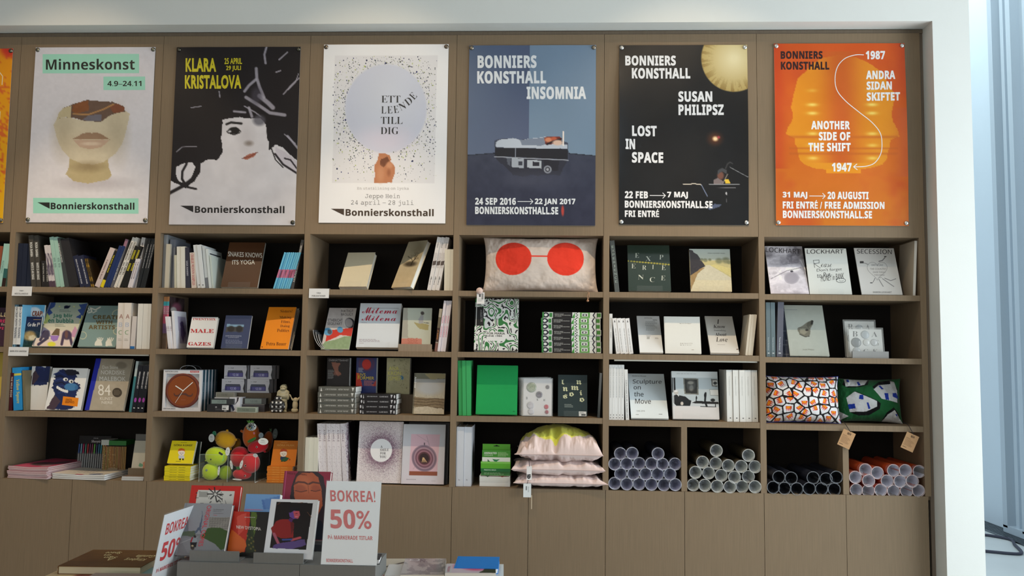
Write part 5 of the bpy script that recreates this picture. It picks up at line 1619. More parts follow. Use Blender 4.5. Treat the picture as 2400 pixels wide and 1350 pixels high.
sp(1143, 1428, 1134, 176, 'thick white spine with a small mark near its foot|five', 5, cov=(228, 228, 224), w=.2, gap=.93, spine=lambda f: (f.T('TO HARMONI OCH KONST', .4, .12, .56, .5, (190, 190, 186), 's', rot=90), f.E(.55, .93, .14, .01, (90, 90, 90))), hard=True)

# ================================================================== column 6
zoom(1770, 530, 4.09)
shelf(6, 0)
def pa(c):
    c.grad(190, 650, (178, 176, 184), (206, 200, 210)); X, Y = c.X, c.Y
    n = fbm(X * .009 + fbm(X * .02, Y * .02, 3) * 1.4, Y * .012, 7); c.I = np.clip(c.I + ((n - .5) * 190)[..., None], 70, 240)
    c.line([(150, 510), (300, 430), (430, 400)], 6, (90, 84, 96), .7); c.line([(120, 420), (180, 500), (250, 480)], 5, (230, 228, 236), .8); c.line([(425, 330), (470, 420)], 8, (236, 236, 240), .8)
    c.ell(345, 500, 70, 58, (176, 170, 182), .06, .8); c.ell(345, 500, 60, 50, (150, 146, 158), .3, .5); c.ell(345, 436, 14, 9, (50, 46, 56), .5); c.line([(260, 368), (400, 352)], 3, (90, 90, 100)); c.ell(312, 282, 18, 12, (120, 120, 130), .5, .6)
HK = (52, 50, 54)
fb((150, 648), 518, (90, 192), 428, 'face-out book of crumpled silver paper with grey capitals', t=.006, y0=.04, paint=pa, res=(110, 130), mt='glossy', stand=2, front=lambda f: f.T('LOCKHART', 100, 212, 414, 258, HK, 's', .0, sk=18))
fb((525, 652), 930, (472, 212), 867, 'white face-out book with a loosely handwritten note', t=.006, y0=.04, cov=(224, 226, 220), mt='glossy', stand=1,
   front=lambda f: (f.T('LOCKHART', 494, 222, 845, 264, HK, 's', .0, sk=-4), f.Ln([(570, 400), (556, 330), (610, 325), (612, 355), (565, 362), (625, 405)], 4, HK), f.T('ease', 630, 360, 732, 396, HK, 'scr', -.02), f.T("Don't forget", 590, 404, 830, 440, HK, 'g', -.01, sk=-14), f.T('to Put', 592, 448, 720, 492, HK, 'g', -.01, sk=-14), f.T('MONEY in BANK', 630, 462, 850, 520, HK, 'g', -.01, sk=-30),
                    f.Ln([(822 + 44 * math.cos(a), 521 + 21 * math.sin(a)) for a in np.linspace(0, 6.3, 20)], 4, HK), f.Ln([(806, 522), (815, 528), (835, 528), (846, 520)], 3, HK)))
hp = [(1170 + 16 * 6.0 * math.sin(t) ** 3, 420 - (80 * math.cos(t) - 28 * math.cos(2 * t) - 12 * math.cos(3 * t) - 6 * math.cos(4 * t))) for t in np.linspace(0, 6.283, 40)]
GR = (140, 138, 138)
fb((1022, 656), 1414, (946, 210), 1326, 'face-out book with a line-drawn heart with limbs', t=.006, y0=.04, cov=(216, 214, 210), mt='glossy', stand=2,
   front=lambda f: (f.T('SECESSION', 976, 222, 1308, 266, HK, 's', .0, sk=4), f.Ln(hp, 3, GR), f.Ln([(1010, 350), (1060, 360), (1085, 372)], 6, GR), f.R(1004, 338, 1040, 360, (80, 78, 80)), f.Ln([(1185, 340), (1220, 330), (1245, 300)], 10, GR), f.R(1236, 288, 1258, 296, (50, 50, 50)),
                    f.Ln([(1150, 500), (1130, 540)], 7, GR), f.R(1102, 542, 1126, 550, (60, 60, 60)), f.Ln([(1185, 510), (1215, 560), (1228, 580)], 7, GR), f.Ln([(1220, 505), (1300, 560), (1330, 580)], 7, GR), f.Ln([(1240, 500), (1300, 524), (1350, 505)], 7, GR), f.T('DIET COKE', 1116, 366, 1226, 384, GR, 'g'), f.T('THE COUNTRY', 1100, 404, 1256, 422, GR, 'g'), f.T('DAZE TODAY', 1130, 436, 1252, 452, GR, 'g'), f.T('THE LIVING', 1142, 464, 1240, 478, GR, 'g'), f.T('AND', 1184, 490, 1216, 500, GR, 'g'), f.T('SHARON LOCKHART', 1128, 626, 1308, 642, (96, 94, 96), 'g')))
sp(1510, 1535, 1548, 140, 'flat beige book leaning against the right end, cover facing left', cov=(196, 182, 162), spn=(220, 216, 208), w=.2, y0=.02)
shelf(6, 1)
tn = lambda f: (f.T('Thomas Nordanstad', .35, .64, .6, .88, (190, 200, 202), 's', rot=90), f.R(.3, .925, .7, .94, (215, 220, 220)))
sp(106, 196, 100, 730, 'blue-grey spine with pale footer mark|two at the left end', 2, cov=(104, 120, 126), spine=tn, w=.2, gap=.92, hard=True)
sp(203, 262, 216, 726, 'grey-violet spine with pale title, beside the blue-grey pair', cov=(96, 98, 110), spine=tn, w=.2, hard=True)
def pa(c):
    c.mix(np.ones(c.X.shape), (84, 94, 116))
    for k in range(7):
        c.line([(200 + k * 30, 900), (250 + k * 30, 1300)], 4, (180, 190, 204), .6); c.line([(200, 1000 + k * 44), (400, 1010 + k * 44)], 4, (180, 190, 204), .6)
fb((262, 1250), 420, (262, 800), 410, 'dark blue gridded book hidden behind the grey-green one', t=.006, y0=.12, tilt=5, paint=pa, cov=(84, 94, 116))
def pa(c):
    c.mix(np.ones(c.X.shape), (170, 176, 168)); c.noise(4, .03); c.grad
    P_ = [(405, 985), (440, 965), (500, 925), (540, 905), (558, 912), (552, 950), (530, 980), (528, 1030), (515, 1065), (480, 1070), (430, 1050), (410, 1015)]
    c.poly(P_, (112, 110, 98), jit=8); c.poly([(500, 925), (545, 905), (556, 915), (545, 950), (505, 980), (490, 960)], (90, 88, 78), jit=6); c.poly([(535, 908), (558, 912), (552, 944), (530, 950)], (44, 44, 40)); c.poly([(430, 990), (500, 980), (520, 1000), (470, 1050), (430, 1030)], (140, 138, 122), jit=10); c.line([(425, 1045), (480, 1070), (520, 1062)], 6, (46, 46, 42)); c.line([(415, 980), (520, 985)], 4, (70, 70, 62)); c.ell(495, 1002, 16, 12, (58, 56, 52), .5)
fb((335, 1252), 714, (272, 757), 638, 'grey-green face-out book picturing a worn space capsule', t=.012, y0=.04, hard=True, paint=pa, res=(90, 110), cov=(170, 176, 168), stand=1,
   front=lambda f: (f.T('Susan Philipsz', 455, 1184, 566, 1202, (120, 122, 114), 's'),))
# badge sets with big serif letters, in bags behind a grey ledge
for i, (cx0, cx1, cy0, cy1, y_, nm) in enumerate(((880, 1165, 905, 1190, .10, 'rear'), (915, 1232, 982, 1268, .05, 'front'))):
    z_ = zsh(6, 1) + .004
    Xa, Xb = solX(zx(cx0), y_, z_), solX(zx(cx1), y_, z_)
    ht = solZ(zy(cy0), Xa, y_) - z_
    w_ = Xb - Xa
    b = MB().box(0, w_, 0, .002, 0, ht, (222, 224, 222))
    q_ = Q(915, 1215, 982, 935, 1245, 1268)
    f = Face(b, (0, 0, ht), (w_, 0, 0), (0, 0, -ht), q_)
    f.T('B', 950, 1004, 998, 1058, (60, 60, 66), 'f', -.012); f.T('A', 1126, 1006, 1180, 1058, (60, 60, 66), 'f', -.012); f.T('C', 1054, 1184, 1096, 1226, (60, 60, 66), 'f', -.012); f.T('K', 1140, 1184, 1190, 1226, (60, 60, 66), 'f', -.012); f.T('G', 1170, 1090, 1196, 1146, (90, 90, 96), 'f', -.012)
    M = TR(Xa, y_, z_) @ RX(-9)
    o = tag(b.build('badge_card', 'coated'), 'white badge card with tall serif letters, %s of two behind the grey ledge' % nm, 'badge card', 'serif letter badge cards')
    o.matrix_world = M
    for cx, cy, r_, col in ((1066, 1038, 40, (176, 184, 190)), (985, 1118, 48, (98, 104, 110)), (1080, 1116, 34, (214, 216, 214)), (1150, 1116, 34, (196, 198, 200)), (990, 1204, 38, (180, 186, 190))):
        u, v = q_.uv(cx, cy)
        p = f.pt(u, v, 2)
        s_ = w_ / 310
        MB().lathe([(0, .004), (r_ * s_ * .75, .0036), (r_ * s_, .001), (r_ * s_, 0)], col, 20, M=TR(*p) @ RX(90)).build('badge', 'glossy', o)
    MB().box(-.012, w_ + .006, -.008, -.0078, 0, ht + .008, (230, 232, 228)).build('sleeve', 'film', o)
x0_, x1_ = solX(zx(932), .02, zsh(6, 1)), solX(zx(1280), .02, zsh(6, 1))
tag(MB().box(x0_, x1_, .018, .030, zsh(6, 1), zsh(6, 1) + .037, (150, 150, 148)).box(x0_, x1_, .03, .16, zsh(6, 1), zsh(6, 1) + .003, (150, 150, 148)).build('display_ledge', 'grey_lacquer'), 'grey lacquered ledge in front of the serif letter badge cards', 'display ledge')
# ================================================================== things that are not books
def W3(x, y, dep):
    return at(zx(x), zy(y), dep)


def span(x0, x1, yt, yb, dep, z0=None):
    """window rectangle -> X0, X1, z0, z1 on the plane at depth dep (z0 may be given)"""
    a = W3(x0, yb, dep)
    z0 = a[2] if z0 is None else z0
    X0, X1 = solX(zx(x0), dep, z0), solX(zx(x1), dep, z0)
    return X0, X1, z0, solZ(zy(yt), X0, dep)


def cushion(label, group, M, W_, H_, tf, tb, q, paint, res=(120, 70), back=(220, 200, 192), pinch=.05, wr=.006, seed=1, seam=None, base=WHITE, p=.44, spike=0.0, dents=()):
    """cushion in its own xz plane, front towards -y; origin lower left"""
    nx, ny = res
    v, u = np.meshgrid(np.linspace(-1, 1, ny), np.linspace(-1, 1, nx), indexing='ij')
    # pack points towards the border
    uu, vv = np.sin(u * math.pi / 2) * .35 + u * .65, np.sin(v * math.pi / 2) * .35 + v * .65
    X = W_ / 2 * uu * (1 - pinch * (1 - vv ** 2) * np.abs(uu) ** 2 + spike * (uu * vv) ** 6)
    Z = H_ / 2 * -vv * (1 - pinch * 1.2 * (1 - uu ** 2) * np.abs(vv) ** 2 + spike * (uu * vv) ** 6)
    bump = np.clip((1 - uu ** 2) * (1 - vv ** 2), 0, 1) ** p
    edge = np.exp(-((1 - np.abs(vv)) / .35)) + np.exp(-((1 - np.abs(uu)) / .3))
    n = (fbm(uu * 5 + 9, vv * 2.2 + 9, seed) - .5) * 2 * wr * edge * 2.2 + (fbm(uu * 2.5 + 3, vv * 2.5 + 3, seed + 3) - .5) * wr * 2
    for du, dv, su, sv, am in dents:
        n = n + am * np.exp(-((uu - du) / su) ** 2 - ((vv - dv) / sv) ** 2)
    lim = np.clip(bump * 3, 0, 1)
    Yf = -(tf * bump + n * lim)
    Yb = tb * bump + n * .5 * lim
    cv = Cv(q, nx, ny, base)
    cv.X, cv.Y = q.xy((uu + 1) / 2, (vv + 1) / 2)
    paint(cv)
    root = thing('cushion', label, 'cushion', M @ TR(W_ / 2, 0, H_ / 2), group)
    b = MB()
    b.grid(np.stack([X, Yf, Z], -1), lin(cv.I))
    b.grid(np.stack([X, Yb, Z], -1)[::-1], back)
    b.build('cushion_cover', 'fabric', root)
    ring = [(X[0, i], 0, Z[0, i]) for i in range(0, nx, 3)] + [(X[i, -1], 0, Z[i, -1]) for i in range(0, ny, 3)] + [(X[-1, i], 0, Z[-1, i]) for i in range(nx - 1, -1, -3)] + [(X[i, 0], 0, Z[i, 0]) for i in range(ny - 1, -1, -3)]
    if seam:
        MB().tube(ring + ring[:1], .0022, seam, 5).build('piping', 'fabric', root)
    return root


# red glasses cushion, column 4 top -------------------------------------------------
zoom(1050, 530, 4.22)
shelf(4, 0)
def pa(c):
    c.mix(np.ones(c.X.shape), (222, 206, 194)); c.ell(637, 340, 181, 168, (240, 66, 46), .012); c.ell(1152, 338, 183, 169, (240, 66, 46), .012)
    c.mix(((np.abs(c.Y - 322) < 9) & (c.X > 800) & (c.X < 985)) * 1., (240, 66, 46))
z0 = zsh(4, 0) + .002
X0, X1 = solX(zx(345), .05, z0), solX(zx(1480), .05, z0)
X2, X3 = solX(zx(345), .05, z0), solX(zx(1450), .05, z0)
hh = solZ(zy(104), X0, .08) - z0
cg = cushion('cream cushion printed with a pair of round red glasses', None, TR(X0, .075, z0) @ RX(-7), X1 - X0, hh, .075, .06, Q(345, 1462, 108, 345, 1462, 650), pa, (260, 130), (214, 196, 182), .035, .006, 4, spike=.02)
P_ = W3(312, 640, -.012)
tg = thing('price_tag', 'round pink tag and white price card hanging from the red glasses cushion', 'tag')
MB().lathe([(0, .0006), (.0185, .0006), (.0185, -.0006), (0, -.0006)], (222, 196, 186), 26, M=TR(P_[0], -.012, P_[2]) @ RX(90)).build('round_tag', 'paper', tg)
a = W3(286, 655, -.008); e = W3(360, 770, -.008)
b = MB().box(a[0], e[0], -.009, -.0082, e[2], a[2], (232, 230, 228))
f = Face(b, (a[0], -.009, a[2]), (e[0] - a[0], 0, 0), (0, 0, e[2] - a[2]))
f.lines(.62, .1, .95, 1, .1, .5, (150, 150, 150)); f.R(.3, .12, .5, .4, (70, 70, 74)); f.lines(.15, .55, .8, 4, .07, .02, (160, 160, 160))
b.build('price_card', 'paper', tg)
MB().tube([(X0 + .012, .03, z0 + .01), (P_[0] + .01, -.005, P_[2] + .02), (P_[0], -.013, P_[2] + .008)], .0012, (60, 44, 40)).build('string', 'cord', tg)
P_ = W3(1385, 660, -.01); P2 = W3(1382, 738, -.01)
b = MB().tube([(P_[0], .03, P_[2] + .01), (P_[0] + .004, -.006, P_[2]), (P_[0] - .004, -.01, (P_[2] + P2[2]) / 2), (P2[0], -.01, P2[2] + .004)], .0016, (176, 136, 108)).tube([(P_[0], .03, P_[2] + .01), (P_[0] + .007, -.006, P_[2]), (P_[0] + .006, -.01, (P_[2] + P2[2]) / 2), (P2[0], -.01, P2[2] + .004)], .0014, (176, 136, 108)).ell((P2[0], -.01, P2[2]), (.007, .005, .006), (176, 130, 100))
tag(b.build('cord', 'cord'), 'tan knotted leather cord hanging under the red glasses cushion', 'cord')

# column 6 cushions ------------------------------------------------------------------
zoom(1770, 830, 3.857)
shelf(6, 2)
def flames(c):
    c.mix(np.ones(c.X.shape), (228, 228, 230))
    r = np.random.default_rng(12)
    pts_ = np.array([(100 + i * 92 + r.uniform(-30, 30) + (j % 2) * 46, 205 + j * 82 + r.uniform(-26, 26)) for j in range(-1, 7) for i in range(-1, 10)])
    d = np.stack([np.hypot((c.X - p[0]), (c.Y - p[1]) * 1.1) for p in pts_])
    o = np.argsort(d, 0)[:2]
    d1, d2 = np.take_along_axis(d, o[:1], 0)[0], np.take_along_axis(d, o[1:2], 0)[0]
    px_, py_ = pts_[o[0], 0], pts_[o[0], 1]
    rx_, ry_ = c.X - px_, c.Y - py_ + 6
    an = (o[0] * 2.4) % 3.0 - 1.2
    rx_, ry_ = rx_ * np.cos(an) + ry_ * np.sin(an), -rx_ * np.sin(an) + ry_ * np.cos(an)
    tri = np.abs(((rx_ / 15) % 1) - .5) * 2
    fl = (np.abs(rx_) < 26 - .12 * ry_) & (ry_ > -16) & (ry_ < 6 + 30 * tri)
    c.mix(fl * 1., (210, 44, 40)); c.mix(((np.abs(rx_) < 18) & (ry_ > -12) & (ry_ < -4 + 18 * tri)) * 1., (240, 156, 30))
    c.mix(((d2 - d1) < 13) * 1., (24, 22, 24))
z0 = zsh(6, 2) + .002
X0, X1 = solX(zx(92), .06, z0), solX(zx(795), .06, z0)
ht = solZ(zy(205), X1, .10) - z0
cushion('white cushion with black cell outlines and red-orange flames', 'patterned cushions', TR(X0 + .004, .12, z0) @ RX(-8), X1 - X0, ht, .10, .07, Q(95, 800, 205, 95, 800, 640), flames, (240, 150), (228, 228, 230), .04, .006, 6, seam=(44, 60, 170), spike=.02)
def gre(c):
    G_, Wt, B_, K_ = (34, 100, 56), (222, 224, 226), (34, 62, 170), (16, 16, 20)
    c.mix(np.ones(c.X.shape), G_)
    c.poly([(860, 240), (1090, 240), (1060, 300), (980, 325), (870, 330), (820, 300)], K_); c.poly([(850, 238), (1075, 240), (1030, 300), (960, 315), (850, 318)], Wt)
    c.poly([(935, 365), (1140, 455), (1170, 480), (1160, 530), (1060, 595), (960, 600), (890, 570)], K_); c.poly([(930, 370), (1132, 458), (1132, 510), (1030, 560), (880, 565), (848, 430)], Wt)
    c.poly([(1100, 320), (1180, 260), (1300, 240), (1360, 330), (1350, 470), (1180, 430)], K_); c.poly([(1110, 345), (1165, 300), (1285, 285), (1290, 250), (1330, 260), (1355, 350), (1345, 465), (1180, 435)], Wt)
    c.poly([(1190, 640), (1230, 560), (1300, 510), (1350, 560), (1390, 660)], K_); c.poly([(1200, 640), (1240, 580), (1310, 535), (1345, 580), (1400, 660), (1200, 660)], Wt)
    c.poly([(780, 555), (870, 605), (800, 640), (760, 620)], Wt)
    for P_ in ([(965, 268), (985, 262), (995, 305), (970, 308)], [(975, 400), (1008, 402), (1005, 448), (965, 440)], [(860, 492), (925, 486), (932, 530), (872, 538)], [(1035, 475), (1052, 472), (1072, 530), (1052, 536)], [(1160, 308), (1180, 305), (1210, 340), (1188, 345)],
              [(1210, 378), (1248, 380), (1252, 445), (1218, 442)], [(1298, 375), (1340, 372), (1362, 430), (1292, 410)], [(1315, 575), (1340, 570), (1340, 600)], [(870, 240), (895, 240), (890, 275), (868, 272)]):
        c.poly(P_, B_)
X0, X1 = solX(zx(745), .18, z0), solX(zx(1390), .1, z0)
ht = solZ(zy(222), X0 + .3, .2) - z0
cushion('green cushion with white angular shapes and blue bars', 'patterned cushions', TR(X0, .235, z0) @ RZ(-9) @ RX(-8), X1 - X0, ht, .10, .07, Q(752, 1395, 228, 752, 1395, 650), gre, (220, 150), (34, 100, 56), .05, .007, 9, spike=.03)
for nm, (cx, cy), (sx_, sy_) in (('patterned flame cushion', (825, 768), (808, 620)), ('green cushion', (1398, 795), (1385, 640))):
    p, s_ = W3(cx, cy, -.012), W3(sx_, sy_, -.008)
    tg = thing('paper_tag', 'tilted kraft paper tag hanging from the %s' % nm, 'tag', TR(p[0], -.012, p[2]) @ RY(24), 'kraft tags on the cushions')
    b = MB().box(-.034, .034, -.0005, .0005, -.045, .045, (184, 144, 104))
    f = Face(b, (-.034, -.0005, .045), (.068, 0, 0), (0, 0, -.09))
    f.T('WH', .38, .08, .68, .22, (60, 44, 34), 'sb'); f.lines(.1, .3, .55, 2, .035, .012, (110, 82, 58)); f.lines(.1, .4, .85, 8, .05, .014, (120, 90, 64)); f.lines(.1, .86, .5, 1, .05, .03, (70, 54, 40))
    b.build('card', 'paper', tg)
    top = tg.matrix_world @ Vector((.005, 0, .043))
    Mi = tg.matrix_world.inverted()
    MB().tube([tuple(Mi @ Vector((s_[0], .06, s_[2] + .01))), tuple(Mi @ Vector((s_[0], -.006, s_[2]))), tuple(Mi @ top)], .0016, (40, 36, 40)).build('string', 'cord', tg)

# pink cushions lying in a stack, column 4 bottom -----------------------------------------
zoom(1200, 990, 6.43)
PK = (226, 206, 202)
def flatc(label, x0, x1, seam_z, up, dn, yf, dep, paint, seed, rz=0, wr=.007, p=.36, dents=()):
    X0, X1 = solX(zx(x0), yf, seam_z), solX(zx(x1), yf, seam_z)
    # front of the cushion faces up: local -y -> +z, local z -> +y
    M = TR(X0, yf, seam_z) @ RZ(rz) @ RX(-90)
    return cushion(label, 'pink cushions in a stack', M, X1 - X0, dep, up, dn, Q(0, 1, 0, 0, 1, 1), paint, (150, 90), PK, .05, wr, seed, seam=(206, 184, 180), spike=.02, p=p, dents=dents)
pk = lambda c: c.mix(np.ones(c.X.shape), PK)
def ylw(c):
    pk(c); c.mix((np.hypot((c.X - .5) / .52, (c.Y - .40) / .50) < 1) * 1., (226, 226, 96)); c.mix((c.Y < .25) * (np.hypot((c.X - .5) / .5, (c.Y - .4) / .42) < 1) * 1., (190, 200, 70))
flatc('pink cushion, lowest of the stack of three', 35, 1430, ZB + .034, .050, .032, -.03, .40, pk, 3, dents=((.3, .8, .05, .2, -.012), (.8, .7, .06, .3, .012)))
flatc('pink cushion, middle of the stack of three', 5, 1392, ZB + .105, .050, .046, -.03, .40, pk, 5, rz=.6, dents=((.1, .8, .06, .25, -.016), (.75, .7, .07, .3, .012), (-.7, .8, .06, .2, .01)))
flatc('pink cushion with a lime yellow oval, topmost of the stack of three', 52, 1362, ZB + .185, .145, .055, -.028, .41, ylw, 8, wr=.018, p=.5, dents=((-.06, .75, .07, .3, -.034), (.10, .8, .10, .25, .02), (-.2, .7, .05, .3, .014), (-.75, .8, .06, .2, -.02), (-.55, .85, .05, .2, .012)))
a, e = W3(222, 658, -.04), W3(297, 868, -.04)
tg = thing('price_tag', 'two white tags on a black string below the yellow and pink cushion', 'tag')
b = MB().box(a[0], e[0], -.0405, -.0395, e[2], a[2], (236, 234, 232))
f = Face(b, (a[0], -.0405, a[2]), (e[0] - a[0], 0, 0), (0, 0, e[2] - a[2]), Q(222, 297, 658, 218, 295, 868))
f.P([(226, 782), (235, 790), (248, 782), (262, 784), (278, 778), (280, 820), (268, 845), (248, 852), (230, 840), (224, 815)], (40, 40, 44)); f.R(232, 800, 244, 806, (220, 220, 220), 2); f.R(256, 802, 272, 808, (220, 220, 220), 2); f.R(240, 824, 262, 830, (220, 220, 220), 2)
b.build('upper_card', 'paper', tg)
a2, e2 = W3(172, 918, -.042), W3(287, 1130, -.042)
b = MB().box(a2[0], e2[0], -.0425, -.0415, e2[2], a2[2], (228, 234, 236))
f = Face(b, (a2[0], -.0425, a2[2]), (e2[0] - a2[0], 0, 0), (0, 0, e2[2] - a2[2]), Q(172, 287, 918, 172, 287, 1130))
for i in range(8):
    f.R(207 + i * 2.4, 960, 208.4 + i * 2.4, 1022, (90, 96, 100))
f.lines(240, 965, 258, 10, 9, 4, (150, 158, 162))
b.build('lower_card', 'paper', tg)
s0, s1, s2 = W3(255, 548, -.036), W3(262, 665, -.041), W3(228, 925, -.042)
MB().tube([tuple(s0), tuple(s1)], .0016, (44, 34, 38)).tube([(a[0] + .008, -.041, e[2]), tuple(s2)], .0014, (44, 34, 38)).tube([tuple(W3(252, 545, -.036)), tuple(W3(285, 552, -.038))], .002, (44, 34, 38)).build('string', 'cord', tg)
a, e = W3(290, 1098, -.043), W3(300, 1306, -.043)
tag(MB().box(a[0], e[0], -.0435, -.0425, e[2], a[2], (206, 190, 166)).build('paper_strip', 'paper'), 'narrow beige paper strip hanging beside the lower white tag', 'paper strip')
tag(MB().tube([tuple(W3(296, 930, -.034)), tuple(W3(300, 972, -.034))], .0022, (44, 34, 38)).tube([tuple(W3(296, 950, -.034)), tuple(W3(320, 946, -.034))], .0018, (44, 34, 38)).build('string_knot', 'cord'), 'black string knot on the lowest pink cushion', 'string')

# boxes, column 4 bottom
zoom(1050, 820, 3.5525)
def carton(x0, x1, yt, yb, dep, dpt, label, col, group=None, z0=None, art=None, q=None, name='carton', mt='coated', cat='box', rz=0, side=None, mtx=None):
    X0, X1, z0, z1 = span(x0, x1, yt, yb, dep, z0)
    w_, h_ = X1 - X0, z1 - z0
    root = tag(None, None, None) if False else None
    b = MB().box(0, w_, 0, dpt, 0, h_, col)
    if side:
        b.box(w_, w_ + .0006, .0004, dpt, 0, h_, side)
    if art:
        f = Face(b, (0, 0, h_), (w_, 0, 0), (0, 0, -h_), q or Q(x0, x1, yt, x0, x1, yb))
        art(f)
    b.box(.004, w_ - .004, dpt, dpt + .0008, .004, h_ - .004, col)
    o = b.build(name, mt)
    o.matrix_world = TR(X0, dep, z0) @ RZ(rz)
    tag(o, label, cat, group)
    return o, z1
GN = (96, 176, 52)
_, z1 = carton(262, 516, 1090, 1136, .05, .14, 'flat white paper-model box at the bottom of the green box stack', (226, 228, 226), 'paper-model boxes', ZB + .0006, lambda f: f.R(262, 1098, 500, 1100, (180, 182, 180)))
_, z1 = carton(262, 516, 1046, 1089, .05, .14, 'flat white box, second from the bottom of the green box stack', (222, 224, 220), 'paper-model boxes', z1 + .0004, lambda f: (f.R(270, 1047, 510, 1052, (90, 60, 50)), f.P([(310, 1046), (330, 1058), (345, 1046)], (70, 110, 70)), f.P([(420, 1046), (450, 1056), (490, 1046)], (190, 90, 60))))
_, z1 = carton(275, 516, 1012, 1045, .055, .13, 'dark green thin box under the bright green one', (62, 120, 62), 'paper-model boxes', z1 + .0004, lambda f: f.lines(300, 1020, 480, 2, 10, 4, (150, 190, 140)))
_, z1 = carton(272, 518, 930, 1011, .05, .13, 'bright green box with a dark lower band', GN, 'paper-model boxes', z1 + .0004, lambda f: (f.R(272, 985, 518, 1011, (40, 110, 60)), f.T('FEEDING BIRDS', 300, 992, 400, 1002, (190, 220, 190), 'sb', L=3), f.R(272, 930, 518, 944, (130, 200, 90))))
_, z1 = carton(284, 518, 834, 929, .055, .12, 'dark green box titled animated, with a pale origami band', (70, 142, 52), 'paper-model boxes', z1 + .0004, lambda f: (f.R(284, 893, 518, 929, (222, 224, 216)), f.T('ANIMATED', 300, 850, 405, 866, (226, 232, 220), 'sb', L=3), f.T('ORIGAMI', 300, 870, 372, 882, (190, 214, 180), 's', L=3), f.lines(415, 852, 508, 4, 9, 4, (170, 206, 150)), f.P([(330, 908), (345, 925), (352, 929), (330, 929)], (60, 110, 70), 3), f.P([(368, 906), (402, 912), (432, 908), (404, 929), (385, 926)], (50, 130, 80), 3)))
_, z2 = carton(288, 518, 782, 833, .075, .004, 'bright green hanging tab rising behind the box stack', (92, 164, 50), 'paper-model boxes', z1 + .0004, lambda f: (f.R(380, 796, 428, 803, (20, 40, 20)), f.E(404, 796, 10, 6, (20, 40, 20))))

# ---- column 2, row 3: clocks and figurines -----------------------------------------
zoom(350, 800, 3.857)
shelf(2, 2)
zs2 = zsh(2, 2) + .0006
X0, X1, z0, z1 = span(115, 462, 255, 632, .05, zs2)
w_, h_ = X1 - X0, z1 - z0
def clockbox(first):
    t = thing('clock_box', 'x', 'boxed clock', None, 'boxed wall clocks in a row')
    Wc, Tl = (222, 222, 226), (42, 76, 92)
    fr = .012 * 1.2
    b = MB()
    b.box(0, w_, .012, .044, 0, h_, Tl)
    b.box(0, fr, 0, .012, 0, h_, Wc).box(w_ - fr, w_, 0, .012, 0, h_, Wc).box(fr, w_ - fr, 0, .012, 0, .02, Wc).box(fr, w_ - fr, 0, .012, h_ - .022, h_, Wc)
    b.box(fr, w_ - fr, .0105, .012, .02, h_ - .022, (196, 198, 202))
    b.box(-.0008, 0, 0, .044, 0, h_, Wc)
    f = Face(b, (0, 0, h_), (w_, 0, 0), (0, 0, -h_), Q(132, 474, 257, 115, 462, 632), dl=.0003)
    f.R(368, 264, 446, 281, (200, 40, 50)); f.T('MOUSTACHE', 374, 268, 440, 277, (236, 236, 236), 'sb', L=3); f.T('MUSTACHE CLOCK', 145, 268, 260, 281, (120, 122, 128), 'sb'); f.T('HERITAGE DESIGN', 128, 606, 236, 616, (120, 122, 128), 'sb'); f.lines(290, 608, 440, 1, 9, 4, (190, 190, 194))
    fs = Face(b, (w_ + .0002, 0.012, h_), (0, .032, 0), (0, 0, -h_), UNIT)
    fs.R(.0, 0, .12, 1, (206, 210, 214)); fs.T('MUSTACHE CLOCK', .35, .3, .6, .72, (150, 176, 190), 'sb', rot=90)
    b.build('carton', 'coated', t)
    return t, f
t0, f0 = clockbox(True)
t0['label'] = 'boxed brown moustache wall clock, frontmost of five in a row'
t0.matrix_world = TR(X0, .05, z0)
# backing boxes copy the carton only; the front box also shows its clock
for i in range(4):
    dup(t0, TR(X0, .05 + .0465 * (i + 1), z0), 'boxed wall clock, %s box of five behind the moustache clock' % ['second', 'third', 'fourth', 'rearmost'][i])
cx, cy = f0.q.uv(300, 447)
cX, cZ = cx * w_, h_ - cy * h_
rr = h_ * .393
MB().lathe([(0, .0135), (rr * .82, .0135), (rr * .9, .014), (rr * .98, .012), (rr, .006), (rr, 0), (0, 0)], (142, 74, 36), 40, M=TR(cX, .0115, cZ) @ RX(90)).build('clock_face', 'paper', t0)
MB().lathe([(rr * .9, .001), (rr * .93, .0142), (rr * 1.07, .0125), (rr * 1.09, .001)], (116, 60, 48), 40, M=TR(cX, .0116, cZ) @ RX(90)).build('clock_rim', 'paper', t0)
b = MB()
f = Face(b, (0, -.0024, h_), (w_, 0, 0), (0, 0, -h_), f0.q, dl=.0003)
f.Ln([(306, 447), (392, 370)], 7, (240, 238, 232), 2); f.Ln([(306, 447), (240, 404)], 9, (240, 238, 232), 3); f.Ln([(306, 450), (236, 558)], 3, (240, 238, 232), 4); f.E(306, 448, 6, 6, (230, 226, 220), 5)
b.build('hands', 'plastic', t0)
b = MB()
f = Face(b, (0, -.0022, h_), (w_, 0, 0), (0, 0, -h_), f0.q, dl=.0003)
for s_ in (-1, 1):
    f.P([(308, 470), (308 + s_ * 24, 468), (308 + s_ * 48, 486), (308 + s_ * 72, 486), (308 + s_ * 80, 470), (308 + s_ * 86, 470), (308 + s_ * 84, 490), (308 + s_ * 66, 502), (308 + s_ * 40, 500), (308 + s_ * 16, 486), (308, 484)][::s_], (86, 40, 22), 1)
f.R(286, 528, 328, 531, (176, 96, 70))
b.build('moustache', 'plastic', t0)
for i in range(2):
    b = MB().tube([(w_ * .38 + w_ * .42 * (math.cos(a) * -.5 + .5), .022 + i * .0465 * 1.5, h_ + .024 * math.sin(a)) for a in np.linspace(0, math.pi, 12)], .0016, (170, 174, 180) if i == 0 else (60, 66, 76))
    o = b.build('handle', 'plastic', t0)

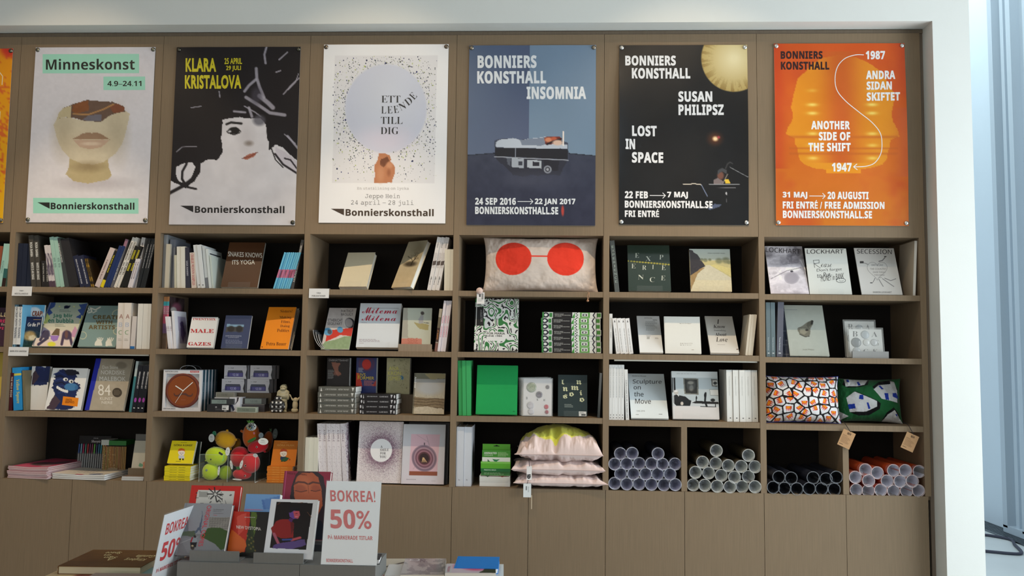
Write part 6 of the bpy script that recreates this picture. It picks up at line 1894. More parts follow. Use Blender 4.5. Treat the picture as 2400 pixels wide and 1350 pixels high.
zoom(480, 860, 10)
X0, X1, z0, zr = span(490, 1545, 600, 1050, .17, zs2)
tag(MB().box(X0, X1, .17, .38, zs2, zr, WOODI).box((X0 + X1) / 2 - .08, (X0 + X1) / 2 - .078, .1692, .17, zs2, zr, (70, 64, 56)).build('riser_block', 'veneer'), 'brown veneer riser block under the four white alarm clock boxes', 'riser')
def ac(f):
    x0, x1, y0, y1 = f.q.a[0], f.q.a[1], f.q.a[2], f.q.a[5]
    S = lambda u, v: (x0 + (x1 - x0) * u, y0 + (y1 - y0) * v)
    f.P([S(.17, .38), S(.76, .38), S(.8, .55), S(.14, .55)], (84, 88, 106)); f.P([S(.14, .55), S(.8, .55), S(.8, .86), S(.14, .86)], (70, 68, 128)); f.P([S(.22, .58), S(.76, .58), S(.76, .82), S(.22, .82)], (98, 94, 160), 2)
    f.T('12:30', *S(.36, .62), *S(.61, .8), (200, 200, 235), 'sb', L=3); f.T('FLIP', *S(.27, .18), *S(.4, .24), (60, 62, 70), 'sb'); f.T('ON', *S(.14, .18), *S(.22, .24), (150, 150, 156), 's'); f.lines(*S(.8, .16), S(.92, .2)[0], 2, 7, 3, (150, 150, 156))
    f.P([S(.0, .86), S(.14, .7), S(.14, .86), S(.6, .96)], (176, 178, 188))
    f.P([S(.93, 0), S(1, 0), S(1, 1), S(.95, 1), S(.9, .7), S(.95, .3)], (52, 54, 60))
nm4 = {0: ('upper left', 455, 1000, 862 - 0, 262, -50), 1: ('upper right', 1060, 1592, 0, 268, -50), 2: ('lower left', 390, 945, 278, 590, 0), 3: ('lower right', 985, 1535, 282, 592, 0)}
zz = zr + .0006
for row in (1, 0):
    boxes = ((390, 948, 278, 590, 'lower left'), (985, 1538, 282, 592, 'lower right')) if row else ((450, 1004, -42, 262, 'upper left'), (1060, 1598, -38, 268, 'upper right'))
    for (x0, x1, yt, yb, nm) in boxes:
        for d_ in range(2):
            X0, X1, a_, zt_ = span(x0, x1, yt, yb, .18, zz)
            o, ztop = carton(x0, x1, yt, yb, .18, .045, 'white alarm clock box with violet display, %s, %s' % (nm, 'front layer' if d_ == 0 else 'layer behind it'), (214, 214, 222), 'alarm clock boxes', zz, ac, mt='coated')
            if d_:
                o.matrix_world = TR(X0 + .004, .18 + .05, zz)
    zz = ztop + .0006
def lcd(x0, x1, yt, yb, dep, label, z0, body=(50, 52, 56), scr=(112, 128, 122), mg=(.06, .16, .94, .84), rim=None):
    X0, X1, z0, z1 = span(x0, x1, yt, yb, dep, z0)
    w_, h_ = X1 - X0, z1 - z0
    t = thing('table_clock', label, 'clock', TR(X0, dep, z0), 'small digital clocks')
    MB().prism([(0, 0, 0), (w_, 0, 0), (w_, 0, h_), (0, 0, h_)], (0, .035, 0), rim or body).build('case', 'plastic', t)
    b = MB()
    f = Face(b, (0, 0, h_), (w_, 0, 0), (0, 0, -h_))
    f.R(*mg, scr)
    f.T('12:30', .3, .34, .62, .68, tuple(int(c * .82) for c in scr), 'sb', L=3)
    b.build('display', 'glossy', t)
    return z1
_, zt = carton(50, 560, 878, 1050, .03, .09, 'black clock box with a white price sticker', (34, 34, 38), 'opened clock boxes', zs2, lambda f: (f.R(400, 893, 556, 1004, (224, 226, 226)), f.R(415, 950, 490, 984, (110, 112, 112), 2), f.lines(410, 905, 540, 2, 14, 5, (110, 112, 112), 3), f.E(260, 938, 22, 20, (150, 150, 154)), f.lines(245, 975, 400, 3, 14, 4, (110, 110, 114)), f.E(480, 1025, 34, 12, (170, 170, 174))))
lcd(130, 668, 740, 872, .04, 'black digital clock with a grey-green display on the black box', zt + .0006, (26, 32, 36), (112, 132, 126), (.05, .22, .7, .88))
_, zt = carton(565, 815, 712, 1056, .06, .09, 'white clock box with a dark blue diagonal stripe', (216, 218, 226), 'opened clock boxes', zs2, lambda f: (f.P([(590, 890), (650, 890), (700, 1000), (660, 1050)], (52, 56, 84)), f.P([(740, 712), (790, 712), (770, 800), (690, 900), (740, 840)], (70, 60, 70))))
_, zt = carton(228, 562, 712, 738, .085, .08, 'thin white box lid under the grey digital clock', (206, 208, 212), 'opened clock boxes', None)
lcd(255, 692, 592, 712, .09, 'grey digital clock, highest of the small clocks', zt + .0006, (112, 112, 108), (92, 92, 76), (.04, .12, .96, .88), rim=(130, 130, 122))
_, zt = carton(835, 1398, 872, 1048, .09, .09, 'dark grey clear-lidded box under a black clock', (66, 64, 70), 'opened clock boxes', zs2, lambda f: f.R(835, 872, 1398, 876, (190, 190, 190)))
lcd(900, 1432, 728, 868, .10, 'black digital clock on the dark grey box', zt + .0006, (46, 48, 48), (100, 116, 114), (.07, .1, .8, .95))
lcd(738, 1204, 940, 1072, .02, 'white-rimmed digital clock standing in front on the shelf', zs2, (150, 160, 150), (110, 122, 108), (.04, .12, .96, .9), rim=(176, 186, 172))


def figure(label, blobs, eyes, dep, base_px, col, mt='ceramic', checks=False):
    """small ceramic figure: overlapping rounded masses fused into one body"""
    b = MB()
    pxm = 10 * F / (dep + 4.67)
    base = W3(base_px[0], base_px[1], dep)
    for x, y, rx, ry, d_, *rot in blobs:
        M = RY(rot[0]) if rot else None
        b.ell(((x - base_px[0]) / pxm, d_, (base_px[1] - y) / pxm), (rx / pxm, min(rx, ry) * .8 / pxm, ry / pxm), col, 20, M=M)
    root = thing('figurine', label, 'figurine', TR(base[0], dep, zs2), 'ceramic figurines')
    o = b.build('body', mt, root)
    rm = o.modifiers.new('fuse', 'REMESH')
    rm.mode = 'VOXEL'
    rm.voxel_size = .0013
    rm.use_smooth_shade = True
    sm = o.modifiers.new('soften', 'SMOOTH')
    sm.iterations = 4
    fm = bpy.data.materials.new('figure_glaze')
    return root, o, pxm, base


def solid(name, col, rough, coat=0.0):
    m = bpy.data.materials.new(name)
    m.use_nodes = True
    nt = m.node_tree
    p_ = nt.nodes['Principled BSDF']
    n = nt.nodes.new('ShaderNodeTexNoise')
    n.inputs['Scale'].default_value = 60
    mx = nt.nodes.new('ShaderNodeMix')
    mx.data_type = 'RGBA'
    c1 = lin(col)
    mx.inputs[6].default_value = (*c1, 1)
    mx.inputs[7].default_value = (*(c1 * .85), 1)
    nt.links.new(n.outputs['Fac'], mx.inputs[0])
    nt.links.new(mx.outputs[2], p_.inputs['Base Color'])
    p_.inputs['Roughness'].default_value = rough
    p_.inputs['Coat Weight'].default_value = coat
    return m


cream = solid('cream_glaze', (200, 194, 162), .25, .5)
sand = solid('sand_glaze', (206, 192, 156), .5)
gap = solid('checked_glaze', (30, 28, 30), .25, .5)
# white squares on the checked figure
nt = gap.node_tree
tc = nt.nodes.new('ShaderNodeTexCoord')
sx = nt.nodes.new('ShaderNodeSeparateXYZ')
nt.links.new(tc.outputs['Object'], sx.inputs[0])
def cell(sock, off, per, duty):
    a = nt.nodes.new('ShaderNodeMath'); a.operation = 'ADD'; a.inputs[1].default_value = off
    nt.links.new(sock, a.inputs[0])
    d_ = nt.nodes.new('ShaderNodeMath'); d_.operation = 'DIVIDE'; d_.inputs[1].default_value = per
    nt.links.new(a.outputs[0], d_.inputs[0])
    fr_ = nt.nodes.new('ShaderNodeMath'); fr_.operation = 'FRACT'
    nt.links.new(d_.outputs[0], fr_.inputs[0])
    lt = nt.nodes.new('ShaderNodeMath'); lt.operation = 'LESS_THAN'; lt.inputs[1].default_value = duty
    nt.links.new(fr_.outputs[0], lt.inputs[0])
    return lt.outputs[0]
ca = cell(sx.outputs['X'], 1.0028, .0232, .42)
cb = cell(sx.outputs['Z'], 1.0058, .0235, .42)
mu = nt.nodes.new('ShaderNodeMath'); mu.operation = 'MULTIPLY'
nt.links.new(ca, mu.inputs[0]); nt.links.new(cb, mu.inputs[1])
mm = nt.nodes.new('ShaderNodeMix'); mm.data_type = 'RGBA'
mm.inputs[6].default_value = (.012, .011, .012, 1); mm.inputs[7].default_value = (.8, .8, .78, 1)
nt.links.new(mu.outputs[0], mm.inputs[0])
nt.links.new(mm.outputs[2], nt.nodes['Principled BSDF'].inputs['Base Color'])

rt, o, pm, bs = figure('cream glazed sitting ape figurine, tallest of the three', [(1830, 470, 88, 80, .0), (1835, 420, 66, 34, .004), (1828, 505, 68, 42, -.012), (1825, 590, 150, 88, .0), (1830, 660, 132, 88, -.004), (1720, 650, 46, 105, -.004, 8), (1935, 650, 46, 110, -.004, -8), (1820, 780, 110, 90, .0), (1770, 900, 46, 135, -.004), (1890, 900, 46, 135, -.004), (1765, 1020, 52, 26, -.015), (1895, 1020, 52, 26, -.015)], None, .10, (1830, 1042), None or (200, 194, 162))
o.data.materials[0] = cream
b = MB()
for x in (1808, 1862):
    b.ell(((x - 1830) / pm, -.0175, (1042 - 462) / pm), (.0022, .0015, .0022), (60, 56, 44), 10)
b.ell(0, 0, (0, 0, 0)) if False else None
b.build('eye', 'ceramic', rt)
MB().tube([((1796 - 1830) / pm, -.021, (1042 - 515) / pm), (0, -.0225, (1042 - 520) / pm), ((1864 - 1830) / pm, -.021, (1042 - 513) / pm)], .0007, (110, 104, 80)).build('mouth', 'ceramic', rt)
rt, o, pm, bs = figure('black figurine with white squares, crouching in front of the cream ape', [(1710, 720, 86, 58, -.004), (1700, 860, 165, 125, 0), (1700, 960, 165, 95, 0), (1570, 900, 58, 120, -.006), (1830, 900, 58, 120, -.006), (1620, 1010, 70, 44, -.012), (1780, 1010, 70, 44, -.012)], None, .055, (1700, 1055), (30, 28, 30))
o.data.materials[0] = gap
rt, o, pm, bs = figure('small sand-coloured figurine raising one long arm', [(2120, 760, 62, 62, 0), (2112, 880, 66, 130, 0), (2105, 1000, 84, 56, 0), (2040, 740, 20, 46, -.002, -30), (2000, 670, 17, 48, -.002, -28), (1980, 640, 22, 16, -.002), (2180, 740, 22, 60, .0, 30)], None, .06, (2100, 1058), (206, 192, 156))
o.data.materials[0] = sand

# ---- plush fruit in an acrylic bin, column 2 bottom ---------------------------------------
zoom(460, 970, 7.942)
shelf(2, 3)
AC = (205, 222, 215)
Xa = solX(zx(45), .01, ZB)
Xb = solX(zx(1092), .01, ZB)
zb_t = solZ(zy(752), Xa, .01)
bin_ = thing('acrylic_bin', 'clear acrylic two-compartment bin full of plush fruit', 'bin')
for nm, bx_ in (('front_panel', (Xa, Xb, .01, .013)), ('back_panel', (Xa, Xb, .24, .243)), ('side_panel', (Xa, Xa + .003, .013, .24)), ('side_panel', (Xb - .003, Xb, .013, .24))):
    MB().box(*bx_, ZB + .001, zb_t, AC).build(nm, 'acrylic', bin_)
xm = solX(zx(572), .01, ZB)
MB().box(xm, xm + .003, .013, .24, ZB + .004, zb_t, AC).build('divider', 'acrylic', bin_)
MB().box(Xa + .003, Xb - .003, .013, .24, ZB + .001, ZB + .004, AC).build('floor_panel', 'acrylic', bin_)
b = MB()
for x in (Xa, xm, Xb - .0012):
    b.box(x, x + .0012, .0094, .0102, ZB + .001, zb_t, (210, 226, 222))
b.box(Xb, Xb + .0006, .01, .243, ZB + .001, ZB + .004, (230, 236, 234)).box(Xa, Xb, .0096, .01, zb_t - .0012, zb_t, (190, 206, 200)).box(Xb, Xb + .0006, .24, .243, ZB, zb_t, (220, 228, 226))
b.build('polished_edge', 'plastic', bin_)
S_ = 7.942 * F / 4.75


def plush(label, cx, cy, rx, ry, dep, col, face, limbs=(), leafs=(), rot=0, leafcol=(60, 140, 60), sq=.92):
    c_ = W3(cx, cy, dep)
    k = (dep + 4.67) / (7.942 * F)
    t = thing('plush_toy', label, 'plush toy', TR(*c_), 'plush fruit and vegetable toys')
    b = MB().ell((0, 0, 0), (rx * k, min(rx, ry) * k * .85, ry * k), col, 26, M=RY(rot), sq=sq)
    for lx, ly, lr in limbs:
        v = Vector(((lx - cx) * k, 0, (cy - ly) * k))
        b.tube([tuple(v * .78), tuple(v * .95), tuple(v * 1.02)], [lr * k * 1.15, lr * k, lr * k * .35], col, 10)
        b.ell(tuple(v), (lr * k, lr * k, lr * k), col, 10)
    b.build('body', 'plush', t)
    dd = min(rx, ry) * k * .85
    b = MB()
    for ex, ey, er, kind in face:
        x, z = (ex - cx) * k, (cy - ey) * k
        q_ = max(0, 1 - (x / (rx * k)) ** 2 - (z / (ry * k)) ** 2) ** .5
        y = -dd * q_
        if kind == 'ring':
            b.ell((x, y, z), (er * k * 1.5, .0014, er * k * 1.5), (222, 200, 190), 12)
            b.ell((x, y - .001, z), (er * k, .0016, er * k), (30, 16, 18), 12)
        else:
            b.ell((x, y - .0004, z), (er * k, .002, er * k), kind, 12)
    if face:
        b.build('face', 'plush', t)
    for P_ in leafs:
        b = MB()
        Pv = [((x - cx) * k, -dd * .5 - .002 * i, (cy - y) * k) for i, (x, y) in enumerate(P_)]
        b.prism(Pv, (0, .006, 0), leafcol)
        b.build('leaf', 'plush', t)
    return t


DK = (40, 22, 20)
YL, GR2, RD, OR = (230, 172, 32), (188, 216, 36), (206, 28, 40), (206, 104, 30)
plush('yellow plush fruit lying sideways on top of the green ones', 545, 480, 195, 158, .15, YL, [(447, 408, 12, DK), (396, 514, 12, DK), (450, 486, 6, DK), (465, 468, 5, DK)], [(568, 315, 26), (740, 478, 26), (652, 655, 22)], [[(390, 405), (330, 380), (318, 345), (345, 318), (385, 325), (396, 360)]], 18, (40, 130, 96))
plush('dim yellow plush fruit behind, between the yellow and the carrot', 745, 560, 90, 110, .21, (168, 120, 34), [], [(800, 480, 18)])  # yellow darkened, the shade at the back is in the colour
plush('orange plush carrot with pink cheek at the top of the pile', 1020, 400, 152, 230, .17, OR, [(1105, 350, 27, (232, 140, 150)), (920, 280, 8, DK), (1090, 298, 8, DK)], [(835, 322, 24), (1190, 360, 24)], [[(990, 185), (950, 120), (985, 128), (1000, 105), (1030, 140), (1060, 105), (1075, 130), (1105, 125), (1090, 175)]], 0, (96, 168, 70))
plush('second orange plush carrot, dim at the back right', 1330, 520, 95, 200, .23, (150, 74, 28), [], [(1350, 355, 16)], [[(1380, 330), (1370, 270), (1395, 290), (1410, 265), (1415, 320)]], 8, (60, 110, 60))  # orange and leaf green darkened to paint in the shade back there
plush('lime green plush apple, larger one with a black stem', 375, 790, 205, 172, .10, GR2, [(325, 832, 15, DK), (405, 918, 11, DK)], [(325, 630, 20), (175, 872, 16)], [[(475, 780), (500, 735), (560, 750), (545, 860), (500, 870), (470, 850)]], 12, (140, 214, 96))
MBs = MB().tube([tuple(W3(430, 722, .02)), tuple(W3(482, 758, .01))], .006, (36, 40, 26), 8)
plush('lime green plush apple at the bottom left of the bin', 268, 1075, 150, 160, .095, GR2, [(238, 1035, 24, (130, 150, 130))], [(325, 965, 16), (130, 1165, 16), (160, 1050, 13)])
plush('lime green plush apple at the bottom, partly behind the divider', 545, 1095, 120, 135, .13, (166, 200, 36), [], [(430, 1185, 14)])
plush('red plush tomato, uppermost, with a white oval tag', 1150, 610, 195, 118, .12, RD, [(1160, 606, 13, 'ring')], [(1285, 700, 20)], [[(975, 540), (965, 505), (1010, 475), (1090, 435), (1125, 430), (1130, 455), (1080, 500), (1040, 520), (1000, 528)]], -14, (60, 140, 56))
plush('red plush tomato, upper left of the tomato group', 810, 800, 172, 190, .13, RD, [], [])
plush('red plush tomato with round eye at the front right', 1015, 920, 168, 182, .085, RD, [(964, 948, 15, 'ring')], [])
plush('red plush tomato at the bottom of the bin', 855, 1120, 178, 100, .085, RD, [(932, 1140, 13, 'ring')], [], [[(745, 990), (800, 975), (850, 1010), (815, 1035), (775, 1025)]], 0, (46, 104, 46))
o = MBs.build('stem', 'plush')
o.parent = bpy.data.objects[[x.name for x in C.objects if x.get('label', '').startswith('lime green plush apple, larger')][0]]
o.matrix_parent_inverse = o.parent.matrix_world.inverted()
def oval(cx, cy, rx, ry, dep, rot, label, col=(226, 228, 224)):
    c_ = W3(cx, cy, dep)
    k = (dep + 4.67) / (7.942 * F)
    b = MB()
    tt = np.linspace(0, 2 * math.pi, 24, endpoint=False)
    b.prism([(rx * k * math.cos(a), 0, ry * k * math.sin(a)) for a in tt], (0, .0008, 0), col)
    f = Face(b, (-rx * k, 0, ry * k), (2 * rx * k, 0, 0), (0, 0, -2 * ry * k))
    f.lines(.3, .3, .7, 2, .09, .04, (110, 114, 116), 1); f.lines(.25, .6, .8, 2, .09, .03, (150, 154, 156), 1)
    o = b.build('toy_tag', 'paper')
    o.matrix_world = TR(*c_) @ RY(rot)
    tag(o, label, 'tag', 'oval tags on the plush toys')
oval(284, 450, 56, 76, .09, 0, 'grey-white oval tag left of the yellow plush fruit', (196, 200, 198))
oval(1245, 514, 96, 64, .02, 4, 'large white oval tag on the uppermost red tomato')
oval(584, 700, 42, 78, .006, 4, 'white oval tag hanging in front of the bin divider')
oval(418, 1060, 20, 86, .03, 4, 'narrow white tag between the lower green apples')
oval(652, 950, 24, 86, .04, -12, 'narrow white tag left of the front red tomato')
oval(838, 940, 26, 80, .012, 14, 'narrow white tag against the front red tomato')
oval(1100, 775, 46, 34, .008, 14, 'small white label on the right wall of the bin', (200, 204, 204))
oval(1205, 400, 46, 50, .13, 10, 'bluish round tag right of the plush carrot', (150, 168, 176))
oval(1468, 370, 46, 96, .2, 4, 'dim oval tag behind the plush toys at the right', (84, 96, 96))  # tag colour darkened for the shade behind the toys
oval(760, 1222, 90, 14, .03, 4, 'white tag lying on the bin floor')
# carrot's patchwork ball
c_ = W3(1025, 240, .055)
k = .0006
b = MB().ell((0, 0, 0), (.029, .010, .023), (196, 200, 196), 26)
for i in range(26):
    a_, r_ = i * 2.4, .004 + .0008 * i
    b.ell((r_ * math.cos(a_), -.0095 * (1 - (r_ / .029) ** 2) ** .5 - .0005, r_ * .8 * math.sin(a_)), (.0042, .0012, .0032), [(60, 96, 104), (36, 30, 40), (150, 140, 80), (120, 130, 150), (40, 36, 36)][i % 5], 10)
o = b.build('decorated_disc', 'paper')
o.matrix_world = TR(*c_)
tag(o, 'round disc with dark and teal spots on the plush carrot', 'tag')

# yellow and orange children's books in stacks
zoom(350, 800, 3.857)
def boy(f, cx, cy, hair, shirt):
    f.E(cx, cy, 30, 30, (236, 226, 214), 1); f.P([(cx - 30, cy - 12), (cx - 24, cy - 34), (cx, cy - 44), (cx + 28, cy - 34), (cx + 34, cy - 14), (cx + 4, cy - 20)], hair, 2)
    f.Ln([(cx - 16, cy + 2), (cx - 8, cy + 6), (cx - 2, cy + 2)], 2.5, K0, 3); f.Ln([(cx + 6, cy + 2), (cx + 12, cy + 6), (cx + 18, cy + 2)], 2.5, K0, 3); f.Ln([(cx - 6, cy + 16), (cx + 6, cy + 16)], 2.5, K0, 3)
    f.P([(cx - 26, cy + 28), (cx + 24, cy + 28), (cx + 28, cy + 56), (cx - 28, cy + 56)], shirt, 1); f.R(cx - 20, cy + 56, cx - 6, cy + 72, K0, 1); f.R(cx + 6, cy + 56, cx + 20, cy + 72, K0, 1)
YB = (232, 214, 30)
pile(132, 366, 1128, 1252, 6, 'yellow paperback lying spine out|six stacked at the bottom left', w=.2, cov=YB, spine=lambda f: (f.T('GÖRA KONST', .35, .2, .62, .48, (120, 110, 40), 'sb', rot=90), f.T('MAMMA', .35, .55, .62, .8, (120, 110, 40), 'sb', rot=90)), pg=(226, 226, 214))
zb1 = solZ(zy(1122), solX(zx(200), .05, 1.0), .05)
fb((160, 1114), 385, (212, 897), 430, 'yellow face-out book of a boy in an orange beret', t=.018, y0=.06, tilt=24, zb=zb1, cov=YB, front=lambda f: (f.T('GÖRA KONST', 226, 928, 394, 950, (60, 54, 30), 'g', .015), f.T('ANNA BENGTSSON', 288, 912, 342, 918, (90, 84, 40), 's'), boy(f, 292, 1012, (224, 110, 40), (200, 206, 214)), f.lines(240, 1094, 300, 1, 8, 4, (110, 104, 50))), stand=2, pg=(226, 226, 214))
fb((385, 1110), 440, (425, 905), 470, 'dark green book standing behind the yellow boy book', t=.015, y0=.12, tilt=14, cov=(26, 40, 36), zb=zb1)
OB = (214, 122, 34)
pile(1062, 1294, 1130, 1258, 7, 'orange paperback lying spine out|seven stacked beside the bin', w=.2, cov=OB, spine=lambda f: (f.T('GÖRA MUSIK', .35, .2, .62, .48, (242, 180, 90), 'sb', rot=90), f.T('MAMMA', .35, .55, .62, .8, (242, 180, 90), 'sb', rot=90)), pg=(226, 222, 214))
fb((1096, 1120), 1316, (1130, 895), 1334, 'orange face-out book of a child playing a guitar', t=.012, y0=.05, tilt=20, zb=zb1, cov=OB, front=lambda f: (f.T('GÖRA MUSIK', 1155, 926, 1305, 946, (236, 176, 96), 'g', .015), f.lines(1190, 912, 1260, 1, 8, 4, (236, 176, 96)), boy(f, 1210, 1010, (176, 76, 40), (40, 60, 90)), f.P([(1190, 1070), (1230, 1040), (1262, 1050), (1240, 1076), (1200, 1082)], (46, 90, 60), 4), f.E(1266, 1062, 7, 7, (170, 50, 40), 4)), stand=2)

# ---- column 1 bottom -------------------------------------------------------------------
zoom(0, 1000, 6.857)
shelf(1, 3)
def mags(x0, x1, yt, yb, n, dpt, skew, label, cols, paint, grp, rz, dx=.004):
    X0, X1 = solX(zx(x0), .012, ZB), solX(zx(x1), .012, ZB)
    H_ = solZ(zy(yt), X0, .012) - ZB
    t_ = H_ / n
    nm = names(label, n, True)
    for i in range(n):
        z_ = ZB + .0005 + H_ - (i + 1) * t_
        o = thing('magazine', nm[i], 'magazine', TR(X0 + rng.uniform(-dx, dx), .012 + rng.uniform(0, .006), z_) @ RZ(rz + rng.uniform(-1.2, 1.2)), grp)
        w_ = X1 - X0
        nx = 14
        uu = np.linspace(0, 1, nx)
        sag = .004 * (1 - (i / n)) * np.cos(uu * math.pi * .9) ** 2
        for (nm_, a_, b_, col, inset) in (('pages', .0006, t_ * .93, cols[1], .001), ('cover', t_ * .9, t_ * .97, cols[0], 0)):
            P0 = np.stack([uu * w_ * (1 - inset), np.full(nx, inset), a_ + sag * 1.0], -1)
            P1 = P0 + np.array([0, dpt - inset * 2, 0])
            P2, P3 = P0 + np.array([0, 0, b_ - a_]), P1 + np.array([0, 0, b_ - a_])
            b = MB()
            b.grid(np.stack([P0, P2])[::-1], col); b.grid(np.stack([P1, P3]), col)
            b.poly([P0[-1], P1[-1], P3[-1], P2[-1]], col); b.poly([P0[0], P2[0], P3[0], P1[0]], col)
            b.grid(np.stack([P0, P1]), col)
            if nm_ == 'cover' and i == 0:
                cv = Cv(Q(0, 1, 0, 0, 1, 1), nx * 4, 60, col)
                paint(cv)
                uf = np.linspace(0, 1, nx * 4)
                sf = .004 * np.cos(uf * math.pi * .9) ** 2
                V_, U_ = np.meshgrid(np.linspace(1, 0, 60), uf, indexing='ij')
                G = np.stack([U_ * w_, V_ * dpt, b_ + np.broadcast_to(sf, U_.shape) + .0002], -1)
                b.grid(G, lin(cv.I))
            else:
                b.grid(np.stack([P2, P3])[::-1], col)
            b.build(nm_, 'coated' if nm_ == 'cover' else 'pages', o)
def pk1(c):
    c.mix(np.ones(c.X.shape), (206, 84, 116)); c.mix((c.X < .1) * 1., (96, 84, 88)); c.ell(.5, .62, .28, .2, (92, 70, 76), .3); c.ell(.72, .5, .2, .3, (124, 84, 96), .5); c.noise(16, 6, 3); c.ell(.8, .86, .15, .05, (200, 180, 184), .6)
mags(110, 800, 640, 826, 8, .36, 0, 'pink magazine lying flat|eight stacked at the left', ((214, 150, 158), (214, 190, 192)), pk1, 'pink magazines', -6)
def wh1(c):
    c.mix(np.ones(c.X.shape), (226, 218, 204)); c.mix((c.Y > .9) * (c.X > .42) * (c.X < .58) * 1., (190, 40, 50)); c.mix((np.hypot((c.X - .78) / .14, (c.Y - .88) / .07) < 1) * 1., (40, 66, 120)); c.mix((c.Y > .8) * (c.Y < .84) * (c.X > .9) * 1., (60, 60, 60))
    for k_ in range(5):
        c.mix((np.abs(c.Y - .35 - k_ * .09) < .015) * (np.sin(c.X * 60 + k_) > -.3) * (c.X > .25) * (c.X < .65) * .7, (90, 90, 94))
mags(832, 1722, 760, 846, 3, .25, 0, 'white magazine lying flat|three stacked in the middle', ((220, 220, 220), (226, 226, 224)), wh1, 'white magazines', -5)
X0, X1, z0, z1 = span(1205, 1720, 150, 700, .26, ZB + .0006)
pack = thing('pen_pack', 'black card pack of fine felt pens in many colours', 'pen pack', TR(X0, .27, z0) @ RX(-4))
w_, h_ = X1 - X0, z1 - z0
b = MB().box(0, w_, .006, .008, 0, h_, (24, 22, 26))
f = Face(b, (0, .006, h_), (w_, 0, 0), (0, 0, -h_), Q(1215, 1700, 150, 1205, 1650, 700))
f.T('Sharpie', 1395, 212, 1536, 258, (206, 206, 210), 'fi'); f.T('FINE', 1430, 178, 1500, 192, (150, 150, 154), 'sb'); f.R(1560, 200, 1650, 206, (120, 120, 124)); f.R(1205, 420, 1650, 560, (46, 44, 50))
b.build('card', 'coated', pack)
pc = [(40, 80, 150), (120, 170, 190), (170, 40, 90), (70, 130, 120), (180, 50, 56), (100, 60, 90), (130, 50, 90), (110, 180, 80), (60, 60, 110), (60, 120, 150), (60, 150, 170), (190, 160, 70), (200, 110, 50)]
for i, c3 in enumerate(pc):
    x = w_ * (.035 + i * .069)
    b = MB().tube([(x, 0, h_ * .28), (x, 0, h_ * .77)], .0042, c3, 8).tube([(x, 0, h_ * .77), (x, 0, h_ * .79)], [.0042, .002], c3, 8)
    b.tube([(x, 0, .004), (x, 0, h_ * .52)], .0044, (150, 154, 156), 8).tube([(x, 0, h_ * .52), (x, 0, h_ * .525)], [.0046, .0042], (60, 60, 64), 8)
    b.build('pen', 'plastic', pack)
MB().box(-.002, w_ + .002, -.0062, -.006, 0, h_ * .56, (210, 215, 218)).build('blister', 'acrylic', pack)
X0, X1, z0, z1 = span(1640, 2030, 200, 700, .22, ZB + .0006)
jar = thing('pencil_box', 'clear box of unpainted pencils with a green lid', 'pencil box', TR(X0, .2, z0))
w_, h_ = X1 - X0, z1 - z0
MB().box(0, w_, 0, .1, 0, h_ * .84, (214, 220, 218)).build('case', 'acrylic', jar)
b = MB().box(-.002, w_ * .3, -.002, .102, h_ * .84, h_ * .99, (196, 204, 200)).box(w_ * .3, w_ + .002, -.002, .102, h_ * .84, h_ * .97, (40, 120, 50))
b.build('lid', 'plastic', jar)
r = random.Random(2)
for i in range(15):
    x = .006 + (w_ - .012) * i / 14
    MB().tube([(x, .01, .003), (x + r.uniform(-.002, .002), .01, h_ * .8)], .0042, (168 + r.randint(-16, 16), 132 + r.randint(-12, 12), 84), 6).build('pencil', 'paper', jar)
b = MB()
for k_ in range(60):
    b.ell((r.uniform(.01, w_ * .6), -.0008, r.uniform(.1, .75) * h_), (.003, .0006, .0016), (210, 180, 130), 6)
b.box(w_ * .3, w_ * .7, -.0012, -.001, .004, h_ * .2, (150, 130, 104))
b.build('printed_sleeve', 'coated', jar)
def card(c):
    c.mix(np.ones(c.X.shape), (196, 192, 176)); c.poly([(2230, 520), (2280, 540), (2290, 570), (2240, 580), (2215, 560)], (110, 160, 130), jit=10); c.poly([(2280, 520), (2330, 500), (2330, 600), (2290, 600)], (190, 130, 100), jit=16); c.poly([(2290, 350), (2320, 330), (2320, 380)], (130, 160, 130), jit=10)
fb((2098, 662), 2318, (2150, 225), 2334, 'cream picture card with green and orange marks at the right', t=.008, y0=.07, tilt=12, zb=ZB + .03, paint=card, res=(40, 60), cov=(196, 192, 176), name='picture_card', cat='card')
X0, X1 = solX(zx(2050), .05, ZB), xin(1)[1] - .004
tag(MB().box(X0, X1, .05, .062, ZB + .0006, solZ(zy(668), X0, .05), WOODI).box(X0, X1, .062, .1, ZB + .0006, ZB + .028, WOODI).build('display_ledge', 'veneer'), 'brown veneer ledge in front of the cream picture card', 'display ledge')
pile(1955, 2306, 800, 878, 2, 'thin grey-edged book lying flat|two at the right of the bottom row', w=.16, y0=-.012 + .02, cov=(130, 110, 96), spn=(196, 196, 194), jx=.001, jr=.3)
zoom(0, 1000, 6.857)
X0, X1, z0, z1 = span(2180, 2330, 118, 190, .2, None)
zq = ZB + .0006
tag(MB().box(X0, xin(1)[1] - .003, .2, .215, zq, z1, (112, 112, 110)).build('book_end', 'plastic'), 'dim grey slab standing at the back right corner', 'book end')

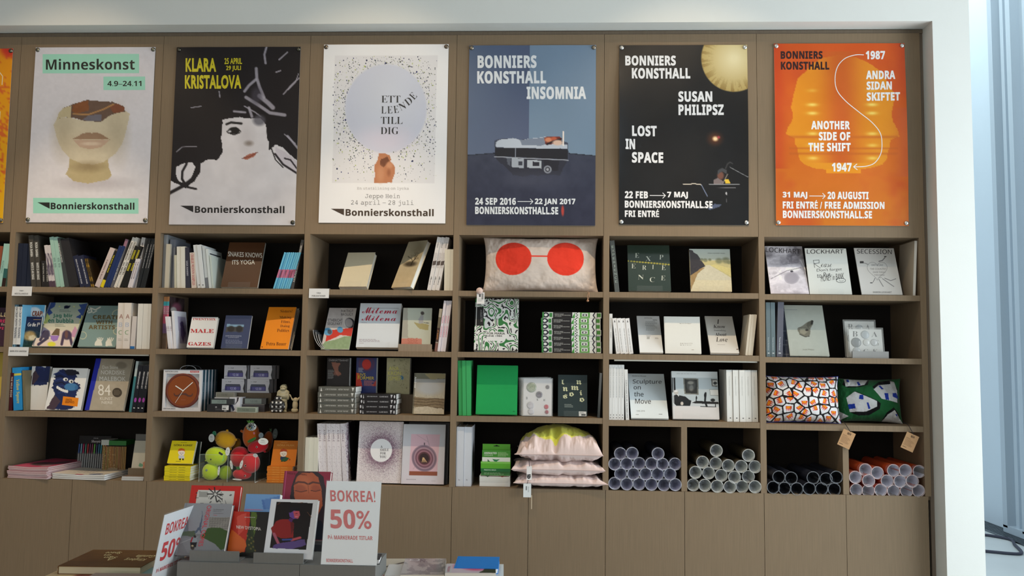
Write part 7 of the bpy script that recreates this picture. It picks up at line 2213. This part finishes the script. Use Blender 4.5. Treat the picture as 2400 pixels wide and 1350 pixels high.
# ---- rolled posters in clear sleeves ---------------------------------------------------------
def tube_template(outer, inner, rim, variant, film=(226, 230, 240)):
    r_ = .0318
    L_ = .385
    t = thing('rolled_poster', 'x', 'rolled poster')
    rg = random.Random(variant)
    b = MB()
    n = 28
    a = np.linspace(0, 2 * math.pi * 1.12, n)
    rr = r_ * (1 - .07 * np.linspace(0, 1, n))
    wob = 1 + .015 * np.sin(a * 3 + variant)
    P = np.array([[(rr[i] * wob[i] * math.cos(a[i] + variant), y, rr[i] * wob[i] * math.sin(a[i] + variant)) for i in range(n)] for y in (0, L_)])
    b.grid(P, outer)
    Pi = P.copy(); Pi[..., 0] *= .972; Pi[..., 2] *= .972
    b.grid(Pi[::-1], inner)
    b.grid(np.stack([P[0], Pi[0]])[::-1], rim)
    b.build('paper_roll', 'coated', t)
    # crumpled film: outer sleeve rim and tucked end
    b = MB()
    m_ = 22
    aa = np.linspace(0, 2 * math.pi, m_ + 1)
    rad = np.array([1.03, 1.05, .93, .62, .30, 0.02])
    dy = np.array([.03, -.004, -.001, .014, .024, .03])
    G = []
    for j in range(6):
        row = []
        for i in range(m_):
            jj = 0 if j < 2 else rg.uniform(-.009, .009) * (1 if j < 5 else 0)
            row.append((r_ * rad[j] * math.cos(aa[i] + (rg.uniform(-.15, .15) if j > 1 else 0)), dy[j] + jj + .0, r_ * rad[j] * math.sin(aa[i])))
        row.append(row[0])
        G.append(row)
    G = np.array(G)
    o_ = b
    ny_, nx_ = G.shape[:2]
    idx = np.arange(ny_ * nx_).reshape(ny_, nx_)
    Fc = np.stack([idx[:-1, :-1], idx[1:, :-1], idx[1:, 1:], idx[:-1, 1:]], -1).reshape(-1, 4)
    b.add(G.reshape(-1, 3), Fc, film, 0, False)
    b.build('sleeve_end', 'film', t)
    b = MB().tube([(r_ * 1.035 * math.cos(x_), -.003 + .0012 * math.sin(5 * x_ + variant), r_ * 1.035 * math.sin(x_)) for x_ in np.linspace(0, 2 * math.pi, 25)], .0009, rim, 5)
    b.build('sleeve_rim', 'plastic', t)
    return t


def rolls(zm, cents, outer, inner, rim, what, where, r_px, n_var=4, film=(226, 230, 240)):
    zoom(*zm)
    temps = []
    first = {}
    for i, (cx, cy) in enumerate(cents):
        dep = .004 + rng.uniform(-.006, .012)
        c_ = W3(cx, cy, dep)
        v = i % n_var
        lbl = what + ', ' + where[i]
        M = TR(c_[0], dep, c_[2] + 0.0) @ RY(rng.uniform(0, 40))
        if v not in first:
            t = tube_template(outer, inner, rim, v * 7 + len(cents), film)
            t.matrix_world = M
            t['label'] = lbl
            t['group'] = what
            first[v] = t
        else:
            dup(first[v], M, lbl, what)


def rowlab(rows):
    out = []
    nr = len(rows)
    RN = {1: ['bottom'], 2: ['upper', 'bottom'], 3: ['top', 'middle', 'bottom'], 4: ['top', 'second', 'third', 'bottom']}[nr]
    for rn, n in zip(RN, rows):
        for i in range(n):
            o = ORD[i] if i < n - 1 else 'rightmost'
            out.append('%s row, %s' % (rn, o if n > 1 else 'alone'))
    return out


zm = (1400, 820, 3.75)
rolls(zm, [(202, 912), (306, 909), (533, 913), (152, 1003), (258, 1001), (367, 998), (475, 1000), (572, 1004), (683, 1003), (204, 1090), (316, 1090), (424, 1090), (530, 1092), (638, 1092), (152, 1172), (258, 1178), (366, 1178), (474, 1182), (584, 1186), (684, 1184)],
      (40, 44, 58), (196, 198, 222), (206, 210, 222), 'rolled poster with bluish end, left tube compartment', rowlab([3, 6, 5, 6]), 52, film=(200, 202, 226))
rolls(zm, [(1045, 885), (1327, 927), (924, 987), (1040, 997), (1150, 1017), (1264, 1024), (1384, 1027), (862, 1076), (976, 1082), (1088, 1103), (1204, 1118), (1326, 1113), (842, 1186), (944, 1190), (1052, 1198), (1164, 1204), (1272, 1202), (1384, 1203)],
      (72, 66, 50), (216, 220, 212), (220, 222, 216), 'rolled poster with pale end, second tube compartment', rowlab([2, 5, 5, 6]), 55)
zm = (1770, 830, 3.857)
rolls(zm, [(212, 1110), (324, 1120), (522, 1117), (640, 1128), (731, 1112), (162, 1204), (264, 1212), (376, 1217), (487, 1214), (599, 1218), (713, 1222)],
      (44, 48, 62), (14, 15, 18), (150, 156, 164), 'rolled black poster, third tube compartment', rowlab([5, 6]), 55, film=(60, 64, 72))
rolls(zm, [(995, 1045), (1102, 1072), (1248, 1052), (1356, 1052), (1480, 1060), (904, 1112), (1024, 1142), (1192, 1147), (1308, 1149), (1418, 1147), (912, 1227), (1020, 1235), (1132, 1228), (1248, 1238), (1366, 1236), (1474, 1234)],
      (206, 84, 44), (226, 224, 236), (226, 206, 206), 'rolled orange poster with white end, rightmost tube compartment', rowlab([5, 5, 6]), 55)

# ---- shelf cards ---------------------------------------------------------------------------
for zm, (x0, y0, x1, y1), txt, lb in (((0, 530, 4.219), (121, 597, 311, 690), ('ÖVRIGT /', 'MISCELLANEOUS'), 'small white shelf card below the navy books, first column'),
                                      ((0, 530, 4.219), (85, 1196, 278, 1284), ('BARN OCH UNGDOM',), 'small white shelf card below the first column picture books'),
                                      ((700, 530, 4.218), (103, 618, 298, 712), ('VÅRA', 'PUBLIKATIONER'), 'small white shelf card under the cream book, third column')):
    zoom(*zm)
    a, e = W3(x0, y0, -.003), W3(x1, y1, -.003)
    b = MB().prism([(a[0], -.004, e[2]), (a[0], -.0032, e[2]), (a[0], .0, a[2]), (a[0], -.0008, a[2] + .0008)], (e[0] - a[0], 0, 0), (226, 228, 230))
    b.box(a[0], e[0], -.0008, .03, a[2] + .0004, a[2] + .0012, (226, 228, 230))
    f = Face(b, (a[0], -.0012, a[2]), (e[0] - a[0], 0, 0), (0, -.0028, e[2] - a[2]))
    if len(txt) == 2:
        f.T(txt[0], .38, .36, .6, .52, (120, 122, 126), 'sb'); f.T(txt[1], .15, .68, .83, .86, (120, 122, 126), 'sb')
    else:
        f.T(txt[0], .08, .36, .9, .56, (120, 122, 126), 'sb')
    tag(b.build('shelf_card', 'paper'), lb, 'shelf card', 'white shelf cards')
# ================================================================== display table in the foreground
TZ = 0.78
OAK = (196, 156, 116)
tb = thing('display_table', 'oak display table in front of the bookcase', 'table', TR(1.85, -1.6, 0))
MB().box(-.72, 1.05, -.85, .42, TZ - .04, TZ, OAK).build('tabletop', 'veneer', tb)
for x in (-.68, .97):
    for y in (-.8, .34):
        MB().box(x, x + .05, y, y + .05, 0, TZ - .04, OAK).build('leg', 'veneer', tb)
GL = (122, 124, 122)
RZT = 0.90
xa, xb = atz(414, 1318, RZT)[0], atz(880, 1328, RZT)[0]
yf = -1.55
rs = thing('riser', 'grey lacquered riser block on the display table', 'riser', TR(xa, yf, TZ + .0006))
MB().box(0, (xb - xa) * .62 - .0008, 0, .21, 0, RZT - TZ, GL).build('block', 'grey_lacquer', rs)
MB().box((xb - xa) * .62 + .0008, xb - xa, 0, .21, 0, RZT - TZ, GL).build('block', 'grey_lacquer', rs)
ZR = RZT + .0012

zoom(50, 1080, 4.364)
def ledge(x0, x1, yt, yb, y, of):
    z0 = ZR
    X0, X1 = solX(zx(x0), y, z0), solX(zx(x1), y, z0)
    tag(MB().box(X0, X1, y, y + .006, z0, z0 + .037, GL).box(X0, X1, y + .006, y + .07, z0, z0 + .003, GL).build('display_ledge', 'grey_lacquer'), 'grey lacquered ledge holding the %s' % of, 'display ledge', 'grey ledges on the riser')
ledge(1718, 2222, 955, 1060, -1.535, 'Paris tower book')

def pa(c):
    c.mix(np.ones(c.X.shape), (214, 42, 36))
    c.poly([(1940, 305), (2322, 308), (2150, 800), (1770, 800)], (222, 220, 214))
    r = random.Random(6)
    for _ in range(60):
        x, y = r.uniform(1900, 2300), r.uniform(320, 700); a = r.uniform(0, 3.1); l = r.uniform(8, 44)
        c.line([(x, y), (x + l * math.cos(a), y + l * math.sin(a))], r.uniform(3, 12), (36, 34, 36), .85)
    for a in range(8):
        c.line([(2110 + 20 * math.cos(a * .8), 350 + 20 * math.sin(a * .8)), (2110 + 80 * math.cos(a * .8), 350 + 80 * math.sin(a * .8))], 12, (30, 28, 30))
    c.poly([(1945, 320), (2040, 320), (2030, 380), (1935, 385)], (120, 118, 112), .5, jit=16)
fb((1640, 1000), 2160, (1885, 250), 2398, 'red art book with a black ink picture, standing at the back', t=.02, y0=-1.41, zb=ZR, paint=pa, res=(100, 120), cov=(214, 42, 36), hard=True, tilt=16)
def pa(c):
    c.grad(432, 1000, (150, 152, 158), (136, 138, 144)); X, Y = c.X, c.Y
    c.mix((Y > 760) * 1., (122, 124, 128)); c.poly([(1960, 580), (2190, 575), (2130, 740), (1940, 700)], (142, 138, 132))
    for k in range(7):
        c.line([(1960, 592 + k * 18), (2180, 588 + k * 18)], 3, (96, 92, 90))
    for k in range(9):
        c.line([(1968 + k * 26, 580), (1948 + k * 26, 700)], 3, (110, 106, 104))
    c.poly([(1680, 590), (1750, 592), (1735, 740), (1650, 745)], (112, 118, 128)); c.poly([(1640, 740), (1800, 730), (1800, 790), (1620, 780)], (84, 96, 78), jit=16)
    c.poly([(1850, 800), (1940, 690), (2060, 690), (2150, 730), (2090, 900), (2040, 930), (1990, 850)], (62, 84, 44), jit=26)
    c.poly([(1880, 800), (1990, 860), (2060, 940), (1700, 960), (1640, 800)], (130, 132, 136)); c.line([(1640, 860), (1760, 810), (1830, 790)], 5, (190, 190, 190), .6)
    tw = (84, 96, 116)
    c.line([(1896, 515), (1893, 560)], 4, tw); c.poly([(1889, 560), (1898, 560), (1868, 690), (1848, 690)], tw); c.poly([(1840, 690), (1862, 690), (1868, 750), (1858, 750), (1845, 715), (1815, 750), (1790, 752)], tw); c.line([(1828, 700), (1872, 702)], 6, tw)
    c.ell(1795, 788, 13, 14, (50, 40, 40), .3); c.poly([(1770, 800), (1810, 800), (1815, 850), (1760, 850)], (140, 150, 156)); c.line([(1770, 800), (1748, 845)], 14, (150, 40, 50)); c.poly([(1740, 850), (1810, 845), (1795, 900), (1740, 905)], (30, 28, 32)); c.ell(1758, 905, 20, 22, (60, 54, 50), .3); c.ell(1760, 885, 12, 8, (196, 180, 140), .4)
RR = (206, 44, 60)
fb((1560, 985), 2062, (1735, 432), 2205, 'grey book of a Paris iron tower and a scooter rider', t=.022, y0=-1.52, zb=ZR + .003, paint=pa, res=(110, 120), cov=(140, 142, 148), hard=True, tilt=24, stand=2,
   front=lambda f: (f.T('ORIGINAL COPIES', 0, 0, 1, 1, RR, 'g', .0, fn=lambda a, b: (1952 - 134 * a + 46 * (1 - b), 452 + 434 * a + b * 4)), f.T('Architectural', 2010, 488, 2110, 502, (110, 110, 114), 's'), f.T('Mimicry in', 2008, 508, 2086, 522, (110, 110, 114), 's'), f.T('Contemporary', 2004, 530, 2106, 544, (110, 110, 114), 's'), f.T('China', 2004, 550, 2040, 562, (190, 90, 100), 's')))
zoom(580, 1080, 3.871)
def pa(c):
    c.mix(np.ones(c.X.shape), (120, 166, 218)); c.poly([(185, 360), (350, 312), (360, 440), (260, 460), (190, 450)], (96, 138, 200)); c.poly([(185, 360), (200, 352), (215, 460), (190, 460)], (84, 124, 190)); c.line([(-20, 456), (280, 466)], 5, (190, 120, 160))
fb((-80, 890), 236, (58, 300), 352, 'sky blue book with angular shapes, behind the portrait book', t=.03, y0=-1.43, zb=ZR, paint=pa, res=(40, 60), cov=(120, 166, 218), tilt=16)
def pa(c):
    c.mix(np.ones(c.X.shape), (24, 24, 22)); X, Y = c.X, c.Y
    c.poly([(-110, 455), (70, 458), (60, 560), (20, 700), (-20, 860), (-200, 880)], (196, 46, 30)); c.poly([(-60, 520), (40, 470), (20, 600), (-60, 700)], (222, 90, 76), .8, jit=30)
    c.poly([(-200, 880), (-120, 640), (-40, 700), (10, 760), (-30, 860)], (226, 110, 40), .9, jit=30)
    c.poly([(80, 460), (130, 462), (110, 620), (60, 780), (50, 720)], (96, 124, 44), .9, jit=20); c.poly([(30, 640), (90, 600), (70, 860), (-10, 870)], (40, 54, 28), .9, jit=24)
    for k in range(9):
        c.ell(20 + (k * 37) % 60, 700 + k * 18, 8, 10, (150, 130, 60), .8, .7)
fb((-210, 900), 148, (-108, 458), 246, 'half red, half black book with white capital title', t=.02, y0=-1.47, zb=ZR, paint=pa, res=(90, 110), cov=(30, 26, 26), tilt=16, hard=True, pg=(230, 228, 224),
   front=lambda f: (f.T('NEW DYSTOPIA', -68, 606, 152, 638, (232, 228, 222), 'g', .012, sk=16), f.lines(16, 512, 146, 1, 9, 6, (190, 190, 184))))
def pa(c):
    c.mix(np.ones(c.X.shape), (228, 230, 234)); X, Y = c.X, c.Y
    c.poly([(333, 372), (650, 380), (540, 836), (216, 826)], (24, 16, 18))
    for P_ in ([(340, 400), (365, 380)], [(590, 470), (620, 520)], [(520, 380), (560, 376)]):
        c.line(P_, 5, (140, 90, 60), .7)
    c.poly([(300, 570), (350, 545), (430, 545), (450, 600), (440, 720), (330, 730), (262, 700), (252, 640)], (142, 34, 34), jit=14); c.poly([(430, 545), (460, 580), (450, 640), (420, 700)], (100, 26, 30), jit=10)
    c.poly([(428, 480), (470, 452), (520, 456), (524, 500), (500, 535), (460, 540), (430, 520)], (104, 70, 150)); c.poly([(465, 465), (520, 458), (522, 500), (500, 538), (470, 530)], (196, 84, 96), jit=6); c.poly([(430, 430), (480, 415), (530, 430), (526, 462), (470, 458), (440, 480), (428, 480)], (22, 16, 24), jit=10)
    c.line([(482, 488), (500, 486)], 5, (60, 20, 40)); c.line([(478, 516), (500, 518)], 4, (220, 180, 190)); c.poly([(430, 530), (460, 540), (440, 575), (415, 555)], (84, 40, 100))
    c.line([(270, 690), (300, 790)], 28, (170, 90, 110)); c.line([(300, 795), (340, 785)], 24, (170, 96, 120)); c.poly([(250, 800), (340, 770), (540, 735), (548, 790), (420, 830), (240, 830)], (92, 72, 130), jit=14); c.line([(420, 745), (500, 720)], 22, (190, 80, 90)); c.line([(340, 745), (420, 740)], 16, (60, 80, 150))
fb((140, 925), 578, (292, 346), 698, 'white-bordered portrait book of a seated person in a red shirt', t=.022, y0=-1.53, zb=ZR + .003, paint=pa, res=(130, 160), cov=(228, 230, 234), hard=True, tilt=20, stand=2)
ledge(52, 505, 855, 960, -1.545, 'red shirt portrait book')
MAG = (150, 46, 70)
def pa(c):
    c.mix(np.ones(c.X.shape), MAG); X, Y = c.X, c.Y
    c.poly([(440, 340), (470, 240), (520, 130), (560, 90), (740, 94), (790, 140), (800, 340), (760, 740), (400, 740)], (56, 44, 50), jit=10)
    c.poly([(480, 340), (490, 240), (530, 150), (590, 108), (690, 104), (740, 150), (752, 260), (735, 420), (640, 560), (540, 520)], (186, 96, 64), jit=8); c.ell(600, 200, 60, 80, (206, 120, 84), 1.2, .6)
    c.line([(500, 215), (540, 196), (600, 200), (625, 214)], 16, (96, 60, 56)); c.line([(640, 214), (680, 196), (745, 206)], 16, (96, 60, 56)); c.line([(500, 280), (550, 292), (610, 278)], 8, (84, 48, 44)); c.line([(650, 276), (690, 284), (740, 270)], 8, (84, 48, 44))
    c.ell(552, 258, 52, 34, (150, 76, 60), .5, .5); c.ell(700, 254, 44, 30, (150, 76, 60), .5, .5); c.line([(630, 214), (625, 300)], 6, (150, 84, 60))
    c.poly([(400, 740), (440, 520), (520, 560), (700, 560), (760, 740)], (30, 34, 44))
sup = thing('book', 'dark grey book lying flat under the magenta portrait book', 'book', TR(2.05, -1.34, TZ + .0006))
MB().box(0, .22, 0, .15, 0, .145, (60, 62, 66)).build('cover', 'coated', sup)
fb((272, 742), 702, (420, 92), 872, 'large magenta book with a close-up face in glasses, eyes closed', t=.03, y0=-1.30, zb=TZ + .147, paint=pa, res=(120, 150), cov=MAG, spn=(196, 84, 130), hard=True, tilt=14,
   front=lambda f: f.T('FRIDA BLUMENBERG', 448, 110, 632, 128, (90, 40, 40), 'g', 0, sk=10))
RS = (198, 44, 50)
rt, (w_, h_, t_, th_, M_) = fb((665, 928), 1172, (750, 182), 1240, 'x', t=.0016, y0=-1.545, zb=ZR, cov=(226, 233, 237), spn=(226, 233, 237), tilt=10, name='sale_sign', cat='sign', mt='glossy',
   front=lambda f: (f.T('BOKREA!', 776, 265, 1180, 368, RS, 'sb'), f.T('50%', 768, 438, 1138, 610, RS, 'sb', .012), f.T('PÅ MARKERADE TITLAR', 740, 662, 1143, 706, RS, 'sb'), f.T('BONNIERSKONSTHALL', 718, 877, 958, 907, RS, 'sb')))
rt['label'] = 'upright white sale sign with big red lettering, facing the room'
MB().box(-.002, w_ + .002, -.0028, -.0012, -.002, h_ + .004, (225, 236, 238)).build('acrylic_front', 'acrylic', rt)
MB().box(-.002, w_ + .002, t_, t_ + .0015, -.002, h_ + .004, (225, 236, 238)).box(-.002, w_ + .002, -.003, t_ + .0016, h_ + .004, h_ + .0052, (190, 196, 198)).build('acrylic_back', 'acrylic', rt)
MB().prism([(0, 0, 0), (w_, 0, 0), (w_, .07, -.012), (0, .07, -.012)], (0, 0, .002), (225, 236, 238)).build('acrylic_foot', 'acrylic', rt)
# the second sign, seen almost edge on
Y2 = -1.64
X2 = solX(346, Y2, TZ + .03)
rt = mkbook(.21, .297, .0016, 'obliquely turned white sale sign with red lettering at the left', None, (222, 228, 233), (222, 228, 233), name='sale_sign', cat='sign', mt='glossy', q=Q(0, 1, 0, 0, 1, 1),
   front=lambda f: (f.T('BOKREA!', .14, .12, .9, .26, RS, 'sb'), f.T('50%', .14, .35, .84, .58, RS, 'sb', .012), f.T('PÅ MARKERADE TITLAR', .1, .65, .9, .71, RS, 'sb'), f.T('BONNIERSKONSTHALL', .08, .93, .55, .97, RS, 'sb')))
rt.matrix_world = TR(X2, Y2, TZ + .012) @ RZ(84) @ RX(10)
MB().box(-.002, .212, -.0028, -.0012, -.002, .302, (225, 236, 238)).build('acrylic_front', 'acrylic', rt)
MB().box(-.002, .212, .0018, .003, -.002, .302, (225, 236, 238)).build('acrylic_back', 'acrylic', rt)
MB().prism([(0, 0, 0), (.21, 0, 0), (.21, .07, .010), (0, .07, .010)], (0, 0, .002), (225, 236, 238)).build('acrylic_foot', 'acrylic', rt)


def flat(FL, FR, BL, z, t, label, group='books lying on the display table', **k):
    A, B_, D_ = atz(zx(FL[0]), zy(FL[1]), z), atz(zx(FR[0]), zy(FR[1]), z), atz(zx(BL[0]), zy(BL[1]), z)
    U = Vector(B_ - A)
    V = Vector(D_ - A)
    w_ = U.length
    U.normalize()
    V = V - U * V.dot(U)
    h_ = V.length
    V.normalize()
    rt = mkbook(w_, h_, t, label, group, **k)
    Mx = Matrix.Identity(4)
    for i in range(3):
        Mx[i][0], Mx[i][1], Mx[i][2], Mx[i][3] = U[i], (0, 0, -1)[i], V[i], A[i]
    rt.matrix_world = Mx
    return rt


zoom(50, 1240, 5.581)
BR = (112, 74, 34)
def pa(c):
    c.mix(np.ones(c.X.shape), BR); c.noise(18, 3, 5); c.mix((c.Y > .7) * .25, (70, 46, 24))
    for k in range(6):
        c.line([(0, .1 + k * .17), (.5, .14 + k * .16), (1, .08 + k * .18)], .012, (84, 54, 26), .6)
flat((478, 482), (1562, 497), (885, 268), .872, .03, 'brown wood-patterned book with upside-down cream lettering', paint=pa, res=(80, 50), cov=BR, pg=(222, 210, 180), hard=True,
     front=lambda f: [f.T(s_, x0, y0, x1, y1, (232, 214, 160), 'g', .01, rot=180) for s_, x0, y0, x1, y1 in (('A', .42, .52, .5, .66), ('Sign', .34, .40, .5, .54), ('in', .28, .28, .36, .4), ('Space', .24, .1, .44, .26), ('Gunilla', .7, .3, .94, .46), ('Klingberg', .64, .48, .9, .66))])
flat((470, 515), (1560, 530), (880, 300), .842, .058, 'pale book lying beneath the brown wood-patterned one', cov=(216, 200, 168), hard=True)
def pa(c):
    c.mix(np.ones(c.X.shape), (226, 196, 150)); c.ell(.8, .5, .3, .22, (150, 60, 50), .3); c.ell(.86, .42, .22, .16, (196, 110, 90), .4); c.ell(.7, .6, .16, .2, (110, 44, 38), .5, .7)
flat((120, 700), (860, 715), (486, 506), .842, .03, 'cream book with a reddish figure at the lower left corner', paint=pa, res=(50, 40), cov=(226, 196, 150), pg=(226, 214, 190))
def pa(c):
    c.mix(np.ones(c.X.shape), (134, 176, 180)); c.poly([(.0, 1), (.12, .6), (.3, .64), (.25, .9)], (222, 204, 90), 1, jit=.1, js=9); c.poly([(.0, 0), (.06, .0), (.2, 1), (.12, 1)], (226, 222, 210)); c.poly([(.42, .86), (.56, .88), (.55, 1), (.45, 1)], (40, 40, 44)); c.mix((c.Y > .93) * (c.X < .3) * 1., (50, 52, 56)); c.mix((c.Y > .60) * (c.Y < .66) * (c.X < .5) * .8, (60, 66, 70))
flat((800, 700), (1560, 715), (1120, 490), .845, .033, 'teal and yellow covered book between the cream and pink ones', paint=lambda c: pa(c), res=(50, 40), cov=(134, 176, 180))
def pb(c):
    c.mix(np.ones(c.X.shape), (170, 150, 140)); c.poly([(.3, .6), (1, .7), (1, 1), (.5, 1)], (96, 66, 50), 1, jit=.1, js=7); c.mix((c.X > .97) * 1., (206, 60, 140))
flat((600, 760), (1480, 775), (905, 572), .862, .014, 'brown and pink covered book nearest the left sale sign', paint=pb, res=(50, 40), cov=(170, 150, 140))
zoom(50, 1080, 4.364)
def pa(c):
    c.mix(np.ones(c.X.shape), (206, 206, 206)); c.mix((fbm(c.X * 9, c.Y * 7, 4) > .52) * .9, (60, 60, 62)); c.mix((fbm(c.X * 16, c.Y * 9, 8) > .58) * .8, (130, 130, 132)); c.poly([(.4, .5), (.95, .55), (.95, .62), (.4, .58)], (226, 226, 226)); c.poly([(.3, .2), (.9, .25), (.9, .33), (.3, .3)], (40, 40, 42))
flat((1540, 1230), (2190, 1262), (1728, 1088), .80, .019, 'black and white magazine in front of the grey riser', name='magazine', cat='magazine', paint=pa, res=(90, 70), cov=(190, 190, 190), mt='glossy')
zoom(580, 1080, 3.871)
flat((1020, 893), (1200, 893), (1040, 842), ZR + .02, .019, 'small dark book with white pages behind the upright sale sign', cov=(40, 42, 46), hard=True, pg=(236, 236, 234), group=None)
zoom(880, 1260, 7.059)
def pa(c):
    c.mix(np.ones(c.X.shape), (206, 198, 180)); c.line([(0, .46), (.5, .48), (1, .2)], .05, (34, 30, 30)); c.line([(.5, .48), (.3, .85), (.0, .9)], .04, (34, 30, 30)); c.line([(0, .86), (.6, .96)], .03, (170, 40, 60)); c.ell(.2, .68, .1, .05, (140, 130, 120), .6)
flat((-200, 640), (430, 640), (20, 348), .835, .012, 'off-white book with angular black lines, right of the riser', paint=pa, res=(60, 50), cov=(206, 198, 180))
def pa(c):
    c.mix(np.ones(c.X.shape), (186, 176, 168)); n = fbm(c.X * 5, c.Y * 7, 5); c.mix((n > .55) * .6, (116, 108, 108)); c.poly([(.1, .1), (.4, .05), (.7, .3), (.5, .6)], (120, 110, 108), .5, jit=.3, js=6); c.poly([(.6, .4), (.9, .3), (.95, .8), (.7, .9)], (104, 98, 98), .6, jit=.3, js=6)
flat((410, 612), (1140, 612), (578, 345), .85, .012, 'grey photographic booklet in clear film with a small label', paint=pa, res=(90, 60), cov=(186, 176, 168), mt='glossy',
     front=lambda f: (f.R(.12, .05, .36, .16, (216, 214, 210)), f.T('CHRIST', .16, .07, .32, .14, (90, 90, 90), 'sb', L=3), f.T('N', .38, .06, .5, .26, (110, 100, 104), 'g', 0)))
flat((150, 628), (1150, 628), (300, 440), .838, .03, 'white slab-like book under the grey photographic booklet', cov=(226, 226, 224), hard=True)
BLU = (40, 128, 210)
flat((1300, 500), (2030, 512), (1355, 308), .872, .02, 'bright blue book behind the pink-covered one', cov=BLU, hard=True, pg=(240, 240, 240), mt='paper')
def pa(c):
    c.mix(np.ones(c.X.shape), (206, 186, 196)); c.ell(.35, .25, .3, .3, (222, 160, 186), .9, .8); c.ell(.6, .45, .22, .3, (206, 70, 120), .8, .9); c.poly([(.75, 0), (1, 0), (1, 1), (.68, 1), (.8, .5)], (50, 44, 30), 1, jit=.1, js=6); c.poly([(.5, .0), (.8, .0), (.7, .2), (.5, .1)], (60, 36, 44), .9, jit=.1, js=6); c.mix((c.X < .12) * .6, (196, 200, 196))
flat((1150, 582), (1992, 586), (1205, 432), .87, .028, 'pink and dark green photo book with a white spine, right side of the table', paint=pa, res=(80, 40), cov=(214, 206, 206), spn=(230, 230, 228),
     front=lambda f: f.T('TRÄDGÅRD', .04, .3, .1, .9, (190, 60, 100), 'g', rot=90))
A_, B_ = atz(zx(1150), zy(584), .87), atz(zx(1992), zy(586), .87)
flat((1140, 690), (2120, 700), (1250, 430), .84, .058, 'white book at the bottom of the right-hand pile', cov=(222, 224, 222), hard=True)
